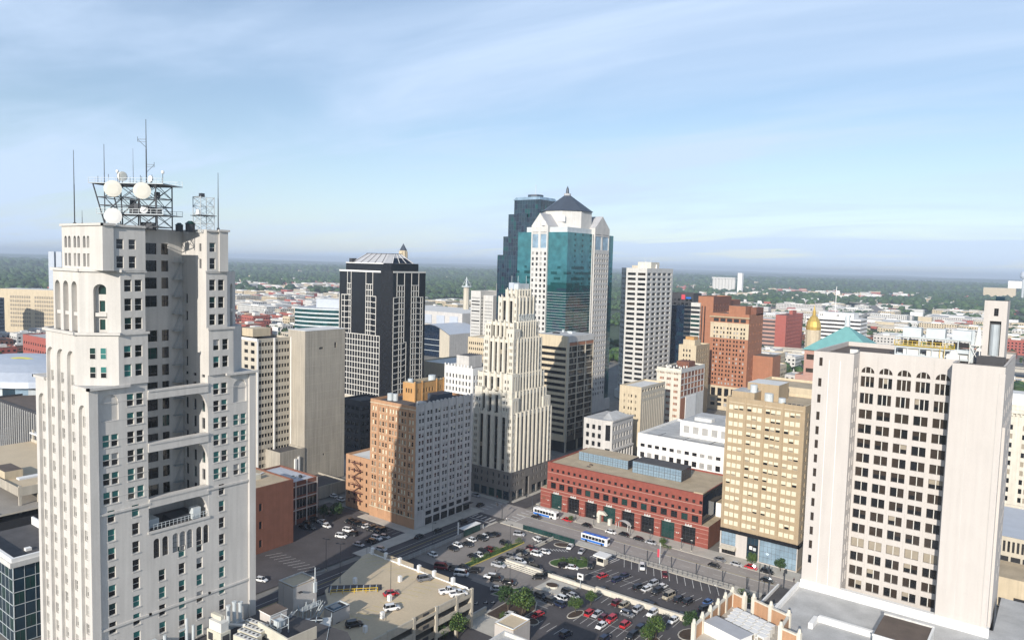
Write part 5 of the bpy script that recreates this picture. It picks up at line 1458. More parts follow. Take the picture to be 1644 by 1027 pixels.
def blue_tower():
    root = thing('blue_tower', 'dark blue glass tower stepping down on its left, behind the teal tower', 'tower', (-373.5, 527.6, 0))
    w = MB(); L = MB()
    def shaft(x0, y0, x1, y1, z0, z1, c=0):
        pts = [(x0 + c, y0), (x1 - c, y0), (x1, y0 + c), (x1, y1), (x0, y1), (x0, y0 + c)] if c else rect(x0, y0, x1, y1)
        n = len(pts)
        for i in range(n):
            p, q = Vector((*pts[i], 0)), Vector((*pts[(i + 1) % n], 0)); ln = (q - p).length; k = max(1, int(ln / 2.6))
            z = z0
            while z < z1 - .1:
                e = min(z + 3.7, z1)
                for j in range(k):
                    a, b = p.lerp(q, j / k), p.lerp(q, (j + 1) / k)
                    r = rng.random()
                    w.poly([(a.x, a.y, z), (b.x, b.y, z), (b.x, b.y, e), (a.x, a.y, e)], 'glass_blue' if r < .6 else ('glass_navy' if r < .85 else 'glass_teal_dark'))
                z = e
            if i in (0, 1) or c:
                for j in range(k + 1):
                    a = p.lerp(q, j / k); L.tube((a.x, a.y, z0), (a.x, a.y, z1), 0.13, 'slate_roof', 4)
                z = z0 + 3.7
                while z < z1:
                    L.tube((p.x, p.y, z), (q.x, q.y, z), 0.10, 'slate_roof', 4); z += 3.7
        w.poly([(*p, z1) for p in pts], 'slate_roof')
    shaft(-29.1, 0, 0, 26.9, 8, 156.4, 2.0)
    shaft(-32.2, -2.0, -12, 30, 8, 144.0); shaft(-36.6, -3.0, -14, 32, 8, 124.4); shaft(-42.0, -4.0, -16, 34, 0, 108.0)
    shaft(-12, -2.0, 0.8, 30, 0, 141.0)
    w.build('glazing', root); L.build('mullion', root, kind='stuff')
    t2 = MB(); t2.frustum(rect(-29.1, 0, 0, 26.9), 156.4, rect(-27.4, 1.7, -1.7, 25.2), 159.0, 'glass_sky_reflection', 'slate_roof'); t2.prism([(-14 + 7 * math.cos(a), 13 + 7 * math.sin(a)) for a in [math.pi / 4 * i for i in range(8)]], 159.0, 161.6, 'slate_roof'); t2.tube((-14, 13, 161), (-14, 13, 171), 0.25, 'galvanised', 5); t2.build('crown', root)
blue_tower()

# white concrete tower with banded windows right of the teal tower
def city_tower():
    root = thing('banded_tower', 'white concrete tower with wide dark window slots, standing right of the teal tower', 'tower', (-252.1, 494.8, 0))
    w = MB(); g = MB(); D, H, WC = 44.3, 99.6, 'pale_stone'
    rows = [(94.2 - 3.72 * k, 96.1 - 3.72 * k) for k in range(24)]
    fo = grid([(1.2, 7.9), (9.6, 15.9)], rows); so_ = grid(even(5, 6.0, 1.2, 8.5), [(a, b + 0.15) for a, b in rows])
    facade(w, (-17.0, 0), FRONT, 17.0, 6, H, fo, 0.6, WC); facade(w, (0, 0), SIDE, D, 6, H, so_, 0.6, WC)
    ch = grid([(1.0, 3.4), (5.2, 7.8), (9.2, 11.8)], rows)
    facade(w, (-26.0, 9.0), -math.pi / 4, 12.7, 6, H, ch, 0.5, WC)
    facade(w, (0, D), math.pi, 26, 6, H, [], .5, WC); facade(w, (-26, D), 1.5 * math.pi, D - 9, 6, H, [], .5, WC)
    w.poly([(*p, H - 1) for p in [(-17, 0), (0, 0), (0, D), (-26, D), (-26, 9)]], 'white_roof'); w.parapet([(-17, 0), (0, 0), (0, D), (-26, D), (-26, 9)], H - 1, 1, .5, WC)
    w.prism([(-18, -1), (1, -1), (1, D), (-28, D), (-28, 8)], 0, 6, 'pale_stone'); w.build('wall', root)
    pk = choose(('glass_dark', 5), ('black_panel', 3), ('glass_brown', 1))
    pane_strip(g, (-17, 0), FRONT, fo, 0.6, pk, (4, 1), 'black_panel'); pane_strip(g, (0, 0), SIDE, so_, 0.6, pk, (3, 1), 'black_panel'); pane_strip(g, (-26, 9), -math.pi / 4, ch, .5, pk)
    g.build('window', root, kind='stuff')
    r = MB(); r.box(-14, 12, H - 1, -3, 26, 104.2, 'cream_terracotta', 'white_roof'); r.box(-20, 14, H - 1, -14.1, 30, 101.6, 'beige_precast'); r.cyl(-2.4, 20, H - 1, 102.5, .8, 'white_paint', 8, .3); r.tube((-12, 20, 104), (-12, 20, 106.6), .15, 'galvanised'); r.tube((-8, 22, 104), (-8, 22, 107), .12, 'galvanised'); r.build('roof_house', root)
city_tower()

# bank with tall columns, cream shaft, white corner building, tall brown hotel and others behind the red building
def bank():
    t = thing('bank_building', 'pale stone bank with a corner cut and a colonnade at street level', 'building', (-179.8, 322.1, 0))
    w = MB(); g = MB(); H = 23.2; D = 21.6
    up = [(u, u + 1.5, z, z + 2.3) for u in even(7, 0, 1.0, 2.95) and [1.0 + 2.95 * i for i in range(7)] for z in (13.6, 17.9)]; lo = [(1.0 + 2.95 * i, 2.5 + 2.95 * i, 8.9, 11.6) for i in range(7)]; col = [(0.9 + 2.95 * i, 2.9 + 2.95 * i, 0.3, 7.2) for i in range(7)]
    facade(w, (0, 0), SIDE, D, 0, H, up + lo + col, 0.7, 'grey_stone')
    pane_strip(g, (0, 0), SIDE, up + lo + col, 0.7, choose(('glass_dark', 3), ('glass_grey', 2)), (1, 2), 'grey_stone')
    chm = [(1.4, 4.6, 13.0, 21.0), (1.4, 4.6, 0.5, 9)]
    facade(w, (-4.2, -1.2), math.atan2(1.2, 4.2), math.hypot(4.2, 1.2), 0, H, [(0.9, 3.4, 13.0, 21.0), (0.9, 3.4, 0.5, 9)], 0.5, 'grey_stone', pane=lambda *a: 'glass_dark')
    fr = [(u, u + 1.6, z, z + 2.4) for u in (1.5, 4.4) for z in (13.6, 17.9)]
    facade(w, (-16, -1.2), FRONT, 11.8, 0, H, [(u, u + 1.8, z, z + 2.4) for u in (1.5, 5.0, 8.4) for z in (5, 9.4, 13.6, 17.9)], 0.4, 'grey_stone', pane=lambda *a: 'glass_dark')
    facade(w, (0, D), math.pi, 16, 0, H, [], .4, 'grey_stone'); facade(w, (-16, D), 1.5 * math.pi, D + 1.2, 0, H, [], .4, 'grey_stone')
    w.poly([(-16, -1.2, H), (-4.2, -1.2, H), (0, 0, H), (0, D, H), (-16, D, H)], 'grey_roof'); w.build('wall', t); g.build('window', t, kind='stuff')
    k = MB()
    for i in range(8):
        k.cyl(0.35, 0.55 + 2.95 * i, 0, 7.6, 0.42, 'grey_stone', 8)
    k.box(-0.02, -0.2, 7.6, 0.9, D, 8.5, 'grey_stone', bottom=True); k.box(-0.1, -0.3, H - .6, 0.5, D, H + .3, 'grey_stone', bottom=True); k.build('colonnade', t)
    p = MB(); p.frustum(rect(-7, 2, -0.8, 19.5), H + .01, rect(-6.9, 8, -6.8, 16), H + 2.4, 'grey_roof'); p.build('roof', t)
bank()
block('cream_shaft', 'narrow cream building with a ribbed right side and a heavy cornice', (-180.9, 354.0), 13.0, 28.6, 36.4, 'cream_stone', 'white_roof',
      [(u, u + .8, z, z + 1.5) for u in (2.6, 5.2, 6.8, 9.4) for z in (20, 23.6, 27.2, 30.4)], [(1.6 + 2.1 * i, 2.5 + 2.1 * i, 6, 28.6) for i in range(13)] + [(1.6 + 2.1 * i, 2.5 + 2.1 * i, 30, 31.8) for i in range(13)] + [(1.2 + 3.4 * i, 3.6 + 3.4 * i, 33.6, 35.0) for i in range(8)], .45, choose(('blind_tan', 3), ('glass_grey', 3), ('glass_brown', 2)), side_wall='beige_precast')
CW = thing('corner_block', 'white building with a bracketed cornice, its right side brown brick in white frames', 'building', (-179.2, 399.8, 0))
block('', '', (0, 0), 15.4, 34, 41.8, 'cream_terracotta', 'dark_roof', [(u, u + .75, z, z + 1.5) for u in (2, 2.9, 3.8, 6.4, 7.3, 8.2, 11, 11.9, 12.8) for z in [6 + 3.6 * k for k in range(10)]], grid(even(7, 4.3, .4, 4.8), [(z, z + 3.0) for z in (25.6, 29.2, 32.8, 36.4)]) + [], .2, choose(('rust_brick', 5), ('brown_brick', 3)), side_wall='pale_stone', root=CW)
m = MB(); m.box(-15.9, -0.9, 39.6, 0.5, 0, 40.6, 'cream_terracotta', bottom=True)
for i in range(16):
    m.box(-15.6 + i, -0.6, 38.8, -15.2 + i, 0, 39.6, 'cream_terracotta', bottom=True)
m.box(0.01, 0.5, 6, 0.1, 7.0, 24.6, 'rust_brick'); m.box(0.01, 7.2, 6, 0.35, 22, 24.8, 'white_paint'); m.build('cornice', CW)
m = MB()
for i in range(14):
    x, y = rng.uniform(-14, -2), rng.uniform(1, 14); m.tube((x, y, 41), (x, y, 42.4 + rng.random() * 2), .12, 'dark_steel', 4); m.box(x - .4, y - .2, 41.2, x + .4, y + .2, 42.4, 'unit_white')
m.box(-10, 15, 40.9, -2, 24, 44.5, 'brown_brick'); m.build('roof_aerial', CW)
HT = thing('brown_hotel', 'tall brown brick hotel with a cream band near its top and a cream base', 'tower', (-179.6, 509.1, 0))
hr = [(18.6 + 3.02 * k, 20.2 + 3.02 * k) for k in range(16)]
hc = [q for i in range(5) for q in ((2.4 + 4.9 * i, 3.5 + 4.9 * i), (4.5 + 4.9 * i, 5.6 + 4.9 * i))]
block('', '', (0, 0), 27.6, 29.0, 69.2, 'rust_brick', 'brown_roof', grid(hc, hr[:-1]) + [(2.4 + 4.9 * i, 5.6 + 4.9 * i, z, z2) for i in range(5) for z, z2 in ((10.2, 15.8), (3, 5.2), (6.2, 8.6))], [(u, u + 1.0, c, d) for c, d in hr[::2] for u in (3, 9, 15, 21, 26)], .25, choose(('glass_dark', 5), ('blind_grey', 2), ('glass_brown', 2)), side_wall='rust_brick', root=HT)
m = MB()
facade(m, (-27.7, -0.16), FRONT, 27.8, 51.6, 62.0, [(a + .1, b + .1, c, d) for a, b in hc for c, d in hr if c > 51.8 and d < 61.9], .16, 'cream_stone'); facade(m, (-27.7, -0.17), FRONT, 27.8, 0, 17.4, [(2.5 + 4.9 * i, 5.7 + 4.9 * i, z, z2) for i in range(5) for z, z2 in ((10.2, 15.8), (3, 5.2), (6.2, 8.6))], .17, 'cream_stone')
m.box(-28.4, -1.0, 66.2, 0.6, 0, 67.2, 'tan_brick', bottom=True); m.box(-27.9, -.4, 62.0, 0.3, 0, 62.7, 'cream_stone', bottom=True)
for i in range(5):
    m.box(-25.5 + 4.9 * i, -.12, 63.3, -21.8 + 4.9 * i, .05, 65.6, 'dark_recess')
m.build('stone_band', HT)
m = MB(); m.box(-17, 6, 68.3, -5, 20, 74.6, 'rust_brick', 'brown_roof'); m.box(-4, 14, 68.3, 0, 29, 73.8, 'brown_brick'); m.build('penthouse', HT)
m = MB(); m.box(0.0, 12, 0, 14, 29, 40, 'rust_brick', 'brown_roof'); m.build('rear_wing', HT)
block('brick_wing', 'reddish brown tower with a tall blank pier, behind the brown hotel', (-233.1, 576.4), 13.0, 39.0, 78.0, 'rust_brick', 'brown_roof', [(3 + 2.5 * i, 4 + 2.5 * i, 12, 70) for i in range(2)], [(u, u + 1.4, z, z + 2.2) for u in (3, 8, 14, 20, 26, 32) for z in [14 + 4 * k for k in range(15)]], .4, side_wall='brown_brick')
block('brick_wing', 'lower reddish brown block joined to the blank pier tower', (-236.5, 616.0), 24.0, 30.0, 74.0, 'brown_brick', 'brown_roof', [], [(u, u + 1.6, z, z + 2.4) for u in (2, 7, 12, 17, 22) for z in [14 + 4 * k for k in range(14)]], .4)
block('navy_glass_block', 'navy glass office block left of the reddish brown tower', (-251.4, 561.7), 12.0, 13.0, 70.0, 'glass_navy', 'white_roof', grid(even(6, 1.7, .3, 1.95), [(z, z + 3.0) for z in [6 + 3.6 * k for k in range(17)]]), grid(even(6, 1.8, .3, 2.1), [(z, z + 3.0) for z in [6 + 3.6 * k for k in range(17)]]), .12, choose(('glass_navy', 4), ('glass_blue', 2)))
block('navy_glass_block', 'pale banded glass block beside the navy glass block', (-243.6, 574.8), 8.0, 17.0, 72.4, 'pale_stone', 'white_roof', grid([(0.2, 7.8)], [(z, z + 2.1) for z in [6 + 3.6 * k for k in range(18)]]), grid([(0.2, 16.8)], [(z, z + 2.1) for z in [6 + 3.6 * k for k in range(18)]]), .2, choose(('glass_green', 3), ('glass_grey', 2)))
t = block('sign_tower', 'dark tower top with a small red and blue sign behind the navy block', (-300, 690), 26, 20, 76, 'charcoal', 'dark_roof', grid(even(6, 3, 1, 4.2), [(z, z + 2.2) for z in [40 + 4 * k for k in range(8)]]), [], .2)
m = MB(); m.box(-12.5, -.2, 69.6, -8.6, -.01, 74.4, 'banner_red'); m.box(-7.6, -.2, 70.4, -2.4, -.01, 72.2, 'bus_blue'); m.build('sign', t)
block('small_gilt_block', 'small yellow stone building with a stepped top in front of the brown hotel', (-201.4, 471.7), 12.6, 23, 48.4, 'cream_stone', 'gravel_roof', [(u, u + 1, z, z + 1.7) for u in (3.2, 5.4, 7.6) for z in [20 + 3.4 * k for k in range(8)]], [(u, u + 1.4, z, z + 2) for u in (2, 6, 10, 14, 18) for z in [20 + 3.4 * k for k in range(8)]], .25, side_wall='tan_brick')
t = thing('stepped_cap', 'ochre stepped cap block on the roof of the small yellow stone building', 'penthouse', (-207.4, 476.5, 47.5)); m = MB(); m.box(-4.2, -3.4, 0, 4.2, 6, 4.4, 'cream_stone'); m.build('wall', t); m = MB(); m.box(-3, -2.4, 4.4, 3, 4.6, 6.4, 'ochre_brick'); m.build('cap', t)
# white civic block behind the red building
NB = thing('civic_block', 'broad white civic building with three rows of windows and a roof storey', 'building', (-108, 299.6, 0))
nr = [(9.8, 12.1), (14.6, 17.0), (19.4, 20.9)]
no = [(1.5 + 3.55 * i, 3.6 + 3.55 * i, a, b) for i in range(13) for a, b in nr] + [(1.5 + 3.55 * i, 3.6 + 3.55 * i, 4.0, 7.0) for i in range(13)]
block('', '', (0, 0), 46.0, 42, 25.4, 'white_paint', 'grey_roof', no, [(u, u + 2, a, b) for u in (3, 7, 11, 15, 19, 23, 27, 31, 35) for a, b in nr], .4, parts=('dark', lambda *a: (2, 2, ('blind_grey', 'glass_grey', 'glass_dark')[int(rng.integers(0, 3))])), root=NB)
m = MB(); facade(m, (-31, 12), FRONT, 31, 24.4, 31.6, [(1.6 + 4.4 * i, 4.4 + 4.4 * i, 26.2, 29.4) for i in range(7)], .3, 'white_paint', pane=lambda *a: 'blind_grey'); facade(m, (0, 12), SIDE, 24, 24.4, 31.6, [], .3, 'white_paint'); facade(m, (0, 36), math.pi, 31, 24.4, 31.6, [], .3, 'white_paint'); facade(m, (-31, 36), 1.5 * math.pi, 24, 24.4, 31.6, [], .3, 'white_paint'); m.poly([(*p, 31.6) for p in rect(-31, 12, 0, 36)], 'grey_roof'); m.build('roof_storey', NB)
m = MB()
for x in (-38, -26, -14):
    m.box(x, 0.6, 24.41, x + .25, 11.8, 24.6, 'charcoal')
m.box(-44, 5.6, 24.41, -2, 5.8, 24.62, 'charcoal'); m.box(-26, 16, 31.6, -18, 20, 33, 'unit_white'); m.box(-14, 22, 31.6, -4, 30, 33.2, 'grey_stone'); m.build('roof_unit', NB)
block('plain_block', 'low tan block with dark vents on its roof behind the white civic building', (-118, 345.0), 40, 30, 21, 'blank_concrete', 'grey_roof', [(u, u + 2, z, z + 2) for u in (2, 7, 12, 17, 22, 27, 32) for z in (6, 11, 16)], [], .3)
# pink granite block with the green pyramid roof
PK = thing('pyramid_block', 'pink granite office block with a blue green pyramid roof behind the white slab tower', 'building', (-70, 368, 0))
pr_ = [(z, z + 1.5) for z in (28, 31.6, 35.2, 38.8, 42.4, 46)]
block('', '', (0, 0), 36.0, 30, 50.5, 'pink_granite', 'lead_roof', grid([(1.5, 8.6), (10.2, 17.4), (19.2, 34.5)], pr_) + grid(even(14, 1.5, 2, 2.4), [(52 - 6.0, 49.4)] if False else []), [], .4, choose(('glass_brown', 3), ('glass_dark', 2)), root=PK)
block('', '', (-2.0, 3.0), 31.0, 26, 63.0, 'pink_granite', 'lead_roof', grid([(1.5, 29.5)], [(57.5, 59.5), (52.5, 54.5)]), [], .4, choose(('glass_brown', 3), ('glass_dark', 2)), z0=49.6, root=PK) if False else None
m = MB(); m.T = Matrix.Translation((-2.0, 3.0, 0))
facade(m, (-31, 0), FRONT, 31, 49.6, 62.6, [(1, 30, 51.6, 53.6), (1, 30, 57.8, 60.4)], .5, 'pink_granite', pane=lambda *a: 'glass_brown'); 
m.T = None; m.build('upper_wall', PK)
m = MB(); m.box(-33.0, 3.05, 49.6, -2.0, 31, 62.6, 'pink_granite', 'lead_roof') if False else None
m = MB(); m.prism(rect(-33.0, 3.6, -2.0, 31), 49.7, 62.6, 'pink_granite'); m.frustum(rect(-34.0, 2.0, -1.0, 32), 62.6, rect(-18.2, 16.3, -16.8, 17.7), 74.0, 'copper_roof'); m.build('pyramid_roof', PK)
m = MB(); m.cyl(-17.5, 17, 74, 78.5, 1.4, 'galvanised', 8, 1.2); m.cyl(-17.5, 17, 78.5, 80.4, 1.3, 'galvanised', 8, .2); m.build('lantern', PK)
# ------------------------------------------------------------------ long red building on the avenue
def red_building():
    root = thing('red_building', 'long red granite building with tall garage bays, small square windows and glass roof houses', 'building', (-99.0, 250.0, 0), R(0.9))
    RG = 'red_granite'; W0, Wu, D = 72.6, 69.6, 31.0
    w = MB()
    bays = [(5.0 + 8.18 * i, 10.5 + 8.18 * i, 0.15, 6.7) for i in range(8)]
    facade(w, (-W0, 0), FRONT, W0, 0, 8.2, bays, 1.1, RG)
    facade(w, (0, 0), SIDE, 13.0, 0, 8.2, [], .5, 'brown_brick'); facade(w, (0, 13), math.pi, W0, 0, 8.2, [], .5, RG); facade(w, (-W0, 13), 1.5 * math.pi, 13, 0, 8.2, [], .5, RG)
    w.poly([(*p, 8.2) for p in rect(-W0, 0, 0, 13)], 'gravel_roof')
    s1 = [(1.7 + 2.66 * i, 2.85 + 2.66 * i, 15.75, 16.95) for i in range(25)]; s2 = [(1.65 + 2.66 * i, 2.8 + 2.66 * i, 12.25, 13.45) for i in range(25)]
    big = [(1.75 + 4.08 * i, 4.25 + 4.08 * i, 8.75, 11.2) for i in range(16)]
    o = (-W0 + 3.1, 0.05)
    facade(w, o, FRONT, 66.8, 8.2, 19.4, s1 + s2 + big, 0.45, RG)
    facade(w, (-2.7, 0.05), SIDE, D, 8.2, 19.4, [(0.3, 30, 9.0, 18.6)], 0.3, 'charcoal', pane=lambda *a: 'glass_navy')
    facade(w, (-2.7, D), math.pi, 66.8, 0, 19.4, [], .3, RG); facade(w, (o[0], D), 1.5 * math.pi, D, 0, 19.4, [], .3, RG)
    w.poly([(*p, 18.9) for p in rect(o[0], 0.05, -2.7, D)], 'gravel_roof'); w.parapet(rect(o[0], 0.05, -2.7, D), 18.9, 0.55, 0.5, RG)
    w.build('wall', root)
    windows(root, o, FRONT, big, 0.45, 'dark', lambda *a: (2, 3, 'glass_dark' if rng.random() < .8 else 'glass_green'))
    windows(root, o, FRONT, s1 + s2, 0.45, 'dark', lambda *a: (1, 2, 'glass_dark' if rng.random() < .8 else 'glass_brown'), 'small_window')
    for i, b in enumerate(bays):
        put('garage_bay', window_mesh(5.5, 6.55, 'steel', (4, 5, 'glass_dark' if i % 3 else 'glass_green')), root, (-W0 + b[0], 1.0, 0.15))
        k = MB(); k.box(-1.3, -0.35, 0, 1.3, 0, 0.45, 'grey_stone', bottom=True)
        for x in (-1.2, -0.2, 0.8):
            k.box(x, -0.3, 0.45, x + 0.45, 0, 0.85, 'grey_stone')
        k.build('keystone', root, loc=(-W0 + b[0] + 2.75, 0.0, 6.75))
        for x in (b[0] - 1.1, b[1] + 0.9):
            l = MB(); l.cyl(0, -0.25, 0, 0.35, 0.2, 'lamp_head', 8); l.build('wall_lamp', root, loc=(-W0 + x + 0.1, 0, 3.3))
    st = MB()
    def course(z, x0, x1, h=0.22, pr=0.07, y=0.0):
        st.box(x0, y - pr, z, x1, y + 0.01, z + h, 'pink_granite', bottom=True)
    for z in (15.2, 11.75):
        course(z, o[0], -2.75, y=0.05)
    course(6.72, -W0, 0.05); course(8.0, -W0, 0.06, 0.25, 0.1)
    for k in range(9):
        x0 = -W0 + (0 if k == 0 else 10.5 + 8.18 * (k - 1)); x1 = -W0 + (5.0 + 8.18 * k if k < 8 else 72.6)
        for z in (1.6, 3.5, 5.2):
            course(z, x0, x1, 0.13, 0.05)
    st.build('stone_course', root)
    c = MB(); c.frustum([(-6.2, -0.0), (-2.7, 0.02), (-2.7, 4)], 19.45, [(-6.2, 0), (-2.7, 0.02), (-2.7, 4)], 19.9, 'gravel_roof'); c.build('corner_cap', root)
    ann = MB(); fa = [(2.2 + 2.9 * i, 3.6 + 2.9 * i, z, z + 2.0) for i in range(4) for z in (2, 6, 10)]
    facade(ann, (-0.6, 13.2), SIDE, 18, 0, 13.4, fa, .3, 'pale_stone', pane=lambda *a: 'glass_dark'); facade(ann, (-2.6, 13.2), FRONT, 2.0, 0, 13.4, [], .3, 'white_paint'); ann.poly([(-2.69, 13.2, 13.4), (-0.6, 13.2, 13.4), (-0.6, 31.2, 13.4), (-2.69, 31.2, 13.4)], 'gravel_roof'); ann.build('side_wing', root)
    for x0, x1, y0, y1, h, top in ((-62.5, -39.5, 13.0, 22.5, 3.6, 'gravel_roof'), (-36.5, -15.8, 11.0, 20.0, 4.6, 'dark_roof')):
        k = MB(); k.box(x0, y0, 18.9, x1, y1, 18.9 + h, 'steel', top); k.build('roof_house', root)
        n = int((x1 - x0) / 1.15)
        me = window_mesh(2 * (x1 - x0) / n - 0.06, h / 2 - 0.08, 'steel', (2, 2, 'glass_sky_reflection'))
        for i in range(n // 2):
            for r in range(2):
                put('roof_pane', me, root, (x0 + 0.03 + 2 * i * (x1 - x0) / n, y0 - 0.03, 18.94 + r * h / 2))
        ns = int((y1 - y0) / 1.4); me = window_mesh((y1 - y0) / ns - 0.05, h - 0.1, 'steel', (1, 4, 'glass_navy'))
        for i in range(ns):
            put('roof_pane', me, root, (x1 + 0.03, y0 + 0.03 + i * (y1 - y0) / ns, 18.95), SIDE)
    roof_kit(root, -64, 4, -50, 10, 18.9, 2, 5, 0.8, ('brown_roof', 'slate_roof'))
    sg = MB(); sg.box(-0.9, -0.12, 0, 0.9, 0, 1.2, 'brown_brick'); sg.build('plaque', root, loc=(-W0 + 28.3, 0, 3.4)); sg2 = MB(); sg2.box(-0.8, -0.12, 0, 0.8, 0, 1.0, 'brown_brick'); sg2.build('plaque', root, loc=(-W0 + 1.7, 0, 3.5))
red_building()
t = thing('statue_arch', 'pale stone gateway sculpture with a dark figure before the middle bays of the red building', 'sculpture', (-140.5, 248.2, 0.14))
m = MB(); m.box(-3.2, -0.7, 0, -1.9, 0.7, 3.4, 'cream_terracotta'); m.box(1.8, -0.7, 0, 3.0, 0.7, 2.4, 'cream_terracotta'); m.frustum(rect(-3.2, -.7, 1.0, .7), 3.4, rect(-2.8, -.6, -.5, .6), 4.6, 'cream_terracotta'); m.build('stone', t)
m = MB(); m.cyl(-2.4, 0, 0, 3.2, .5, 'charcoal', 8, .35); m.cyl(-2.4, 0, 3.2, 4.2, .5, 'charcoal', 8, .2); m.build('figure', t)
t = thing('canopy_shelter', 'small round roofed pale canopy before the fifth bay of the red building', 'canopy', (-132.0, 247.6, 0.14))
m = MB(); n = 8
for i in range(n):
    a0, a1 = math.pi * i / n, math.pi * (i + 1) / n
    m.poly([(-2.6 * math.cos(a0), -1, 2.0 + 1.2 * math.sin(a0)), (-2.6 * math.cos(a1), -1, 2.0 + 1.2 * math.sin(a1)), (-2.6 * math.cos(a1), 1.2, 2.0 + 1.2 * math.sin(a1)), (-2.6 * math.cos(a0), 1.2, 2.0 + 1.2 * math.sin(a0))], 'pale_stone')
m.build('roof', t); m = MB()
for x in (-2.5, 2.5):
    for y in (-.9, 1.1):
        m.box(x - .1, y - .1, 0, x + .1, y + .1, 2.1, 'pale_stone')
m.build('post', t)

# tan window-wall building over a glass shopfront
def tan_building():
    root = thing('blind_building', 'tan brick office building whose cream blinds fill twelve columns of windows above a glass shopfront', 'building', (-68.0, 250.0, 0))
    TB = 'tan_brick'; W_, D, H = 26.7, 26.0, 56.0
    w = MB()
    zr_ = [(51.75 - 2.92 * k, 53.4 - 2.92 * k) for k in range(15)]
    cs = [(1.0 + 6.35 * g_ + 1.78 * i, 2.52 + 6.35 * g_ + 1.78 * i) for g_ in range(4) for i in range(3)]
    ops = grid(cs, zr_)
    shop = [(0.4, 5.6, 3.6, 8.2), (9.6, 13.6, 0.4, 8.2), (14.0, 26.4, 0.4, 8.2), (0.8, 5.8, 0.3, 2.6)]
    facade(w, (-W_, 0), FRONT, W_, 0, 8.6, shop, 0.3, 'white_precast')
    facade(w, (-W_, 0), FRONT, W_, 8.6, H, ops, 0.22, TB)
    so_ = grid([(2.0 + 3.2 * i, 3.6 + 3.2 * i) for i in range(7)], zr_)
    facade(w, (0, 0), SIDE, D, 0, H, so_ + [(0.4, 10, .4, 8.0)], 0.22, TB, pane=choose(('blind_tan', 2), ('glass_dark', 2)))
    facade(w, (0, D), math.pi, W_, 0, H, [], .3, TB); facade(w, (-W_, D), 1.5 * math.pi, D, 0, H, [], .3, TB)
    w.poly([(*p, H - 1.3) for p in rect(-W_, 0, 0, D)], 'gravel_roof'); w.parapet(rect(-W_, 0, 0, D), H - 1.3, 1.3, 0.45, 'cream_stone'); w.build('wall', root)
    dark_rows = {0: 9, 1: 8, 4: 6, 6: 5, 12: 3}
    def pick(a, b, c, d):
        k = round((51.75 - c) / 2.92); i = int((a - 1.0) / 1.9)
        p = 0.55 if k < 9 and a > 7 else 0.16
        if rng.random() < p:
            return (float(rng.choice((0.25, 0.4, 0.4, 0.55))), 'glass_dark' if rng.random() < .7 else 'blind_tan')
        return (0.0, 'glass_dark')
    windows(root, (-W_, 0), FRONT, ops, 0.22, 'blind', pick)
    windows(root, (-W_, 0), FRONT, [shop[0]], 0.3, 'shop', lambda *a: (4, 3, 'glass_sky_reflection'), 'shopfront'); windows(root, (-W_, 0), FRONT, [shop[1]], 0.3, 'shop', lambda *a: (3, 3, 'glass_blue'), 'shopfront'); windows(root, (-W_, 0), FRONT, [shop[2]], 0.3, 'shop', lambda *a: (9, 4, 'glass_sky_reflection'), 'shopfront'); windows(root, (-W_, 0), FRONT, [shop[3]], 0.3, 'shop', lambda *a: (5, 1, 'glass_dark'), 'shopfront')
    m = MB()
    for g_ in range(5):
        x = -W_ + 0.15 + 6.35 * g_ + (0 if g_ < 4 else 0.5)
        m.box(x, -0.22, 8.8, x + 0.62, 0.02, H + 0.3, TB)
    for g_ in range(4):
        for i in (1, 2):
            x = -W_ + 1.0 + 6.35 * g_ + 1.78 * i - 0.19; m.box(x, -0.09, 9.2, x + 0.12, 0.02, H - 1.2, TB)
    m.box(-W_ + .8, -0.14, 54.2, -.6, 0.02, 54.45, 'cream_stone', bottom=True)
    m.build('brick_pier', root)
    b = MB(); b.box(-W_ - 0.05, -0.5, 8.3, 0.5, -0.02, 9.5, 'black_panel', bottom=True); b.box(0.0, -0.5, 8.3, 0.5, D, 9.5, 'black_panel', bottom=True); b.build('fascia', root)
    a = MB(); a.frustum(rect(-W_ + .6, -2.0, -W_ + 6.0, 0), 2.7, rect(-W_ + .6, -.3, -W_ + 6.0, 0), 3.4, 'beige_precast'); a.box(-W_ + .5, -2.0, 2.5, -W_ + 6.1, -0.02, 2.69, 'beige_precast', bottom=True); a.build('awning', root)
    p = MB(); p.box(-W_ + 10.2, -0.06, 3.4, -W_ + 13.2, 0.2, 5.6, 'black_panel'); p.box(-W_ + 10.6, -0.08, 4.0, -W_ + 11.6, -0.06, 5.2, 'white_paint'); p.box(-W_ + 11.9, -0.08, 3.8, -W_ + 12.9, -0.06, 4.9, 'galvanised'); p.build('poster', root)
    r = MB(); r.box(-W_ + 1, 2, 54.7, -W_ + 9, 12, 58.0, TB, 'grey_roof'); r.box(-W_ + 4, 9, 54.7, -W_ + 15, 20, 60.5, TB, 'white_roof'); r.build('penthouse', root)
    for x_, y_, z_, h_, r_ in ((-W_ + 12.5, 6.5, 54.7, 3.1, 1.5), (-W_ + 17.5, 5, 54.7, 2.3, 1.2), (-W_ + 8.0, 4.0, 58, 2.6, 1.2)):
        r = MB(); r.cyl(x_, y_, z_, z_ + h_, r_, 'galvanised', 12); r.build('roof_tank', root)
    for i in range(5):
        v = MB(); v.cyl(0, 0, 0, .9, .5, 'galvanised', 8); v.cyl(0, 0, .9, 1.2, .6, 'charcoal', 8); v.build('roof_fan', root, loc=(-7.5 + 1.5 * i, 2.4, 54.7))
tan_building()
block('back_block', 'tan building with a white parapet roof behind the cream blind building', (-62.0, 279), 34, 22, 57.5, 'cream_stone', 'gravel_roof', [], [], .3)

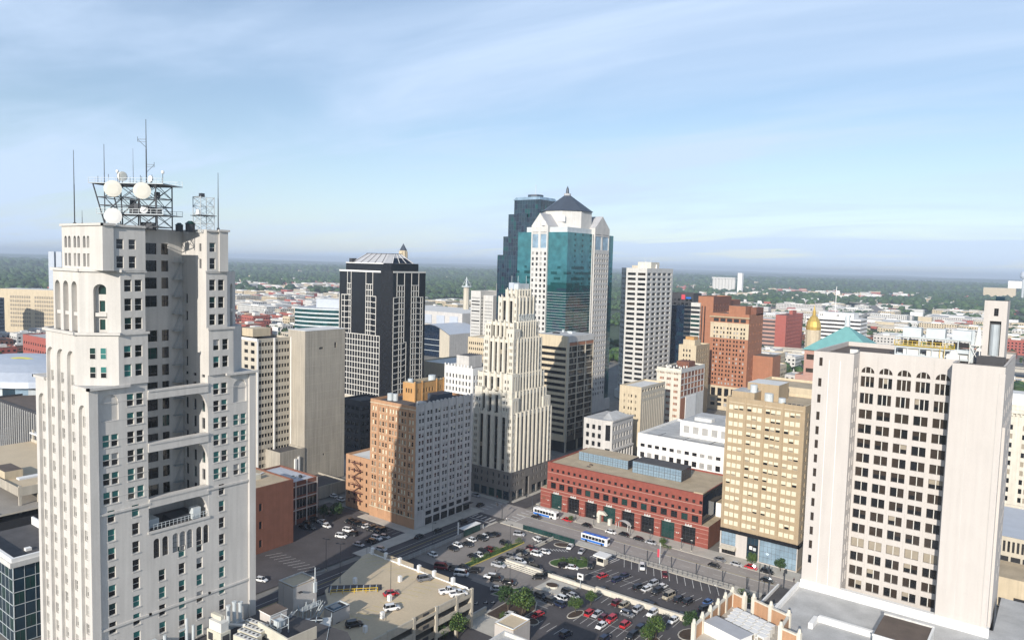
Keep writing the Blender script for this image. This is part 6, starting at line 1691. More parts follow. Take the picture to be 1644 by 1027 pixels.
# ------------------------------------------------------------------ parking garage in the foreground
def garage():
    root = thing('parking_garage', 'concrete parking garage with a sunlit tan roof deck and open sides', 'garage', (-126.4, 152.2, 0))
    DK = 'deck_concrete'; L = 42.0; S = 50.0; Z = 10.0
    d = MB(); pts = [(-L, 0), (-L, -2.4), (-31.5, -25.5), (-24.5, -30), (-20, -S), (0, -S), (0, 0)]
    d.prism(pts[::-1] if False else [(0, 0), (-L, 0), (-L, -2.4), (-31.5, -25.5), (-24.5, -30), (-20, -S), (0, -S)], Z - 0.8, Z, 'beige_precast', DK, bottom=True)
    d.build('roof_deck', root)
    for z in (3.2, 6.4):
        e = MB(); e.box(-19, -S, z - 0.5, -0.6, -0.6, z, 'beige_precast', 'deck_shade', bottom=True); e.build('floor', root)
    c = MB()
    ys = [0.0, -6.2, -14.2, -22.4, -31.0, -39.5, -48.5]
    for y in ys:
        c.box(-0.55, y - 0.8, 0, 0.06, y, Z + 1.1, 'beige_precast')
    for i in range(len(ys) - 1):
        if i == 2:
            continue
        for z in (2.4, 5.7, 8.9):
            c.box(-0.4, ys[i + 1] + 0.0, z, -0.05, ys[i] - 0.8, z + (1.5 if z < 8 else 2.0), 'beige_precast', bottom=True)
    c.build('concrete_frame', root)
    m = MB()
    for z in (3.1, 6.3, 9.5):
        m.box(-0.5, ys[3], z, -0.3, ys[2] - 0.8, z + 1.5, 'blind_tan', bottom=True); m.box(-0.28, -19.5, z + .3, -0.2, -17.4, z + 1.2, 'charcoal')
    m.build('mesh_panel', root)
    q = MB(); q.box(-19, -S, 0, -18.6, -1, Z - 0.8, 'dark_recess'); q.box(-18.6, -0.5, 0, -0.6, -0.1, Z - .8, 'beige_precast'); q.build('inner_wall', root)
    back = MB(); back.box(-L, -0.3, 0, 0, 0.0, Z, 'beige_precast'); back.box(-L, -0.25, Z, 0, 0, Z + 0.35, 'white_paint'); back.build('rear_wall', root)
    for x in (-40.5, -34.6, -28.6, -20.6, -14.6, -7.4):
        p = MB(); p.box(-0.45, -0.6, 0, 0.45, 0.3, 2.0, 'white_paint'); p.build('parapet_post', root, loc=(x, 0, Z))
        f = MB(); f.box(0.5, -0.02, 0.4, 5.6, 0.02, 1.6, 'blind_tan') if x < -14 else f.box(0.5, -0.02, 0.3, 5.4, 0.02, 0.7, 'white_paint'); f.build('rail_panel', root, loc=(x, 0, Z))
    for x, y in ((-28.6, -17.4), (-20.0, -8.4), (-13.4, -18.6), (-7.8, -26.4), (-15.5, -35.6), (-9.5, -42.5), (-5.6, -34.0), (-2.4, -46.6)):
        p = MB(); p.box(-0.45, -0.45, 0, 0.45, 0.45, 1.6, 'white_paint'); p.build('column_stub', root, loc=(x, y, Z))
    ln = MB()
    for i in range(13):
        y = -3.4 - 2.5 * i; ln.poly([(-14.8, y, Z + .004), (-14.8, y + .12, Z + .004), (-9.4, y + 1.6, Z + .004), (-9.4, y + 1.48, Z + .004)][::-1], 'line_yellow')
    for i in range(9):
        x = -38 + 3.1 * i; ln.poly([(x, -0.8, Z + .004), (x + .12, -0.8, Z + .004), (x - 2.3, -5.6, Z + .004), (x - 2.42, -5.6, Z + .004)][::-1], 'line_yellow')
    ln.build('bay_line', root)
    y_ = MB()   # ramp opening with its railings
    y_.poly([(-33.0, -23.0, Z + .02), (-22.6, -13.0, Z + .02), (-19.8, -15.4, Z + .02), (-29.6, -26.0, Z + .02)][::-1], 'asphalt'); y_.build('ramp_mouth', root)
    g = MB()
    for k in range(8):
        a = Vector((-30.5 + 1.25 * k, -24.2 + 1.22 * k, Z)); b = a + Vector((2.2, -2.2, 0)); g.tube((a.x, a.y, Z + 1.0), (b.x, b.y, Z + 1.0), .12, 'galvanised', 4); g.tube((a.x, a.y, Z + .5), (b.x, b.y, Z + .5), .08, 'galvanised', 4); g.tube(a, (a.x, a.y, Z + 1.0), .08, 'galvanised', 4)
    g.build('ramp_rail', root)
    yr = MB()
    for k in range(5):
        a = Vector((-28.2 + 2.1 * k, -26.2 + 2.3 * k, Z)); yr.tube(a, (a.x, a.y, Z + 1.3), .1, 'yellow_paint', 4)
    for h in (.6, 1.25):
        yr.tube((-28.2, -26.2, Z + h), (-19.8, -17.0, Z + h), .09, 'yellow_paint', 4)
    yr.build('yellow_rail', root)
garage()
# stair house, its steel stair, and the small block beside it
t = thing('stair_block', 'tall white block with a tan roof at the garage corner', 'building', (-147.6, 108.8, 9.8))
m = MB(); m.box(-6, 0, -9, 0, 7.0, 9.8, 'white_precast', 'deck_concrete'); m.parapet(rect(-6, 0, 0, 7), 9.8, .35, .3, 'grey_stone'); m.box(-4.0, -.08, 0, -3.9, 0, 9.8, 'grey_stone'); m.build('wall', t)
m = MB(); m.tube((0.4, 6.2, 8.5), (0.4, 6.2, 13.2), .14, 'galvanised', 5); m.box(.1, 5.8, 6.8, .7, 6.6, 9.4, 'galvanised', bottom=True); m.build('flue', t)
m = MB(); m.box(0.1, 1.2, 8.3, .9, 2.2, 8.45, 'charcoal', bottom=True); m.build('lamp', t)
t = thing('steel_stair', 'grey steel stair with cross braced landings against the white stair block', 'stair', (-147.2, 109.8, 9.8))
m = MB()
for x in (.2, 2.0):
    for y in (0, 2.4, 4.8):
        m.tube((x, y, -3), (x, y, 5.4), .12, 'galvanised', 4)
for y0 in (0, 2.4):
    for z in (-2, 1.6):
        m.tube((.2, y0, z), (.2, y0 + 2.4, z + 3.4), .07, 'galvanised', 4); m.tube((.2, y0 + 2.4, z), (.2, y0, z + 3.4), .07, 'galvanised', 4)
m.build('frame', t)
m = MB(); m.box(0, -.3, 4.2, 2.2, 5.2, 4.35, 'steel', bottom=True)
for y in (-.3, 1.2, 2.6, 4, 5.2):
    m.tube((2.2, y, 4.3), (2.2, y, 5.5), .06, 'galvanised', 4)
m.tube((2.2, -.3, 5.5), (2.2, 5.2, 5.5), .07, 'galvanised', 4); m.build('landing', t)
for off in (0, .9):
    m = MB(); m.tube((2.6 + off, -1.2, -3), (2.6 + off, 5.6, 4.2), .2, 'steel', 4); m.tube((2.6 + off, -1.2, -1.9), (2.6 + off, 5.6, 5.3), .07, 'galvanised', 4); m.build('stringer', t)
t = thing('pump_house', 'small white house with a pale skylight between the stair block and the garage deck', 'shed', (-140.6, 115.4, 9.8))
m = MB(); m.box(-3.6, 0, -4, 0, 5.2, 3.4, 'white_precast', 'dark_roof'); m.parapet(rect(-3.6, 0, 0, 5.2), 3.4, .3, .25, 'galvanised'); m.build('wall', t)
m = MB(); m.box(-2.6, 1, 3.4, -1.0, 3.4, 3.8, 'glass_sky_reflection', 'blind_grey'); m.build('skylight', t); m = MB(); m.box(0.0, .9, -2, .05, 2.2, .4, 'charcoal'); m.build('door', t)

# plant roof at the foot of the stepped tower
def plant_roof():
    root = thing('plant_building', 'low flat building crowded with roof plant at the foot of the white stepped tower', 'building', (-143.2, 66.0, 0))
    m = MB(); m.prism([(0, 0), (36, 0), (36, 30), (22, 37.5), (4, 34), (0, 30)], 0, 19.4, 'pale_stone', 'dark_roof'); m.build('wall', root)
    p = MB(); p.T = Matrix.Translation((9.0, 27.8, 19.4)) @ Matrix.Rotation(R(-2), 4, 'Z'); p.box(-1.0, -3.2, 0, 10.0, -2.9, 2.6, 'unit_cream'); p.box(9.7, -2.9, 0, 10.0, 4.0, 2.6, 'beige_precast'); p.build('screen', root)
plant_roof()
gq = 'roof plant beside the white stepped tower'
def unit(name, label, x, y, z, fn, rz=0.0, cat='roof unit'):
    t = thing(name, label, cat, (x, y, z), rz, gq); fn(t); return t
def air_handler(t, L=6.0, w=1.3, h=1.2):
    m = MB(); m.box(0, 0, .5, L, w, .5 + h, 'unit_cream', 'unit_white'); m.build('case', t)
    m = MB()
    for i in range(int(L / 1.2)):
        m.cyl(.6 + i * 1.2, w / 2, .5 + h, .5 + h + .12, .26, 'charcoal', 8)
    m.build('fan', t)
    m = MB()
    for x in (.2, L - .2):
        m.box(x - .1, .1, 0, x + .1, w - .1, .5, 'dark_steel')
    m.build('leg', t)
for i, lab in enumerate(('cream fan bank nearest the small white house', 'cream fan bank, second in the stack of four', 'cream fan bank, third in the stack of four', 'cream fan bank nearest the picture edge')):
    unit('air_handler', lab, -139.6 + 1.25 * i, 90.4 - 1.75 * i, 19.4, air_handler, R(8))
def duct_stack(t):
    m = MB()
    for x, h in ((0, 4.6), (1.2, 5.2), (2.4, 4.8)):
        m.cyl(x * .35, x, 0, h, .42, 'galvanised', 8); m.cyl(x * .35, x, h, h + .3, .55, 'galvanised', 8)
    m.box(-.5, -.8, 0, 1.4, 3.2, .8, 'galvanised'); m.build('duct', t)
unit('duct_stack', 'three tall galvanised ducts standing against the white tower wall', -142.6, 88.2, 19.4, duct_stack)
unit('duct_stack', 'pair of grey flues at the left end of the roof plant', -142.4, 78.6, 19.4, lambda t: (lambda m: (m.cyl(0, 0, 0, 5.6, .3, 'galvanised', 8), m.cyl(.2, 1.3, 0, 3.8, .3, 'galvanised', 8), m.box(-.2, -1.6, 3.4, .1, .4, 3.6, 'galvanised'), m.build('flue', t)))(MB()))
def big_unit(t):
    m = MB(); m.box(0, 0, 0, 4.6, 2.4, 2.6, 'unit_cream'); m.box(.3, .3, 2.6, 4.3, 2.1, 4.6, 'unit_white'); m.box(-.3, 1.2, 4.6, 3.0, 2.0, 5.4, 'unit_cream'); m.build('case', t)
    m = MB(); m.box(.5, -.05, .5, 2.0, 0, 2.1, 'charcoal'); m.box(4.6, .4, .4, 4.66, 2.0, 2.0, 'charcoal'); m.build('louvre', t)
unit('air_unit', 'big stacked cream air unit in the middle of the roof plant', -140.9, 82.2, 19.4, big_unit, R(5))
unit('air_unit', 'small white house with a brown roof among the roof plant', -138.6, 93.4, 19.4, lambda t: (lambda m: (m.box(0, 0, 0, 3.9, 4.2, 3.0, 'white_precast', 'brown_roof'), m.box(-.15, -.15, 3.0, 4.05, 4.35, 3.2, 'white_paint', 'brown_roof'), m.build('wall', t)))(MB()))
unit('air_unit', 'low white hooded unit by the left end of the roof plant', -138.4, 77.6, 19.4, lambda t: (lambda m: (m.box(0, 0, 0, 3.6, 2.2, 1.4, 'unit_white'), m.cyl(1.8, 1.1, 1.4, 2.0, 1.3, 'unit_white', 10, .8), m.build('case', t)))(MB()), R(20))
unit('air_unit', 'open steel frame holding pumps right of the fan banks', -133.4, 92.4, 19.4, lambda t: (lambda m: ([m.tube((x, y, 0), (x, y, 3.4), .1, 'galvanised', 4) for x in (0, 2.6) for y in (0, 2.8)], [m.tube((0, y, z), (2.6, y, z), .09, 'galvanised', 4) for y in (0, 2.8) for z in (1.6, 3.3)], [m.tube((x, 0, z), (x, 2.8, z), .09, 'galvanised', 4) for x in (0, 2.6) for z in (1.6, 3.3)], m.box(.4, .6, 1.7, 2.2, 2.2, 2.9, 'galvanised'), m.cyl(1.2, 1.4, .1, 1.4, .5, 'unit_white', 8), m.build('frame', t)))(MB()))
t = thing('cooling_tower', 'big pale cooling tower with open round fan wells at the bottom edge', 'cooling tower', (-128.6, 100.4, 9.2))
m = MB(); m.T = Matrix.Rotation(R(-44), 4, 'Z'); m.box(-6, -2.6, 0, 9, 3.0, 9.2, 'galvanised', 'unit_white'); m.build('case', t)
for i in range(3):
    m = MB(); m.T = Matrix.Rotation(R(-44), 4, 'Z'); x = -3.2 + 3.9 * i; ring = lambda r: [(x + r * math.cos(2 * math.pi * j / 18), r * math.sin(2 * math.pi * j / 18)) for j in range(18)]
    m.frustum(ring(1.7), 9.2, ring(1.6), 10.0, 'unit_white', 'dark_recess'); m.build('fan_well', t)
    m = MB(); m.T = Matrix.Rotation(R(-44), 4, 'Z')
    for j in range(4):
        a = j * math.pi / 2 + .5 * i; m.tube((x, 0, 10.05), (x + 1.45 * math.cos(a), 1.45 * math.sin(a), 10.05), .12, 'galvanised', 4)
    m.build('fan', t)
m = MB(); m.T = Matrix.Rotation(R(-44), 4, 'Z')
for j in range(9):
    m.tube((-6 + 1.9 * j, 3.2, 9.2), (-6 + 1.9 * j, 3.2, 10.3), .06, 'galvanised', 4)
m.tube((-6, 3.2, 10.3), (9, 3.2, 10.3), .07, 'galvanised', 4); m.tube((-6, 3.2, 9.8), (9, 3.2, 9.8), .05, 'galvanised', 4); m.build('rail', t)
for k, lab in enumerate(('short grey flue pipe against the white tower wall, left group', 'square grey vent case hung low on the white tower wall', 'long white pipe with an elbow lying over the roof plant', 'steel ladder frame standing by the small white house')):
    t = thing('roof_pipe', lab, 'pipe', ((-142.9, 74.2, 19.4), (-143.1, 71.8, 19.4), (-141.0, 86.8, 19.4), (-136.0, 98.2, 19.4))[k], 0, gq)
    m = MB()
    if k == 0: m.cyl(0, 0, 0, 3.6, .35, 'galvanised', 8)
    if k == 1: m.box(-.4, -.7, .4, .5, .7, 3.4, 'galvanised')
    if k == 2: m.tube((0, 0, 1.6), (3.4, 2.4, 1.6), .35, 'unit_white', 6); m.tube((0, 0, 0), (0, 0, 1.7), .35, 'unit_white', 6); m.tube((3.4, 2.4, 0), (3.4, 2.4, 1.7), .3, 'unit_white', 6)
    if k == 3:
        for y in (0, 1.4): m.tube((0, y, 0), (2.4, y, 2.6), .08, 'galvanised', 4)
        for i in range(6): m.tube((.4 * i, 0, .43 * i), (.4 * i, 1.4, .43 * i), .05, 'galvanised', 4)
    m.build('pipe', t)

# ------------------------------------------------------------------ glass corner building and parking deck at the left edge
def glass_corner():
    root = thing('glass_building', 'teal curtain wall building with a black roof behind a pale cornice, bottom left corner', 'building', (-209.3, 69.7, 0))
    W_, D, H = 30, 15, 20.4
    w = MB(); w.box(-W_, 0, 0, 0, D, H, 'glass_navy', 'dark_roof'); w.build('wall', root)
    n1, n2 = 12, 6
    me1 = window_mesh(W_ / n1 - .05, 3.32, 'steel', (2, 1, 'glass_blue')); me1b = window_mesh(W_ / n1 - .05, 3.32, 'steel', (2, 1, 'glass_green'))
    me2 = window_mesh(D / n2 - .05, 3.32, 'steel', (1, 1, 'glass_blue')); me2b = window_mesh(D / n2 - .05, 3.32, 'steel', (2, 1, 'glass_green'))
    for k in range(6):
        for i in range(n1):
            put('glass_panel', me1 if (i + k) % 3 else me1b, root, (-W_ + i * W_ / n1 + .02, -.06, .2 + 3.38 * k))
        for i in range(n2):
            put('glass_panel', me2 if (i * 2 + k) % 3 else me2b, root, (.06, i * D / n2 + .02, .2 + 3.38 * k), SIDE)
    f = MB()
    for k in range(7):
        f.box(-W_, -.2, 3.38 * k + .06, .2, -.02, 3.38 * k + .2, 'galvanised', bottom=True); f.box(-.02, -.2, 3.38 * k + .06, .2, D, 3.38 * k + .2, 'galvanised', bottom=True)
    for i in range(n1 + 1):
        f.box(-W_ + i * W_ / n1 - .05, -.16, 0, -W_ + i * W_ / n1 + .05, 0, H, 'galvanised')
    for i in range(n2 + 1):
        f.box(0, i * D / n2 - .05, 0, .16, i * D / n2 + .05, H, 'galvanised')
    f.build('mullion', root)
    c = MB(); c.box(-W_ - .5, -.9, H, .9, -.05, H + 1.3, 'pale_stone', bottom=True); c.box(.05, -.05, H, .9, D + .6, H + 1.3, 'pale_stone', bottom=True); c.box(-W_, -.5, H + 1.3, .5, .3, H + 2.3, 'white_paint'); c.box(-.3, .3, H + 1.3, .5, D + .3, H + 2.3, 'white_paint'); c.box(-W_, D, H, -.3, D + .5, H + 2.2, 'white_paint'); c.build('cornice', root)
    u = MB(); u.box(-10, 6, H, -8.6, 7.4, H + .7, 'white_paint'); u.build('roof_unit', root)
glass_corner()
def left_deck():
    root = thing('parking_deck', 'two level parking deck with a tan upper floor at the left edge', 'garage', (-290, 92.0, 0))
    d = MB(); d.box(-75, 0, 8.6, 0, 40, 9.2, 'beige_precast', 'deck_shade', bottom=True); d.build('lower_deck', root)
    d = MB(); d.box(-80, 9.0, 14.4, -6, 40, 15.0, 'beige_precast', 'deck_concrete', bottom=True); d.build('upper_deck', root)
    w = MB()
    for y in range(9, 40, 6):
        w.box(-6.6, y, 0, -6, y + .9, 16.4, 'beige_precast')
    for x in range(-78, -4, 7):
        w.box(x, 39.4, 0, x + .9, 40, 20.6, 'beige_precast')
    w.box(-80, 39.0, 18.6, -2, 41.2, 19.2, 'white_paint', bottom=True); w.box(-8, 9, 18.6, -5.4, 39, 19.19, 'white_paint', bottom=True); w.box(-80, 39.5, 15, -6, 39.9, 16.2, 'beige_precast')
    w.box(-80, 8.8, 12.6, -6, 9.0, 15.9, 'blank_concrete'); w.box(-6.2, 9, 12.6, -5.9, 39, 15.8, 'beige_precast'); w.box(-75, -.2, 6.4, 0, 0, 10.0, 'blank_concrete')
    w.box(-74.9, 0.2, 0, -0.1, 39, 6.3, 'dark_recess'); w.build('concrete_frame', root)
    h = MB(); h.box(-34, 10, 15, -22, 16, 18.2, 'cream_stone', 'brown_roof'); h.build('stair_house', root)
left_deck()
block('dark_office', 'dark glass office block with pale vertical fins behind the parking deck, left edge', (-366, 134.5), 60, 20, 27.5, 'charcoal', 'brown_roof', [(1 + 2.6 * i, 3.0 + 2.6 * i, 2, 25.5) for i in range(22)], [(1 + 2.6 * i, 3.0 + 2.6 * i, 2, 25.5) for i in range(7)], .3, choose(('glass_navy', 2), ('glass_dark', 2)), (1, 8), frame='bronze_frame')
m = MB()
for i in range(24):
    m.box(-366 - 60 + 2.6 * i - .18, 134.5 - .35, 1.5, -366 - 60 + 2.6 * i + .18, 134.5, 26.5, 'pale_stone')
for i in range(8):
    m.box(-366, 134.5 + 2.6 * i, 1.5, -365.65, 134.5 + 2.6 * i + .35, 26.5, 'pale_stone')
fin = m.build('fin', next(o for o in bpy.data.objects if o.name == 'dark_office'), loc=(366, -134.5, 0))
# arena with its silver roof and yellow roof logo
t = thing('arena', 'round arena with a smooth silver roof and a yellow emblem on it, left edge', 'arena', (-470, 165, 0))
m = MB(); n = 40; prof = [(44, 30.5), (43, 33.5), (36, 37.2), (24, 39.6), (10, 40.6)]
ring = lambda r: [(r * 1.25 * math.cos(2 * math.pi * i / n), r * .8 * math.sin(2 * math.pi * i / n)) for i in range(n)]
for (r0, z0), (r1, z1) in zip(prof, prof[1:]):
    a, b = ring(r0), ring(r1)
    for i in range(n):
        j = (i + 1) % n; m.poly([(*a[i], z0), (*a[j], z0), (*b[j], z1), (*b[i], z1)], 'arena_metal')
m.poly([(*p, 40.6) for p in ring(10)], 'arena_metal'); m.build('roof', t, smooth=True)
m = MB()
for i in range(n):
    a, b = ring(41.5)[i], ring(41.5)[(i + 1) % n]; m.poly([(*a, 0), (*b, 0), (*b, 30.5), (*a, 30.5)], ('glass_sky_reflection', 'galvanised', 'glass_blue')[i % 3])
m.build('wall', t)
m = MB(); a, b = [(x + 14, y - 9) for x, y in ring(12)], [(x + 14, y - 9) for x, y in ring(8)]
def az(p): return 40.9 - 0.0065 * ((p[0] / 1.25) ** 2 + (p[1] / .8) ** 2)
for i in range(n):
    j = (i + 1) % n; m.poly([(*a[i], az(a[i]) + .25), (*a[j], az(a[j]) + .25), (*b[j], az(b[j]) + .25), (*b[i], az(b[i]) + .25)], 'logo_yellow')
m.build('emblem', t)

# right edge: white hotel block, car court and lawn seen past the slab tower
RW = thing('corner_hotel', 'white building with paired windows and a deep cornice at the right edge', 'building', (6, 372, 0))
block('', '', (0, 0), 30, 24, 47, 'cream_terracotta', 'white_roof', [(u, u + 1.2, z, z + 2.1) for u in (3.6, 5.4, 10, 11.8, 16.4, 18.2, 22.8, 24.6) for z in [6 + 3.8 * k for k in range(9)]], [], .3, choose(('glass_dark', 3), ('blind_tan', 2)), root=RW)
m = MB(); m.box(-30.8, -1.2, 43.5, .8, 0, 45.0, 'cream_terracotta', bottom=True)
for i in range(20):
    m.box(-30.4 + 1.55 * i, -.8, 42.4, -29.8 + 1.55 * i, 0, 43.5, 'cream_terracotta', bottom=True)
m.box(-26, 5, 46, -8, 16, 51, 'white_paint', 'white_roof'); m.build('cornice', RW)
block('blue_grey_block', 'blue grey office block far behind the tank house', (30, 440), 42, 30, 53, 'grey_stone', 'dark_roof', grid(even(12, 2, 1, 3.4), [(z, z + 2) for z in [6 + 3.8 * k for k in range(12)]]), [], .3, choose(('glass_navy', 2), ('glass_blue', 2)))
block('brick_block', 'red brick block at the right edge behind the white corner hotel', (52, 420), 38, 30, 42, 'red_brick', 'brown_roof', grid(even(10, 1.8, 1, 3.7), [(z, z + 2) for z in [6 + 4 * k for k in range(9)]]), [], .3)
island([(-26, 330), (24, 330), (24, 350), (-26, 350)])
block('car_court', 'grey roofed low building with a slatted parapet at the right edge', (30, 284), 56, 42, 16.5, 'beige_precast', 'arena_metal', [(2 + 3.2 * i, 4.6 + 3.2 * i, 8.5, 10.2) for i in range(16)] + [(1.2 + 1.25 * i, 1.9 + 1.25 * i, 11.6, 15.2) for i in range(43)], [], .4, choose(('glass_dark', 2), ('dark_recess', 2)))
t = thing('yellow_hydrant', 'yellow post beside the dark garage door at the lower right edge', 'bollard', (-9.2, 262, 0)); m = MB(); m.cyl(0, 0, 0, 2.2, .45, 'yellow_paint', 10); m.build('post', t); m = MB(); m.cyl(0, 0, 2.2, 2.6, .5, 'yellow_paint', 10, .2); m.build('cap', t)
t = thing('blank_wall', 'plain beige wall with a small scrawl and a dark doorway at the lower right edge', 'wall', (28, 266, 0)); m = MB(); facade(m, (-42, 0), FRONT, 42, 0, 9.2, [(1.2, 3.0, 0, 2.8), (5, 16, 0, 3.6)], 1.0, 'cream_stone', pane=lambda *a: 'dark_recess'); m.poly([(-42, 0, 9.2), (0, 0, 9.2), (0, 16, 9.2), (-42, 16, 9.2)], 'gravel_roof'); m.build('wall', t)
m = MB()
for i in range(5):
    m.tube((-32 + i, -.05, 4.4 + .5 * (i % 2)), (-31 + i, -.05, 4.4 + .5 * ((i + 1) % 2)), .07, 'charcoal', 4)
m.build('scrawl', t)
# offices outside the frame whose shade falls over the lots
block('shade_office', 'pale office block just below the picture whose shade falls on the lower lot', (-86, 104), 11, 24, 18.2, 'pale_stone', 'grey_roof', [], [], .3)
# ------------------------------------------------------------------ trees
def leaf_cards(mb, cx, cy, cz, rx, rz, n, s, mats, r):
    """crown of many leaf-sized cards clustered in clumps through an uneven volume"""
    clumps = []
    for i in range(max(6, n // 28)):
        a, b, k = r.uniform(0, 2 * math.pi), math.acos(r.uniform(-0.75, 1)), r.uniform(0.45, 1.0)
        clumps.append((cx + rx * k * math.sin(b) * math.cos(a), cy + rx * k * math.sin(b) * math.sin(a), cz + rz * k * math.cos(b), r.uniform(0.25, 0.46) * rx))
    for i in range(n):
        c = r.choice(clumps); d = Vector((r.gauss(0, 1), r.gauss(0, 1), r.gauss(0, 0.8))); d.normalize()
        p = Vector(c[:3]) + d * c[3] * r.uniform(0.5, 1.0)
        nrm = (d + Vector((r.gauss(0, .5), r.gauss(0, .5), r.gauss(0, .5)))).normalized(); t = nrm.orthogonal().normalized(); q = nrm.cross(t)
        a = r.uniform(0, math.pi); u = t * math.cos(a) + q * math.sin(a); v = nrm.cross(u); ss = s * r.uniform(0.6, 1.3)
        mb.poly([p - u * ss, p + v * ss * .6, p + u * ss, p - v * ss * .6], r.choice(mats))
def tree_meshes(seed, h, rx, n, s, mats):
    r = random.Random(seed)
    c = MB(); leaf_cards(c, 0, 0, h * 0.62, rx, h * 0.36, n, s, mats, r); cm = c.data('crown')
    t = MB(); t.cyl(0, 0, 0, h * 0.5, h * 0.028 + .05, 'bark', 7, h * 0.014 + .03)
    for i in range(4):
        a = r.uniform(0, 6.28); t.tube((0, 0, h * (.28 + .06 * i)), (rx * .55 * math.cos(a), rx * .55 * math.sin(a), h * (.5 + .07 * i)), h * .009 + .02, 'bark', 4)
    return cm, t.data('trunk')
LB, LM, LD_ = 'leaf_bright', 'leaf_mid', 'leaf_dark'
def place_tree(meshes, x, y, label, group, s=1.0, rz=0.0, z=0.0, name='tree', parts=True):
    t = thing(name, label, 'tree', (x, y, z), rz, group); t.scale = (s, s, s)
    put('crown', meshes[0], t, (0, 0, 0))
    if parts: put('trunk', meshes[1], t, (0, 0, 0))
    return t
NEAR = [tree_meshes(50 + i, 8.0, 3.2, 1500, 0.30, [LB, LM, LB, LM, LD_]) for i in range(3)]
NEARD = [tree_meshes(70 + i, 8.0, 3.0, 1300, 0.32, [LD_, LD_, LM]) for i in range(2)]
for i, (x, y, s, k, lab) in enumerate([
        (-119.2, 165.5, 1.05, 0, 'big sunlit tree in the mulch bed beside the curved kerb, bottom centre'), (-120.4, 168.6, .85, 1, 'second sunlit tree just left of the big one in the mulch bed'),
        (-125.0, 166.4, .95, 3, 'dark shaded tree left of the two sunlit trees, bottom centre'), (-122.6, 171.5, .55, 2, 'small bright sapling between the dark tree and the sunlit trees'),
        (-109.0, 177.6, .62, 1, 'round tree on the small kerbed island of the lower lot'), (-108.2, 184.8, .55, 0, 'small tree behind the kerbed island of the lower lot'),
        (-84.4, 179.4, .80, 0, 'feathery tree at the right end of the double car row'), (-84.9, 175.6, .6, 2, 'small bright tree beside the rounded kerb at the bottom edge'),
        (-78.0, 188.0, .85, 4, 'dense dark green tree by the brick screen wall'), (-125.4, 144.8, .85, 0, 'sunlit tree against the open side of the parking garage'),
        (-128.0, 140.5, .6, 1, 'leafy treetop at the bottom edge under the garage side'), (-81.8, 246.4, .55, 2, 'street tree on the pavement before the glass shopfront'),
        (-112.4, 241.4, .42, 0, 'small street tree in the kerb before the red building, right half'), (-151.4, 240.8, .34, 2, 'little yellowish street tree near the left end of the red building'),
        (-72.6, 247.6, .6, 3, 'dark street tree at the right end of the glass shopfront'), (-222.4, 183.6, .8, 3, 'dark bushy tree in the shaded lot by the brown building'), (-226, 180.5, .7, 4, 'dark tree behind the bushy one in the shaded lot')]):
    place_tree((NEAR + NEARD)[k], x, y, lab, 'trees around the lots', s, i * 1.7)
SHR = tree_meshes(91, 2.0, 1.6, 420, 0.14, [LB, LM]); 
for i, (x, y, s, lab) in enumerate([(-74.0, 218.0, 1.5, 'big round hedge on the oval island at the far end of the upper lot'), (-129.0, 207.6, 1.0, 'low green shrub bed on the oval island of the upper lot'), (-132.0, 205.4, .9, 'left clump of shrubs on the oval island'), (-126.2, 209.8, 1.0, 'right clump of shrubs on the oval island'),
        (-154.2, 186.0, .9, 'first shrub of the planted strip, nearest the dark vans'), (-153.8, 191.6, .8, 'second shrub of the planted strip'), (-153.4, 197.4, 1.0, 'third shrub of the planted strip, beside the red car'), (-153.2, 203.4, .9, 'fourth shrub of the planted strip'), (-153.4, 209.4, 1.0, 'last shrub at the far tip of the planted strip'), (-111.6, 240.6, .7, 'low bush in the kerb bed right of the small street tree'), (-109.6, 240.4, .6, 'tiny bush at the right end of the kerb bed'), (-123.0, 161.4, .8, 'orange brown low plants before the big sunlit tree')]):
    place_tree(SHR, x, y, lab, 'shrubs of the lots', s, i * 1.1, 0.1, 'shrub', False)['category'] = 'shrub'

# ------------------------------------------------------------------ the low city and the plain
AX = lambda ang, r: (-math.sin(R(ang)) * r, math.cos(R(ang)) * r)
def clear_of_downtown(x, y, pad=0):
    return not (-640 < x < 90 and -40 < y < 640) or x < -560 and y < 300
MIDT = [tree_meshes(30 + i, 11.0, 5.2, 210, 1.15, [LM, LD_, LM, LB]) for i in range(4)] + [tree_meshes(40 + i, 11.0, 5.0, 190, 1.2, [LD_, LD_, LM]) for i in range(2)]
# landmarks of the middle distance
def pylon(x, y, z0, h, label):
    t = thing('pylon', label, 'pylon', (x, y, 0), 0.65, 'pylons of the convention hall')
    m = MB(); oc = [(4.2 * math.cos(math.pi / 4 * i), 4.2 * math.sin(math.pi / 4 * i)) for i in range(8)]; oc2 = [(p[0] * .86, p[1] * .86) for p in oc]; m.frustum(oc, z0, oc2, h, 'beige_precast', 'grey_stone'); m.build('shaft', t)
    m = MB(); m.cyl(0, 0, h, h + 1.2, 6.0, 'galvanised', 12); m.cyl(0, 0, h + 1.2, h + 12, 1.6, 'galvanised', 8, .5)
    for i in range(4):
        a = math.pi / 2 * i; m.tube((4.5 * math.cos(a), 4.5 * math.sin(a), h + 5), (-4.5 * math.cos(a), -4.5 * math.sin(a), h + 5), .35, 'galvanised', 4); m.tube((0, 0, h + 11), (5.5 * math.cos(a), 5.5 * math.sin(a), h + 1), .2, 'galvanised', 4)
    m.build('ornament', t)
pylon(-588, 682, 0, 71, 'tall pale pylon with a metal ornament left of the white hotel slab'); pylon(-545, 716, 0, 70, 'second pylon, its ornament just above the white hotel roof'); pylon(-520, 740, 0, 73, 'third pylon, seen over the right part of the white hotel')
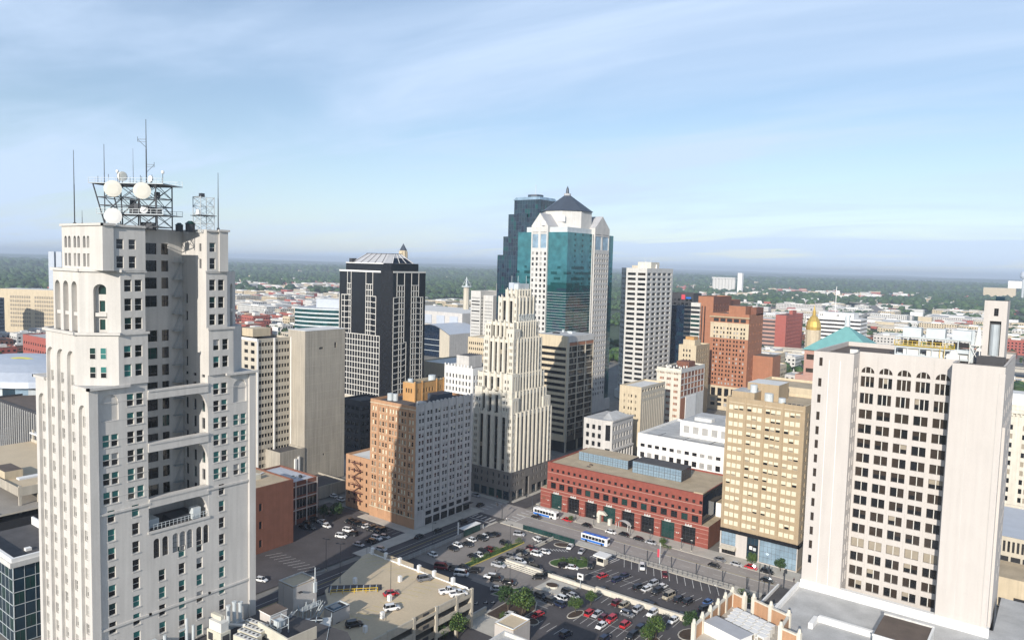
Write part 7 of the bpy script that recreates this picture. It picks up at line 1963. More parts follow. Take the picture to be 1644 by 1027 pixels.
t = thing('convention_hall', 'wide hall with a pale ribbed roof beside the pylon', 'hall', (-650, 640, 0)); m = MB(); m.box(-90, -20, 0, 110, 60, 44, 'grey_stone', 'white_roof')
for i in range(10): m.box(-88 + 20 * i, -21, 30, -76 + 20 * i, -20, 40, 'arena_metal')
m.build('wall', t)
t = thing('arched_hall', 'arena with a curved silver roof and dark glass front right of the black glass tower', 'hall', (-545, 585, 0)); m = MB(); n = 12
for i in range(n):
    a0, a1 = -28 + 56 * i / n, -28 + 56 * (i + 1) / n; z = lambda u: 25 + 9 * math.cos(u / 28 * math.pi / 2)
    m.poly([(a0, -12, z(a0)), (a1, -12, z(a1)), (a1, 40, z(a1)), (a0, 40, z(a0))], 'arena_metal'); m.poly([(a0, -11, 0), (a1, -11, 0), (a1, -11, z(a1) - 1), (a0, -11, z(a0) - 1)], 'glass_navy' if 1 < i < 9 else 'beige_precast')
m.poly([(28, -11, 0), (28, 40, 0), (28, 40, 25), (28, -11, 25)], 'grey_stone')
for k in range(3): m.box(-18, -11.4, 6 + 6 * k, 14, -11.05, 6.5 + 6 * k, 'galvanised')
m.build('hall', t)
t = block('white_hotel', 'white hotel slab with fine window rows between the pylon and the art deco tower', (-447, 539, 0)[:2], 12, 26, 74.0, 'pale_stone', 'white_roof', grid([(1, 11)], [(z, z + 1.3) for z in [20 + 3.1 * k for k in range(16)]]), grid([(1, 25)], [(z, z + 1.3) for z in [20 + 3.1 * k for k in range(16)]]), .3, choose(('blind_grey', 3), ('glass_grey', 2)))
m = MB(); m.box(0.2, 4, 0, 12, 30, 70, 'pale_stone', 'white_roof'); m.box(-2, 26.2, 0, 24, 40, 81, 'grey_stone', 'white_roof')
for k in range(15): m.box(2, 3.8, 20 + 3.1 * k, 11, 4.0, 21.3 + 3.1 * k, 'blind_grey')
m.build('rear_slab', t)
block('cream_block', 'long cream building with rows of small windows left of the art deco tower', (-268, 334, 0)[:2], 18, 24, 56.5, 'cream_stone', 'white_roof', [(1 + 1.5 * i, 1.8 + 1.5 * i, z, z + 1.5) for i in range(11) for z in [6 + 3.3 * k for k in range(15)]], [(1 + 1.6 * i, 1.8 + 1.6 * i, z, z + 1.5) for i in range(14) for z in [6 + 3.3 * k for k in range(15)]], .2)
DS = block('small_deco_block', 'small white block of vertical piers between the brick tower and the deco tower', (-226, 268, 0)[:2], 18, 20, 50, 'white_paint', 'dark_roof', [(1 + 2.1 * i, 2.1 + 2.1 * i, z, z + 2.0) for i in range(8) for z in [6 + 3.2 * k for k in range(13)]], [(1 + 2.1 * i, 2.1 + 2.1 * i, z, z + 2.0) for i in range(9) for z in [6 + 3.2 * k for k in range(13)]], .35)
m = MB()
for i in range(9):
    m.box(-18 + 2.1 * i + .2, -.4, 6, -18 + 2.1 * i + .8, 0, 51.2, 'white_paint')
m.box(-14, 4, 49, -6, 14, 55, 'grey_stone', 'dark_roof'); m.build('pier', DS)
block('blue_shed', 'blue grey low building in shade below the black glass tower', (-262, 300, 0)[:2], 40, 26, 24, 'slate_roof', 'dark_roof', [(2 + 4 * i, 4.5 + 4 * i, z, z + 2) for i in range(9) for z in (6, 11, 16)], [], .3)
block('low_cream_hall', 'low cream hall with arched openings right of the black glass tower', (-330, 400, 0)[:2], 60, 40, 26, 'cream_stone', 'white_roof', [(2 + 5.5 * i, 5 + 5.5 * i, z, z + 4) for i in range(10) for z in (4, 12)], [(2 + 5.5 * i, 5 + 5.5 * i, z, z + 4) for i in range(7) for z in (4, 12)], .4)
GC = thing('green_glass_block', 'curved green glass building with a white roof box left of the black glass tower', 'building', (-570, 452, 0), R(20)); m = MB(); n = 14
pts = [(30 * math.sin(R(-50 + 100 * i / n)) * 1.1, -12 * math.cos(R(-50 + 100 * i / n))) for i in range(n + 1)]
for k in range(14):
    for i in range(n):
        p, q = pts[i], pts[i + 1]; z = 4 * k - 2
        m.poly([(*p, z), (*q, z), (*q, z + 2.6), (*p, z + 2.6)], 'glass_teal_dark' if (i * 7 + k * 3) % 5 else 'glass_green'); m.poly([(*p, z + 2.6), (*q, z + 2.6), (*q, z + 4), (*p, z + 4)], 'galvanised')
m.poly([(*p, 54) for p in pts] + [(26, 25, 54), (-26, 25, 54)], 'lead_roof'); m.build('wall', GC)
m = MB(); m.box(-8, 2, 54, 28, 24, 62, 'arena_metal', 'white_roof'); m.box(14, -6, 20, 44, 20, 52, 'glass_blue', 'white_roof')
for k in range(7): m.box(14, -6.4, 22 + 4.4 * k, 44, -6, 23.4 + 4.4 * k, 'white_paint')
m.build('roof_box', GC)
# far right landmarks
WB = thing('banded_block', 'white office block striped with dark window bands behind the green pyramid roof', 'building', (-212, 1000, 0)); m = MB(); g2 = MB()
for k in range(8):
    m.box(-66, 0, 5 * k, 0, 40, 5 * k + 2.6, 'white_paint'); g2.box(-65, .8, 5 * k + 2.6, -.8, 39, 5 * k + 5, 'black_panel')
m.box(-66, 0, 40, 0, 40, 42, 'white_paint', 'white_roof'); m.box(-52, 6, 42, -10, 34, 49, 'white_paint', 'white_roof')
for x in (-50, -48, -30, -28.4, -16, -14): m.box(x, 5.8, 44, x + 1, 6, 46.6, 'charcoal')
m.tube((-33, 10, 49), (-33, 10, 82), .45, 'white_paint', 5); m.box(-33, 9.8, 72, -29, 10, 77, 'white_paint'); m.build('wall', WB); g2.build('window_band', WB)
DM = thing('gold_dome', 'small gilded dome with a lantern left of the white banded block', 'dome', (-252, 940, 0)); m = MB(); m.cyl(0, 0, 0, 30, 9, 'cream_stone', 12); m.build('drum', DM); m = MB()
for (r0, z0), (r1, z1) in zip([(8.6, 30), (8.8, 34), (7.6, 40), (4.6, 45), (2.0, 48)], [(8.8, 34), (7.6, 40), (4.6, 45), (2.0, 48), (2.0, 53)]):
    m.cyl(0, 0, z0, z1, r0, 'gold_leaf', 14, r1)
m.cyl(0, 0, 53, 60, 1.5, 'gold_leaf', 6, .1); m.build('dome', DM)
RB = block('red_tower_block', 'bright red brick block with a windowless left wing behind the brown hotel', (-282, 930, 0)[:2], 13, 70, 46, 'red_brick', 'brown_roof', [], [(4 + 6 * i, 6.5 + 6 * i, z, z + 2.4) for i in range(10) for z in [8 + 4.6 * k for k in range(8)]], .4)
m = MB(); m.box(-46, 4, 0, -13.1, 30, 40, 'pink_granite', 'white_roof')
for k in range(7): m.box(-46, 3.6, 6 + 5 * k, -13.2, 4, 8 + 5 * k, 'charcoal')
m.box(-4, 24, 46, .2, 40, 51, 'red_brick'); m.build('left_wing', RB)
SI = thing('grain_elevator', 'white grain elevator with tall round silos on the far plain at right', 'silo', (-1230, 3040, 0)); m = MB()
for i in range(7): m.cyl(14 * i, 0, 0, 62, 8, 'pale_stone', 10)
m.box(-8, -9, 62, 92, 9, 68, 'pale_stone'); m.build('silo', SI); m = MB(); m.box(104, -9, 0, 122, 9, 88, 'white_paint'); m.build('head_house', SI)
HO = thing('far_hospital', 'far white hospital block beside a water tower on the wooded rise at right', 'building', (-330, 3900, 0)); m = MB(); m.box(0, 0, 0, 120, 40, 52, 'cream_stone', 'white_roof'); m.box(90, 0, 52, 140, 40, 84, 'white_paint', 'white_roof'); m.build('wall', HO)
WTW = thing('water_tower', 'pale water tower beside the far white hospital', 'water tower', (-190, 4000, 0)); m = MB(); m.cyl(0, 0, 0, 95, 5, 'galvanised', 8); m.build('stem', WTW); m = MB(); m.cyl(0, 0, 95, 105, 10, 'arena_metal', 12, 15); m.cyl(0, 0, 105, 125, 15, 'arena_metal', 12, 12); m.build('tank', WTW)
# far left landmarks
HL = thing('grid_hospital', 'wide cream building with two large grids of small windows, far left', 'building', (-1010, 365, 0), R(28)); m = MB(); m.box(-46, 0, 0, 46, 24, 54, 'cream_stone', 'white_roof')
for c in (-32, 2):
    for i in range(9):
        for k in range(8): m.box(c + 3.2 * i, -.3, 8 + 5 * k, c + 3.2 * i + 2.0, -.02, 11 + 5 * k, 'blind_tan')
m.box(-58, 4, 0, -46.1, 22, 50, 'cream_stone'); m.build('wall', HL)
TW = thing('twin_slab', 'pale grey twin slab tower standing over the trees, far left', 'tower', (-1450, 560, 0), R(25)); m = MB(); m.box(-14, 0, 0, -2, 16, 101, 'arena_metal'); m.box(2, 0, 0, 14, 16, 101, 'arena_metal'); m.box(-2, 3, 0, 2, 14, 98, 'charcoal'); m.build('wall', TW)
block('dark_slab', 'dark blue banded office slab in front of the cream grid building, far left', (-985, 306, 0)[:2], 24, 20, 46, 'slate_roof', 'dark_roof', grid([(1, 23)], [(z, z + 2) for z in [6 + 4 * k for k in range(10)]]), grid([(1, 19)], [(z, z + 2) for z in [6 + 4 * k for k in range(10)]]), .3, choose(('glass_navy', 1)))
block('striped_garage', 'orange pink block with dark open floors at the far left edge', (-905, 268, 0)[:2], 40, 20, 36, 'pink_granite', 'white_roof', grid([(1, 18), (20, 39)], [(z, z + 2.6) for z in [4 + 5 * k for k in range(6)]]), grid([(1, 9), (10, 19)], [(z, z + 2.6) for z in [4 + 5 * k for k in range(6)]]), .5, choose(('dark_recess', 1)))
block('salmon_warehouse', 'long salmon pink brick warehouse beside the white stepped tower, far left', (-690, 262, 0)[:2], 60, 60, 26, 'red_brick', 'grey_roof', [(2 + 5 * i, 4.4 + 5 * i, z, z + 2.2) for i in range(11) for z in (6, 12, 18)], [(2 + 5 * i, 4.4 + 5 * i, z, z + 2.2) for i in range(11) for z in (6, 12, 18)], .3)

# low buildings one by one: kinds by colour, placed on the street grid
KINDS = {'white roofed shed': ('pale_stone', 'white_roof'), 'red brick low rise': ('red_brick', 'gravel_roof'), 'tan low rise': ('cream_stone', 'white_roof'), 'grey flat roofed block': ('grey_stone', 'grey_roof'), 'brown brick block': ('brown_brick', 'dark_roof'), 'cream warehouse': ('beige_precast', 'white_roof')}
LOWM = {}
def low_mesh(kind, w, d, h):
    key = (kind, w, d, h)
    if key in LOWM: return LOWM[key]
    wall, roof = KINDS[kind]; m = MB(); m.prism(rect(-w / 2, -d / 2, w / 2, d / 2), -1.5, h, wall, roof); m.parapet(rect(-w / 2, -d / 2, w / 2, d / 2), h, 0.8, 0.5, wall)
    m.box(-w * .2, -d * .1, h, w * .05, d * .2, h + 2.6, 'unit_white'); m.box(w * .18, -d * .3, h, w * .34, -d * .12, h + 1.8, 'grey_stone'); a = m.data('walls')
    g = MB(); z = 2.0
    while z + 2 < h:
        n = int(w / 4); [g.box(-w / 2 + (i + .3) * w / n, -d / 2 - .06, z, -w / 2 + (i + .75) * w / n, -d / 2 - .01, z + 1.8, 'glass_dark') for i in range(n)]
        n = int(d / 4); [g.box(w / 2 + .01, -d / 2 + (i + .3) * d / n, z, w / 2 + .06, -d / 2 + (i + .75) * d / n, z + 1.8, 'glass_dark') for i in range(n)]
        z += 3.8
    if not g.f: g.box(-w * .2, -d / 2 - .06, 0, w * .2, -d / 2 - .01, h * .6, 'charcoal')
    LOWM[key] = (a, g.data('window')); return LOWM[key]
zones = [  # name, angle range, distance range, count, kinds, size
    ('left of the white stepped tower', 66.5, 73.5, 420, 1150, 46, ('red brick low rise', 'brown brick block', 'grey flat roofed block', 'white roofed shed'), (18, 46)),
    ('beyond the tan slab', 48.5, 58.5, 640, 1350, 62, ('red brick low rise', 'white roofed shed', 'tan low rise', 'brown brick block', 'cream warehouse'), (16, 40)),
    ('far out beyond the tan slab', 46.5, 57.5, 1350, 2700, 70, ('white roofed shed', 'cream warehouse', 'tan low rise', 'grey flat roofed block'), (26, 90)),
    ('between the black glass tower and the pylon', 39.5, 45.0, 700, 1900, 20, ('white roofed shed', 'cream warehouse', 'tan low rise'), (22, 70)),
    ('right of the brown hotel', 10.0, 24.0, 560, 1150, 40, ('tan low rise', 'white roofed shed', 'grey flat roofed block', 'brown brick block'), (20, 46)),
    ('on the plain right of the brown hotel', 5.0, 25.0, 1150, 3200, 66, ('white roofed shed', 'cream warehouse', 'grey flat roofed block', 'tan low rise'), (36, 120)),
    ('past the right end of the white slab tower', 1.0, 8.5, 600, 1800, 26, ('tan low rise', 'white roofed shed', 'red brick low rise'), (22, 60))]
taken = [(-1010, 365, 60), (-985, 306, 30), (-905, 268, 40), (-690, 262, 60), (-570, 452, 50), (-212, 1000, 60), (-252, 940, 20), (-282, 960, 60), (-640, 650, 110), (-300, 690, 40)]
def free(x, y, rad):
    if not clear_of_downtown(x, y): return False
    for a, b, c in taken:
        if (x - a) ** 2 + (y - b) ** 2 < (c + rad) ** 2: return False
    return True
rz_ = random.Random(5); lows = []
for zi_, (zn, a0, a1, r0, r1, cnt, kinds, (s0, s1)) in enumerate(zones):
    made = 0; tries = 0
    while made < cnt and tries < 4000:
        tries += 1
        a = rz_.uniform(a0, a1); r = math.sqrt(rz_.uniform(r0 * r0, r1 * r1)); x, y = AX(a, r)
        w, d, h = rz_.choice((s0, (s0 + s1) // 2, s1)), rz_.choice((s0, (s0 + s1) // 2)), rz_.choice((6, 9, 13, 18) if r < 1200 else (6, 9, 12))
        x, y = round(x / 14) * 14, round(y / 14) * 14
        if not free(x, y, max(w, d) * 0.52): continue
        taken.append((x, y, max(w, d) * 0.52)); k = rz_.choice(kinds); lows.append((zn, k, a, r, x, y, w, d, h)); made += 1
ORD = ['first', 'second', 'third', 'fourth', 'fifth', 'sixth', 'seventh', 'eighth', 'ninth', 'tenth', 'eleventh', 'twelfth', 'thirteenth', 'fourteenth', 'fifteenth', 'sixteenth', 'seventeenth', 'eighteenth', 'nineteenth', 'twentieth'] + ['twenty-' + q for q in ('first', 'second', 'third', 'fourth', 'fifth', 'sixth', 'seventh', 'eighth', 'ninth')] + ['thirtieth'] + ['thirty-' + q for q in ('first', 'second', 'third', 'fourth', 'fifth', 'sixth', 'seventh', 'eighth', 'ninth')]
cnts = {}
for zn, k, a, r, x, y, w, d, h in sorted(lows, key=lambda q: -q[2]):
    key = (zn, k); cnts[key] = cnts.get(key, 0) + 1
    t = thing('low_building', f'{k} {zn}, {ORD[cnts[key] - 1]} from left', 'building', (x, y, 0), 0.0, 'low buildings beyond downtown')
    ma, mb_ = low_mesh(k, w, d, h); put('walls', ma, t, (0, 0, 0)); put('window', mb_, t, (0, 0, 0))['kind'] = 'stuff'
# trees of the middle distance that stand out one by one
tz = [('left of the white stepped tower', 66.0, 73.5, 430, 1000, 42), ('below the green glass block', 47.5, 58.0, 560, 1150, 88), ('by the pylon', 38.5, 45.5, 620, 1200, 44), ('behind the white banded block', 7.0, 24.0, 480, 1250, 92), ('past the tank house', 1.5, 7.5, 480, 1200, 30)]
mids = []
for zn, a0, a1, r0, r1, cnt in tz:
    made = tries = 0
    while made < cnt and tries < 5000:
        tries += 1
        a = rz_.uniform(a0, a1); r = math.sqrt(rz_.uniform(r0 * r0, r1 * r1)); x, y = AX(a, r)
        if float(gnoise(x, y, 60, 5)) < 0.42 or not free(x, y, 3.0): continue
        taken.append((x, y, 2.5)); mids.append((zn, a, x, y)); made += 1
cnts = {}
for zn, a, x, y in sorted(mids, key=lambda q: -q[1]):
    j = int(rng.integers(0, 6)); kind = ('mid green', 'mid green', 'light green', 'light green', 'dark green', 'dark green')[j]
    far_ = math.hypot(x, y) > 880; key = (zn, kind, far_); cnts[key] = cnts.get(key, 0) + 1; n_ = ORD[cnts[key] - 1]
    place_tree(MIDT[j], x, y, f'{kind} tree {zn}, {n_} from left, {"farther" if far_ else "nearer"} band', 'trees among the low buildings', float(rng.uniform(.75, 1.25)), float(rng.uniform(0, 6)))
# the wooded plain: one mass of crowns, thinner over the yards and streets
def woods(name, r0, r1, n, smin, smax, seed, thr):
    g_ = np.random.default_rng(seed); t = (1 + 5 ** .5) / 2
    iv = np.array([(-1, t, 0), (1, t, 0), (-1, -t, 0), (1, -t, 0), (0, -1, t), (0, 1, t), (0, -1, -t), (0, 1, -t), (t, 0, -1), (t, 0, 1), (-t, 0, -1), (-t, 0, 1)], float); iv /= np.linalg.norm(iv[0])
    fa = np.array([(0, 11, 5), (0, 5, 1), (0, 1, 7), (0, 7, 10), (0, 10, 11), (1, 5, 9), (5, 11, 4), (11, 10, 2), (10, 7, 6), (7, 1, 8), (3, 9, 4), (3, 4, 2), (3, 2, 6), (3, 6, 8), (3, 8, 9), (4, 9, 5), (2, 4, 11), (6, 2, 10), (8, 6, 7), (9, 8, 1)])
    a = np.radians(g_.uniform(-2, 76, n)); r = np.sqrt(g_.uniform(r0 * r0, r1 * r1, n)); x, y = -np.sin(a) * r, np.cos(a) * r
    ad = np.degrees(a)
    dens = 0.62 * gnoise(x, y, 260, seed) + 0.38 * gnoise(x, y, 80, seed + 1)
    yard = ((ad > 6) & (ad < 27) & (r > 1250) & (r < 4300)) * (0.20 * (gnoise(x, y, 500, 9) > .42)); houses = ((ad > 45) & (ad < 58) & (r > 1300) & (r < 2900)) * 0.16; town = (r < 1250) * 0.10
    keep = (dens - yard - houses - town > thr) & ~((x > -640) & (x < 90) & (y < 660) & (r < 900))
    tk = np.array([q for q in taken if q[2] > 6])
    idx = np.nonzero(keep)[0]
    ok = np.ones(len(idx), bool)
    for q in tk:
        ok &= (x[idx] - q[0]) ** 2 + (y[idx] - q[1]) ** 2 > (q[2] * 1.05 + 3) ** 2
    idx = idx[ok]; n2 = len(idx); s = g_.uniform(smin, smax, n2)
    V = iv[None] * (s[:, None, None] * g_.uniform(.62, 1.2, (n2, 12, 1))) * np.array([1, 1, .8])
    V[:, :, 0] += x[idx][:, None]; V[:, :, 1] += y[idx][:, None]; V[:, :, 2] += (s * .75)[:, None]
    F = (fa[None] + (np.arange(n2) * 12)[:, None, None]).reshape(-1, 3)
    me = bpy.data.meshes.new(name); me.vertices.add(n2 * 12); me.vertices.foreach_set('co', V.reshape(-1).astype(np.float32)); me.loops.add(len(F) * 3); me.loops.foreach_set('vertex_index', F.reshape(-1).astype(np.int32)); me.polygons.add(len(F)); me.polygons.foreach_set('loop_start', np.arange(0, len(F) * 3, 3, dtype=np.int32))
    for k in (LM, LD_, 'far_leaf'): me.materials.append(MATS[k])
    me.polygons.foreach_set('material_index', np.repeat(g_.choice(3, n2, p=(.4, .25, .35)), 20).astype(np.int32)); me.update(calc_edges=True); me.validate()
    o = bpy.data.objects.new(name, me); COL.objects.link(o); o['kind'] = 'stuff'; o['label'] = 'dense green woods covering the plain beyond downtown'
woods('woods', 620, 2200, 17000, 4.5, 7.5, 3, 0.47); woods('woods', 2200, 5200, 15000, 9, 17, 4, 0.36); woods('woods', 5200, 9000, 6000, 18, 34, 5, 0.30)
# houses and sheds too small and too many to pick apart
hb = MB(); gh = np.random.default_rng(17)
for i in range(2600):
    z_ = gh.random()
    if z_ < .34: a, r = gh.uniform(45.5, 58.5), gh.uniform(1300, 3400)
    elif z_ < .74: a, r = gh.uniform(3, 27), gh.uniform(1300, 5200)
    elif z_ < .86: a, r = gh.uniform(60, 75), gh.uniform(1000, 3000)
    else: a, r = gh.uniform(0, 75), gh.uniform(2500, 7000)
    x, y = AX(a, r); s = gh.uniform(5, 13) * (1 + r / 3600)
    if not free(x, y, s * .5): continue
    hb.box(x - s, y - s * gh.uniform(.4, .8), -1, x + s, y + s * .5, gh.uniform(4, 8) * (1 + r / 6000), ('pale_stone', 'cream_stone', 'white_paint', 'red_brick', 'grey_stone')[int(gh.integers(0, 5))], ('white_roof', 'grey_roof', 'white_roof', 'brown_roof')[int(gh.integers(0, 4))])
o = hb.build('distant_houses', kind='stuff', label='pale scatter of small houses and sheds on the plain')
# yards, fields, river flat and roads of the plain
def patch(name, pts, mat, z=-0.75):
    m = MB(); m.poly([(x, y, z) for x, y in (AX(a, r) for a, r in pts)], mat); return structure(name, m)
patch('rail_yard', [(27, 1700), (14, 1500), (12, 1750), (14, 2400), (20, 3000), (27, 2600)][::-1], 'brown_roof'); patch('rail_yard', [(25, 3000), (12, 3100), (10, 3700), (25, 3600)][::-1], 'pavement_concrete', -.74)
patch('field', [(73, 1250), (66, 1250), (66, 1420), (73, 1420)][::-1], 'grass'); patch('river_flat', [(16, 3900), (2, 4700), (2, 5200), (17, 4400)][::-1], 'white_roof', -.72); patch('town_ground', [(59, 600), (45, 600), (44, 2900), (58, 2900)][::-1], 'city_ground', -.7); patch('town_ground', [(76, 600), (64, 600), (64, 1200), (76, 1200)][::-1], 'city_ground', -.7); patch('town_ground', [(26, 600), (0, 600), (0, 1300), (26, 1500)][::-1], 'city_ground', -.69)
m = MB(); gk = np.random.default_rng(8)
for k in range(26):
    a0, r0 = 26 - .2 * k, 1750 + 40 * k; p, q = AX(26.5, r0), AX(13.5, r0 * .93); d = Vector((q[0] - p[0], q[1] - p[1], 0)).normalized(); n_ = Vector((-d.y, d.x, 0)) * gk.uniform(3, 10)
    m.poly([(p[0] - n_.x, p[1] - n_.y, -.6), (q[0] - n_.x, q[1] - n_.y, -.6), (q[0] + n_.x, q[1] + n_.y, -.6), (p[0] + n_.x, p[1] + n_.y, -.6)], ('rust_brick', 'grey_stone', 'charcoal', 'brown_roof')[k % 4])
m.build('rail_track', kind='structure')
def viaduct(label, pts, w, z, mat='kerb_concrete'):
    t = thing('viaduct', label, 'bridge', (*AX(*pts[0]), 0), 0, 'elevated highways on the plain'); o = AX(*pts[0]); P_ = [Vector((AX(*q)[0] - o[0], AX(*q)[1] - o[1], z)) for q in pts]; m = MB(); c = MB()
    for p, q in zip(P_, P_[1:]):
        d = (q - p).normalized(); n_ = Vector((-d.y, d.x, 0)) * w / 2
        a, b, e, f = p - n_, q - n_, q + n_, p + n_
        m.poly([a, b, e, f], 'asphalt_old')
        for s_, u, v in ((1, a, b), (-1, e, f)):
            m.poly([u - Vector((0, 0, 2)), v - Vector((0, 0, 2)), v + Vector((0, 0, 1.2)), u + Vector((0, 0, 1.2))], mat)
        k = max(1, int((q - p).length / 45))
        for i in range(k):
            s_ = p.lerp(q, i / k); c.box(s_.x - 1.5, s_.y - 1.5, -1, s_.x + 1.5, s_.y + 1.5, z - 1.5, mat)
    m.build('deck', t); c.build('pier', t)
viaduct('long grey viaduct crossing the plain right of the white banded block', [(27, 1650), (19, 1560), (13, 1500), (8, 1430), (2, 1500), (-3, 1600)], 22, 9)
viaduct('viaduct curving away to the far woods right of the white banded block', [(15, 1380), (12.5, 1650), (10.8, 2000), (11.5, 2400), (14, 2700)], 18, 11)
viaduct('near viaduct running behind the cooling plant on the white slab', [(24, 960), (14, 930), (8, 910), (1, 900), (-4, 900)], 20, 8)
viaduct('low viaduct near the right edge above the tank house', [(9, 1180), (5, 1190), (1, 1240), (-4, 1300)], 24, 10)
# ------------------------------------------------------------------ vehicles
def loft(mb, rings, mat, cap=True):
    for a, b in zip(rings, rings[1:]):
        n = len(a)
        for i in range(n - 1):
            mb.poly([a[i], b[i], b[i + 1], a[i + 1]], mat if isinstance(mat, str) else mat[i])
    if cap:
        mb.poly(list(reversed(rings[0]))[::-1], mat if isinstance(mat, str) else mat[0]); mb.poly(list(reversed(rings[-1])), mat if isinstance(mat, str) else mat[0])
CARM = {}
SPEC = {'s': (4.35, 1.76, 0.82, 1.38, [(-1.75, -1.15), (0.55, 1.35)]), 'u': (4.35, 1.82, 0.98, 1.66, [(-2.08, -1.75), (0.55, 1.2)]), 'p': (5.1, 1.86, 1.0, 1.72, [(-0.55, -0.3), (0.75, 1.35)]), 'v': (4.9, 1.92, 1.1, 2.0, [(-2.38, -2.2), (1.1, 1.9)])}
def car_meshes(kind, paint):
    key = (kind, paint)
    if key in CARM: return CARM[key]
    L, Wd, belt, top, ((rb0, rt0), (rt1, rb1)) = SPEC[kind]; h = L / 2; w = Wd / 2; pm = 'paint_' + paint
    def ring(x, zt, k=1.0, zb=0.22):
        return [(x, -w * k * .92, zb), (x, -w * k, zb + .28), (x, -w * k, zt - .12), (x, -w * k * .9, zt), (x, w * k * .9, zt), (x, w * k, zt - .12), (x, w * k, zb + .28), (x, w * k * .92, zb)]
    b = MB(); hood = belt - (.06 if kind == 's' else .02); tail = belt - (.02 if kind != 'p' else .05)
    loft(b, [ring(-h, tail - .28, .86, .34), ring(-h + .12, tail - .04, .96), ring(-h + .7, tail, 1), ring(0, belt, 1), ring(rb1, belt, 1), ring(h - .5, hood - .08, .97), ring(h - .1, hood - .26, .88), ring(h, hood - .42, .8, .34)], pm)
    b.poly([(-h + .1, -w * .9, .24), (-h + .1, w * .9, .24), (h - .1, w * .9, .24), (h - .1, -w * .9, .24)], 'tyre')
    kw = .74 if kind != 'v' else .84
    b.poly([(rt0, -w * kw, top), (rt1, -w * kw, top - .02), (rt1, w * kw, top - .02), (rt0, w * kw, top)], pm)
    if kind == 'p':
        b.poly([(-h + .25, -w * .74, belt + .004), (-.75, -w * .74, belt + .004), (-.75, w * .74, belt + .004), (-h + .25, w * .74, belt + .004)], 'charcoal')
        for y in (-w * .95, w * .78): b.box(-h + .1, y, belt - .05, -.6, y + w * .17, belt + .16, pm)
        b.box(-h + .06, -w * .9, belt - .05, -h + .2, w * .9, belt + .14, pm)
    for x in ((rb0 + rt0) / 2 + .02, (rt0 + rt1) / 2 - .1, (rt1 + rb1) / 2 - .02):
        for s_ in (-1, 1):
            b.tube((x - .03 if abs(x) > .5 else x, s_ * w * .87, belt - .02), (x * .92, s_ * (w * kw + .01), top - .01), .045, pm, 4)
    g = MB(); A = [(rb0, -w * .88), (rb1, -w * .88), (rb1, w * .88), (rb0, w * .88)]; B = [(rt0, -w * kw), (rt1, -w * kw), (rt1, w * kw), (rt0, w * kw)]
    for i in range(4):
        j = (i + 1) % 4
        mt = 'car_glass' if kind != 'v' or i in (1,) else ('car_glass' if i == 0 or i == 2 else pm)
        g.poly([(*A[i], belt - .02), (*A[j], belt - .02), (*B[j], top - .015), (*B[i], top - .015)], mt)
    wh = MB(); wh.T = Matrix.Rotation(math.pi / 2, 4, 'X'); r = .32 if kind == 's' else .36
    wh.cyl(0, 0, -.11, .11, r, 'tyre', 12, None, 'tyre', True); wh.cyl(0, 0, .111, .118, r * .62, 'rim', 10, None, 'rim', False); wh.cyl(0, 0, -.118, -.111, r * .62, 'rim', 10, None, 'rim', True)
    hl = MB()
    for y in (-w * .62, w * .36): hl.box(h - .26, y, hood - .34, h - .06, y + w * .26, hood - .2, 'lamp_head')
    tl = MB()
    for y in (-w * .8, w * .58): tl.box(-h - .01, y, tail - .34, -h + .16, y + w * .22, tail - .16, 'paint_darkred')
    CARM[key] = (b.data('body'), g.data('window_glass'), wh.data('wheel'), r, h * .60, w * .93, hl.data('headlight'), tl.data('taillight'))
    return CARM[key]
NAMES = {'s': 'sedan', 'u': 'utility car', 'p': 'pickup truck', 'v': 'van'}
NM = {'s': 'parked_car', 'u': 'parked_car', 'p': 'pickup_truck', 'v': 'van'}
def place_car(kind, paint, x, y, hd, label, group, z=0.0, cat=None, name=None):
    b, g, wm, r, hx, wy, hl, tl = car_meshes(kind, paint)
    t = thing(name or NM[kind], label, cat or {'p': 'pickup', 'v': 'van'}.get(kind, 'car'), (x, y, z), R(hd), group)
    put('body', b, t, (0, 0, 0)); put('window_glass', g, t, (0, 0, 0)); put('headlight', hl, t, (0, 0, 0)); put('taillight', tl, t, (0, 0, 0))
    for sx in (-1, 1):
        for sy in (-1, 1):
            put('wheel', wm, t, (sx * hx, sy * wy, r))
    return t
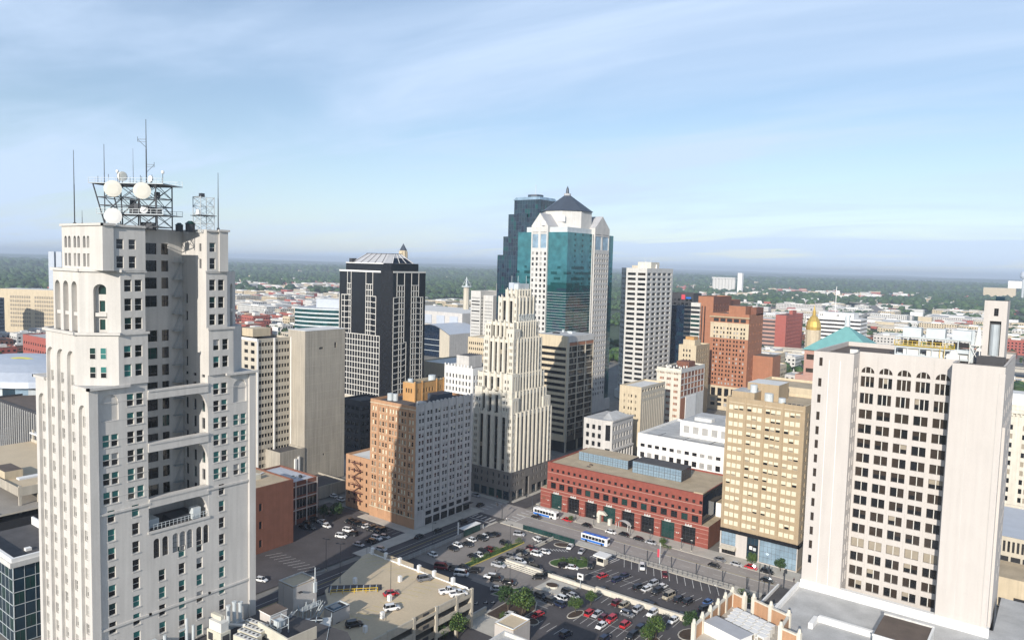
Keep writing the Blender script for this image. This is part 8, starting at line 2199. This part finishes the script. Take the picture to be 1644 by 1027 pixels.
CARS = {
    'fence': [(-169.3, 181.5, -8, 's', 'white', 0.0), (-167.3, 189.7, -5, 's', 'black', 0.0), (-168.3, 193.3, -8, 's', 'white', 0.0), (-166.0, 196.1, -5, 's', 'black', 0.0), (-168.1, 200.5, -8, 's', 'white', 0.0), (-165.7, 203.7, -5, 'u', 'black', 0.0), (-166.8, 206.0, -8, 's', 'white', 0.0), (-166.1, 208.2, -5, 's', 'black', 0.0), (-165.0, 210.0, -5, 's', 'black', 0.0)],
    'planter': [(-157.5, 189.0, -5, 's', 'black', 0.0), (-157.3, 191.6, -8, 's', 'white', 0.0), (-157.2, 194.2, -5, 'u', 'black', 0.0), (-157.4, 197.3, -5, 'u', 'darkred', 0.0), (-156.4, 205.3, -5, 'u', 'black', 0.0)],
    'lane': [(-159.4, 175.3, 25, 'v', 'darkred', 0.0), (-155.1, 177.0, 15, 'u', 'black', 0.0), (-154.0, 180.3, 15, 's', 'black', 0.0), (-151.0, 175.6, 28, 'v', 'white', 0.0), (-149.7, 180.4, 28, 'u', 'black', 0.0)],
    'ramp': [(-148.3, 193.1, 5, 'u', 'black', 0.0), (-146.3, 188.9, 12, 'p', 'silver', 0.0), (-147.6, 197.9, 5, 'u', 'grey', 0.0), (-146.8, 202.5, 5, 'u', 'black', 0.0), (-146.1, 207.5, 8, 'u', 'darkred', 0.0)],
    'corner': [(-158.1, 216.1, 20, 'u', 'silver', 0.0), (-150.1, 216.2, -20, 'u', 'white', 0.0), (-148.3, 217.0, -20, 's', 'black', 0.0)],
    'middle': [(-142.8, 180.2, 25, 'u', 'white', 0.0), (-139.9, 179.9, 25, 'u', 'black', 0.0), (-135.2, 180.4, 20, 'u', 'black', 0.0), (-135.6, 174.7, 35, 's', 'silver', 0.0), (-130.8, 189.9, 40, 'u', 'black', 0.0)],
    'deck': [(-142.5, 195.9, 5, 'u', 'white', 0.0), (-141.7, 198.9, 5, 's', 'black', 0.0), (-137.7, 195.0, 5, 's', 'black', 0.0), (-135.4, 195.1, 5, 'u', 'black', 0.0), (-142.2, 205.0, 5, 'u', 'white', 0.0), (-141.4, 208.6, 5, 's', 'white', 0.0)],
    'island': [(-126.8, 203.5, 18, 's', 'white', 0.0), (-129.6, 203.0, 60, 'u', 'black', 0.0), (-137.1, 218.3, -75, 's', 'white', 0.0), (-131.8, 217.4, -75, 's', 'silver', 0.0)],
    'wall': [(-129.2, 194.1, 5, 's', 'black', 0.0), (-123.4, 194.8, 0, 's', 'black', 0.0), (-121.0, 195.1, 0, 'u', 'black', 0.0), (-117.8, 194.3, 0, 's', 'black', 0.0), (-110.6, 195.3, 0, 's', 'black', 0.0), (-96.1, 196.2, 0, 's', 'black', 0.0), (-93.7, 195.7, 0, 's', 'black', 0.0), (-85.9, 194.8, 0, 's', 'black', 0.0), (-83.8, 195.7, 5, 's', 'black', 0.0)],
    'upper': [(-115.7, 204.5, 75, 's', 'red', 0.0), (-110.5, 204.7, 78, 'u', 'navy', 0.0), (-110.3, 209.4, 78, 's', 'navy', 0.0), (-102.8, 204.3, 78, 'u', 'black', 0.0), (-100.2, 205.0, 80, 's', 'white', 0.0), (-100.4, 209.5, 80, 'u', 'silver', 0.0), (-96.9, 205.4, 80, 'u', 'black', 0.0), (-97.2, 209.9, 80, 's', 'white', 0.0), (-122.8, 208.6, -60, 'u', 'black', 0.0), (-92.6, 204.5, 80, 'v', 'tan', 0.0), (-89.3, 204.7, 80, 'u', 'black', 0.0), (-86.5, 205.3, 80, 'u', 'black', 0.0), (-80.8, 204.1, 70, 'u', 'black', 0.0), (-81.8, 209.0, 80, 's', 'blue', 0.0)],
    'railing': [(-109.1, 219.1, -61, 'u', 'white', 0.0), (-100.6, 218.5, -61, 's', 'darkred', 0.0)],
    'lowerwall': [(-102.6, 190.5, 88, 'u', 'darkred', 0.0), (-100.1, 190.5, 88, 'u', 'tan', 0.0), (-95.8, 190.9, 88, 'u', 'silver', 0.0), (-91.4, 191.1, 88, 'u', 'white', 0.0), (-84.9, 191.4, 85, 's', 'white', 0.0), (-96.7, 185.9, 0, 'u', 'grey', 0.0)],
    'lower': [(-105.3, 179.5, 90, 'u', 'red', 0.0), (-103.4, 180.4, 90, 's', 'silver', 0.0), (-101.0, 180.0, 90, 's', 'darkred', 0.0), (-98.7, 180.1, 90, 'u', 'red', 0.0), (-99.0, 175.3, 88, 's', 'white', 0.0), (-94.1, 180.1, 90, 'u', 'red', 0.0), (-89.8, 181.2, 88, 'u', 'navy', 0.0), (-87.2, 181.1, 88, 'u', 'green', 0.0), (-89.7, 175.5, 88, 'u', 'black', 0.0), (-94.5, 169.4, 88, 'u', 'navy', 0.0)],
    'west': [(-122.4, 179.1, -5, 'u', 'black', 0.0), (-118.0, 178.4, -5, 'u', 'black', 0.0), (-115.3, 178.3, -5, 'u', 'navy', 0.0), (-117.1, 182.0, -8, 'u', 'white', 0.0), (-117.6, 186.7, -5, 'u', 'black', 0.0), (-115.1, 185.9, -5, 's', 'silver', 0.0)],
    'trees': [(-116.2, 169.0, 85, 's', 'red', 0.0), (-121.9, 163.9, 10, 's', 'white', 0.0), (-104.0, 164.8, 85, 'u', 'navy', 0.0), (-116.3, 154.8, -10, 's', 'white', 0.0)],
    'avenue': [(-133.5, 241.0, 0, 's', 'white', 0.0), (-128.3, 241.9, 0, 's', 'black', 0.0), (-122.1, 241.6, 0, 's', 'black', 0.0), (-117.0, 241.3, 0, 's', 'silver', 0.0), (-144.0, 241.0, 0, 's', 'black', 0.0), (-153.1, 241.1, 0, 's', 'red', 0.0), (-164.3, 235.8, 0, 's', 'black', 0.0), (-91.5, 242.8, 0, 's', 'grey', 0.0), (-91.1, 236.7, 0, 's', 'black', 0.0), (-85.7, 242.7, 0, 's', 'silver', 0.0), (-81.0, 243.5, 0, 's', 'red', 0.0), (-75.5, 243.3, 0, 'u', 'black', 0.0), (-73.3, 236.4, 0, 's', 'black', 0.0)],
    'shade': [(-221.4, 176.5, 0, 'p', 'white', 0.0), (-217.9, 175.2, 0, 's', 'white', 0.0), (-224.3, 171.7, 5, 'u', 'black', 0.0), (-225.8, 176.2, 5, 'u', 'black', 0.0), (-223.2, 169.2, 5, 's', 'black', 0.0), (-220.9, 170.4, 0, 's', 'black', 0.0), (-208.1, 177.5, 15, 'u', 'white', 0.0), (-205.5, 172.0, 20, 'u', 'white', 0.0), (-204.1, 176.1, 15, 'u', 'black', 0.0), (-215.7, 184.6, 85, 's', 'black', 0.0), (-213.3, 184.6, 85, 's', 'black', 0.0), (-210.4, 184.5, 85, 'u', 'black', 0.0), (-208.4, 184.9, 85, 's', 'black', 0.0), (-206.4, 185.0, 85, 's', 'white', 0.0), (-203.2, 184.4, 85, 'u', 'black', 0.0), (-201.1, 184.9, 85, 's', 'black', 0.0), (-198.9, 185.2, 85, 'u', 'black', 0.0), (-194.4, 179.0, 5, 'u', 'white', 0.0), (-193.8, 175.6, 5, 'u', 'black', 0.0), (-194.8, 170.9, 10, 's', 'silver', 0.0), (-185.9, 173.2, 15, 's', 'silver', 0.0), (-193.7, 182.0, 15, 's', 'silver', 0.0), (-235.1, 174.3, 5, 's', 'black', 0.0), (-236.9, 179.3, 5, 'u', 'black', 0.0), (-235.7, 181.8, 5, 'u', 'navy', 0.0), (-228.1, 184.7, -10, 's', 'black', 0.0), (-227.1, 188.1, -10, 's', 'black', 0.0), (-244.3, 200.0, 0, 's', 'white', 0.0), (-238.3, 198.9, 0, 's', 'white', 0.0)],
    'street': [(-182.3, 212.3, 92, 'u', 'black', 0.0), (-183.0, 198.6, 92, 's', 'black', 0.0), (-184.1, 190.4, 92, 's', 'black', 0.0), (-190.2, 232.3, 92, 's', 'black', 0.0), (-200.0, 240.9, 0, 's', 'silver', 0.0)],
    'garage': [(-141.7, 148.8, 62, 'u', 'grey', 10.0), (-131.3, 147.2, 62, 'p', 'white', 10.0), (-128.0, 147.8, 62, 'p', 'white', 10.0), (-142.0, 136.2, 62, 's', 'red', 10.0), (-135.6, 130.4, 62, 'u', 'white', 10.0), (-136.3, 118.4, 62, 'u', 'black', 10.0)],
    'drive': [(-195.4, 132.0, 20, 's', 'white', 0.4)],
    'roofdeck': [(-240.6, 166.7, -5, 's', 'white', 16.0), (-234.9, 167.6, -5, 's', 'silver', 16.0)],
}

ROWS = {'fence': ('in the row along the cross street fence', 0), 'planter': ('in the row by the planted strip', 0), 'lane': ('below the planted strip', 0), 'ramp': ('on the lane left of the long ramp wall', 0), 'corner': ('by the fence at the street corner', 0), 'middle': ('in the open lot below the ramp wall', 0), 'deck': ('on the deck right of the ramp wall', 0), 'island': ('near the green oval island', 0), 'wall': ('close behind the long low retaining wall', 0), 'upper': ('in the slanted rows of the upper lot', 0), 'railing': ('in the stalls under the kerbside railing', 0), 'lowerwall': ('in front of the long low retaining wall', 0), 'lower': ('in the double row of the lower lot', 0), 'west': ('left of the kerbed tree island', 0), 'trees': ('around the trees at the bottom', 0), 'avenue': ('on the avenue', 0), 'shade': ('in the shaded lot', 0), 'street': ('on the shaded cross street', 0), 'garage': ('on the garage roof', 10.0), 'drive': ('on the drive by the white tower', 0), 'roofdeck': ('on the roof of the low deck building', 15.75)}
ROWW = {k: 'parked ' for k in ROWS}; ROWW['avenue'] = ''; ROWW['street'] = ''
for row, items in CARS.items():
    phrase, z = ROWS[row]; seen = {}
    order = sorted(items, key=lambda q: (q[0] * math.cos(YAW) + q[1] * math.sin(YAW)))
    tot = {}
    for q in items: tot[(q[3], q[4])] = tot.get((q[3], q[4]), 0) + 1
    for (x, y, hd, kd, col, _z) in order:
        k = (kd, col); seen[k] = seen.get(k, 0) + 1; n = seen[k]; cl = {'darkred': 'dark red'}.get(col, col)
        lab = f'{cl} {NAMES[kd]} {ROWW[row]}{phrase}' + (f', {ORD[n - 1]} from left' if tot[k] > 1 else '')
        place_car(kd, col, x, y, hd + (180 if (int(x * 7) % 3 == 0 and row not in ('railing', 'avenue', 'garage')) else 0), lab, 'cars in the lots and streets', z + (0.005 if row not in ('garage', 'roofdeck') else 0.0))
def bus(label, x, y, hd, roof_blue):
    t = thing('city_bus', label, 'bus', (x, y, 0.01), R(hd), 'city buses on the avenue'); L, w = 10.8, 1.28
    m = MB(); m.prism([(-L / 2, -w), (L / 2 - .25, -w), (L / 2, -w + .3), (L / 2, w - .3), (L / 2 - .25, w), (-L / 2, w)], .32, 2.75, 'paint_white', 'paint_white', True); m.build('body', t)
    m = MB(); m.frustum([(-L / 2, -w), (L / 2 - .2, -w), (L / 2 - .2, w), (-L / 2, w)], 2.75, [(-L / 2 + .1, -w + .15), (L / 2 - .4, -w + .15), (L / 2 - .4, w - .15), (-L / 2 + .1, w - .15)], 2.95, 'paint_white', 'bus_blue' if roof_blue else 'paint_white'); m.build('roof', t)
    m = MB()
    for i in range(4): m.box(-3.6 + 2.1 * i, -.5, 2.95, -2.4 + 2.1 * i, .5, 3.12, 'bus_blue' if roof_blue else 'unit_white')
    m.build('roof_unit', t)
    for s_ in (-1, 1):
        m = MB()
        for i in range(7): m.box(-L / 2 + .5 + 1.36 * i, s_ * w - .02 * (s_ > 0) - .01, 1.35, -L / 2 + 1.72 + 1.36 * i, s_ * w + .03 * (s_ > 0) + (0 if s_ > 0 else .02) - (.02 if s_ < 0 else 0), 2.45, 'car_glass')
        m.build('side_window', t)
        m = MB(); y0, y1 = (w, w + .02) if s_ > 0 else (-w - .02, -w); m.box(-L / 2 + .05, y0, .4, L / 2 - (1.0 if roof_blue else 3.0), y1, 1.15, 'bus_blue'); m.build('side_stripe', t)
    m = MB(); m.box(L / 2, -w + .35, 1.2, L / 2 + .03, w - .35, 2.55, 'car_glass'); m.build('windscreen', t)
    for x_ in (-3.2, 3.3):
        for s_ in (-1, 1):
            m = MB(); m.T = Matrix.Rotation(math.pi / 2, 4, 'X'); m.cyl(0, 0, -.14, .14, .46, 'tyre', 12, bottom=True); m.build('wheel', t, loc=(x_, s_ * (w - .1), .46))
bus('white city bus with a blue lower side stopped before the red building', -162.4, 239.9, 0, False)
bus('blue roofed city bus driving along the kerb by the upper lot', -132.8, 228.6, 0, True)

# ------------------------------------------------------------------ lamps, poles, rails, walls, shelters
def lamp(label, x, y, h, z=0.0, heads=2, arm=1.0, rz=0.0, base=0.5, group='street and lot lamps', thick=.09):
    t = thing('street_lamp', label, 'lamp', (x, y, z), rz, group)
    m = MB(); m.cyl(0, 0, 0, h, thick, 'dark_steel', 7, thick * .6); m.build('pole', t); m = MB(); m.cyl(0, 0, 0, base, thick * 2.6, 'kerb_concrete', 8); m.build('base', t)
    for s_ in ((-1, 1) if heads == 2 else (1,)):
        m = MB(); m.box(s_ * arm - .35, -.18, h - .05, s_ * arm + .35, .18, h + .1, 'charcoal' if h > 6 else 'lamp_head', bottom=True); m.tube((0, 0, h - .1), (s_ * arm, 0, h), .05, 'dark_steel', 4); m.build('lamp_head', t)
lamp('tall twin headed lamp beside the red car on the garage roof', -140.1, 134.2, 11.4, 10, 2, .9, .6, 1.6)
lamp('tall dark lamp behind the ramp railing of the garage roof', -158.1, 132.1, 11.4, 10, 2, .9, .6, 1.8)
lamp('tall dark lamp in the shaded lot beside the brown building', -186.5, 150.0, 10.5, 0, 2, .9, .3)
lamp('lamp with white heads at the back edge of the garage', -171.0, 153.4, 11.0, 0, 2, .9, .6)
lamp('lone lamp in the middle of the open lot below the ramp wall', -135.9, 181.5, 5.6, 0, 2, .7, .6); lamp('slim lamp at the tip of the planted strip', -156.6, 208.7, 6.6, 0, 1, .7, 0)
lamp('tall lamp on the fence line of the cross street', -173.6, 186.0, 9.4, 0, 1, 1.2, 0); lamp('slim lamp in the slanted rows of the upper lot', -123.0, 207.0, 6.2, 0, 1, .6, 0); lamp('thin lamp behind the blue car in the upper lot', -80.6, 209.4, 6.0, 0, 1, .6, 0)
for i, (x, y) in enumerate([(-158.4, 243.0), (-150.6, 243.2), (-142.4, 243.2), (-126.4, 243.0), (-118.9, 244.2), (-106.3, 243.6), (-102.7, 244.2)]):
    lamp(f'dark kerbside lamp before the red building, {ORD[i]} from the left', x, y, 3.9, .14, 1, .0, 0, .3, 'kerbside lamps of the avenue', .12)
for i, x in enumerate((-119.3, -110.6, -101.8, -93.1, -84.3, -76.5)):
    t = thing('banner_pole', f'thick dark kerb post above the railing, {ORD[i]} from the left', 'post', (x, 225.4 + .25 * i, .14), 0, 'dark posts along the avenue kerb')
    m = MB(); m.cyl(0, 0, 0, 3.6, .19, 'dark_steel', 8); m.build('post', t); m = MB(); m.cyl(0, 0, 3.6, 3.75, .22, 'charcoal', 8, .1); m.build('cap', t)
t = thing('flag_pole', 'pole carrying a red banner over the railing of the upper lot', 'flag', (-106.1, 225.9, .14)); m = MB(); m.cyl(0, 0, 0, 7.4, .12, 'galvanised', 7); m.build('pole', t); m = MB(); m.box(-.95, -.04, 2.4, -.14, .04, 5.2, 'banner_red'); m.build('banner', t)
def signal(label, x, y, h, arm, rz):
    t = thing('traffic_signal', label, 'traffic light', (x, y, .14), rz, 'traffic lights at the crossings'); m = MB(); m.cyl(0, 0, 0, h, .16, 'dark_steel', 8); m.tube((0, 0, h - .8), (arm, 0, h - .3), .09, 'dark_steel', 5); m.build('pole', t)
    m = MB(); m.box(arm - .25, -.2, h - 1.3, arm + .25, .2, h - .2, 'charcoal', bottom=True); m.box(-.4, -.2, h - 1.9, -.15, .2, h - .9, 'charcoal', bottom=True); m.build('signal_head', t)
signal('tall dark signal mast at the near right street corner', -70.0, 227.6, 9.0, -1.4, 0); signal('signal mast by the right hand crosswalk', -67.2, 233.6, 6.4, 1.2, 1.5); signal('signal mast on the corner by the long red building', -170.4, 241.4, 6.4, -3.0, 0); signal('signal mast at the foot of the art deco tower', -183.6, 243.4, 6.2, 2.6, 0); signal('signal mast on the lot corner of the crossing', -173.0, 224.8, 6.4, -2.6, 0)
t = thing('dark_pole', 'tall black pole standing in front of the brick screen wall', 'pole', (-64.9, 202.4, 0)); m = MB(); m.cyl(0, 0, 0, 19, .16, 'dark_steel', 7, .1); m.build('pole', t); m = MB(); m.cyl(0, 0, 0, .6, .4, 'kerb_concrete', 8); m.build('base', t)
def fence(label, pts, h, mat, step, z=0.0, infill=False, name='fence'):
    t = thing(name, label, 'fence', (*pts[0], z), 0); o = Vector((*pts[0], 0)); rl = MB(); pm_ = MB(); pm_.box(-.05, -.05, 0, .05, .05, h, mat); pme = pm_.data('post')
    for p, q in zip(pts, pts[1:]):
        a, b = Vector((*p, 0)) - o, Vector((*q, 0)) - o; n = max(1, round((b - a).length / step))
        for zz_ in (h, h * .5): rl.tube(a + Vector((0, 0, zz_)), b + Vector((0, 0, zz_)), .045, mat, 4)
        if infill:
            d = (b - a).normalized(); nn = Vector((-d.y, d.x, 0)) * .02
            rl.poly([a + nn + Vector((0, 0, .25)), b + nn + Vector((0, 0, .25)), b + nn + Vector((0, 0, h - .1)), a + nn + Vector((0, 0, h - .1))], infill)
        for i in range(n + 1): put('post', pme, t, tuple(a.lerp(b, i / n)))
    rl.build('rail', t)
fence('long dark railing between the kerbside walk and the upper lot', [(-120.8, 222.6), (-100, 222.9), (-79.5, 223.6)], 1.7, 'dark_steel', 1.75)
fence('grey panel fence along the cross street lot', [(-172.6, 160.5), (-172.7, 213.0)], 1.7, 'galvanised', 2.6, 0, 'blind_grey'); fence('dark railing on top of the long ramp wall', [(-147.4, 193.2), (-147.4, 221)], 1.9, 'dark_steel', 2.2); fence('green trellis fence along the avenue by the lot corner', [(-160.5, 221.8), (-137.5, 221.9)], 2.1, 'dark_steel', 2.2, 0, 'glass_green')
def low_wall(label, x0, y0, x1, y1, h, mat='cream_terracotta'):
    t = thing('retaining_wall', label, 'wall', (x0, y0, 0), 0, 'pale low walls of the lots'); m = MB(); m.box(0, 0, -.2, x1 - x0, y1 - y0, h - .15, mat); m.build('wall', t); m = MB(); m.box(-.06, -.06, h - .15, x1 - x0 + .06, y1 - y0 + .06, h, 'pavement_concrete', bottom=True); m.build('coping', t)
low_wall('pale stepped wall at the foot of the ramp, left of the gap', -147.2, 192.6, -131.6, 193.6, 1.5); low_wall('pale wall right of the gap, the longest of the retaining walls', -129.4, 193.2, -112, 194.0, 1.2); low_wall('pale wall above the lower lot cars', -112, 193.8, -72.5, 194.5, 1.5); low_wall('long thin pale wall running up beside the ramp lane', -146.9, 193.8, -146.4, 221.5, .9); low_wall('white wall by the small house at the bottom edge', -129.6, 150.5, -129.0, 161.5, 1.6)
for i in range(3): low_wall(f'pale broad step before the ramp wall, {ORD[i]} from the front', -147.0 + .2 * i, 190.8 + .6 * i, -131.8, 191.38 + .6 * i, .25 + .3 * i)
t = thing('bus_shelter', 'dark glass bus shelter with a white roof on the cross street kerb', 'shelter', (-173.4, 206, 0.02)); m = MB(); m.box(-1.3, -4.8, 2.7, 1.3, 4.8, 2.9, 'white_paint', bottom=True); m.build('roof', t); m = MB(); m.box(1.0, -4.6, .1, 1.1, 4.6, 2.68, 'glass_green'); m.build('glass_wall', t); m = MB()
for y in (-4.6, -1.6, 1.6, 4.6): m.box(-1.1, y - .06, 0, -1.0, y + .06, 2.7, 'charcoal')
m.build('post', t)
t = thing('info_pillar', 'white pillar sign at the near end of the bus shelter', 'sign', (-174.2, 200.3, 0.02)); m = MB(); m.box(-.2, -.2, 0, .2, .2, 5.4, 'white_paint'); m.build('pillar', t); m = MB(); m.box(-.3, -.3, 0, .3, .3, .5, 'charcoal'); m.build('base', t)
t = thing('lot_sign', 'small white sign box on a post behind the retaining wall', 'sign', (-116.7, 192.4, 0)); m = MB(); m.cyl(0, 0, 0, 3.4, .1, 'galvanised', 6); m.build('post', t); m = MB(); m.box(-1.0, -.25, 3.0, 1.0, .25, 4.8, 'white_paint'); m.box(-.6, -.27, 3.7, .6, -.25, 4.4, 'glass_dark'); m.build('box', t)
t = thing('ticket_booth', 'small white gate booth with a flat top at the upper lot entrance', 'booth', (-121.2, 213.6, 0)); m = MB(); m.box(-1.4, -1.4, 0, 1.4, 1.4, 2.9, 'cream_terracotta'); m.build('wall', t); m = MB(); m.box(-2.4, -2.2, 2.9, 2.4, 2.2, 3.3, 'white_paint', bottom=True); m.build('roof', t); m = MB(); m.box(-1.2, -1.44, 1.1, 1.2, -1.41, 2.4, 'glass_dark'); m.build('window', t)
t = thing('small_house', 'white box building with a tan roof at the bottom edge of the lots', 'building', (-110.0, 149.0, 0)); m = MB(); m.box(-6.2, 0, 0, 0, 7.4, 5.5, 'white_precast', 'deck_concrete'); m.build('wall', t); m = MB(); m.parapet(rect(-6.2, 0, 0, 7.4), 5.5, .4, .35, 'white_paint'); m.build('parapet', t)
t = thing('gazebo', 'pale ring shaped planter seat by the retaining wall', 'planter', (-124.0, 187.6, .16)); m = MB(); a = ell(0, 0, 2.0, 1.6, 0, 12); m.prism(a, 0, .6, 'cream_terracotta', 'mulch'); m.build('ring', t)
for i, (x, y) in enumerate(((-134.4, 163.2), (-132.6, 165.4), (-131.0, 166.8))):
    t = thing('scooter', f'white scooter in the shaded drive, {ORD[i]} from the left', 'scooter', (x, y, 0), R(40), 'scooters in the shaded drive'); m = MB(); m.box(-.5, -.12, .35, .4, .12, .6, 'paint_white', bottom=True); m.tube((.45, 0, .3), (.3, 0, 1.05), .05, 'paint_white', 4); m.tube((.3, -.3, 1.05), (.3, .3, 1.05), .03, 'charcoal', 4); m.box(-.5, -.14, .6, .05, .14, .78, 'charcoal'); m.build('body', t)
    for x_ in (-.45, .5):
        m = MB(); m.T = Matrix.Rotation(math.pi / 2, 4, 'X'); m.cyl(0, 0, -.06, .06, .24, 'tyre', 10, bottom=True); m.build('wheel', t, loc=(x_, 0, .24))
# people: one continuous body each, walking, with hair as a child
def person(label, x, y, rz, cloth, legs, z=0.14, stride=.22):
    t = thing('person', label, 'person', (x, y, z), rz, 'people on the pavements')
    vs = [((0, 0, .92), .13), ((0, 0, 1.15), .14), ((0, 0, 1.38), .15), ((0, 0, 1.5), .055), ((.02, 0, 1.62), .095), ((.03, 0, 1.74), .075),
          ((0, .1, .88), .095), ((stride * .6, .1, .48), .065), ((stride * .7, .1, .07), .045), ((stride * .7 + .15, .1, .03), .04), ((0, -.1, .88), .095), ((-stride * .3, -.1, .48), .065), ((-stride, -.1, .08), .045), ((-stride + .14, -.1, .03), .04),
          ((0, .2, 1.4), .06), ((-.06, .25, 1.12), .045), ((.06, .24, .86), .035), ((.09, .24, .76), .03), ((0, -.2, 1.4), .06), ((.07, -.25, 1.12), .045), ((.18, -.24, .9), .035), ((.2, -.24, .8), .03)]
    es = [(0, 1), (1, 2), (2, 3), (3, 4), (4, 5), (0, 6), (6, 7), (7, 8), (8, 9), (0, 10), (10, 11), (11, 12), (12, 13), (2, 14), (14, 15), (15, 16), (16, 17), (2, 18), (18, 19), (19, 20), (20, 21)]
    me = bpy.data.meshes.new('body'); me.from_pydata([v for v, _ in vs], es, []); o = bpy.data.objects.new('body', me); COL.objects.link(o)
    sm = o.modifiers.new('skin', 'SKIN'); o.modifiers.new('sub', 'SUBSURF').levels = 1
    for sv, (_, rr) in zip(me.skin_vertices[0].data, vs): sv.radius = (rr, rr)
    me.skin_vertices[0].data[0].use_root = True
    dg = bpy.context.evaluated_depsgraph_get(); m2 = bpy.data.meshes.new_from_object(o.evaluated_get(dg)); bpy.data.objects.remove(o)
    for k in (cloth, legs, 'skin'): m2.materials.append(MATS[k])
    for p in m2.polygons:
        c = p.center; p.material_index = 1 if c.z < .95 and abs(c.y) < .19 else (2 if c.z > 1.46 or (c.z < 1.1 and abs(c.y) > .19) else 0)
    put('body', m2, t, (0, 0, 0)); m = MB(); m.cyl(-.01, 0, 1.68, 1.80, .1, 'cloth_dark', 8, .05); m.build('hair', t)
for lab, x, y, rz, c, l in (('person in a red top on the pavement before the art deco tower', -190.5, 243.8, 0, 'cloth_red', 'cloth_dark'), ('person in white standing on the corner walk by the crossing', -170.6, 224.6, 1, 'cloth_white', 'cloth_dark'), ('person in dark clothes crossing the open lot below the ramp wall', -143.8, 184.0, .6, 'cloth_dark', 'cloth_dark'), ('person in a pale shirt beside the glass shopfront', -70.4, 246.4, 2, 'cloth_white', 'cloth_dark'), ('person in dark clothes at the right hand crosswalk', -66.2, 241.0, 2, 'cloth_dark', 'cloth_dark'), ('person in red by the orange plants at the bottom', -121.6, 160.2, 0, 'cloth_red', 'cloth_dark')):
    person(lab, x, y, rz, c, l, 0.14 if y > 200 else 0.04)
for i, (x, y) in enumerate(((-182.6, 226.0), (-177.0, 225.6))):
    pass
# ------------------------------------------------------------------ the air between here and the horizon
hm = MB()
hx0, hy0, hz0, hx1, hy1, hz1 = -27500, -9500, -2.6, 12500, 27500, 176.0
hm.box(hx0, hy0, hz0, hx1, hy1, hz1, 'dark_recess', bottom=True)
hz_mat = bpy.data.materials.new('haze_air'); hz_mat.use_nodes = True
_nt = hz_mat.node_tree; _nt.nodes.clear()
_o = _nt.nodes.new('ShaderNodeOutputMaterial'); _p = _nt.nodes.new('ShaderNodeVolumePrincipled')
_p.inputs['Color'].default_value = (0.70, 0.82, 0.98, 1); _p.inputs['Density'].default_value = HAZE
_p.inputs['Anisotropy'].default_value = 0.0
_nt.links.new(_p.outputs[0], _o.inputs['Volume'])
MATS['dark_recess_keep'] = MATS['dark_recess']
haze = hm.build('haze', kind='stuff')
haze.data.materials.clear(); haze.data.materials.append(hz_mat)
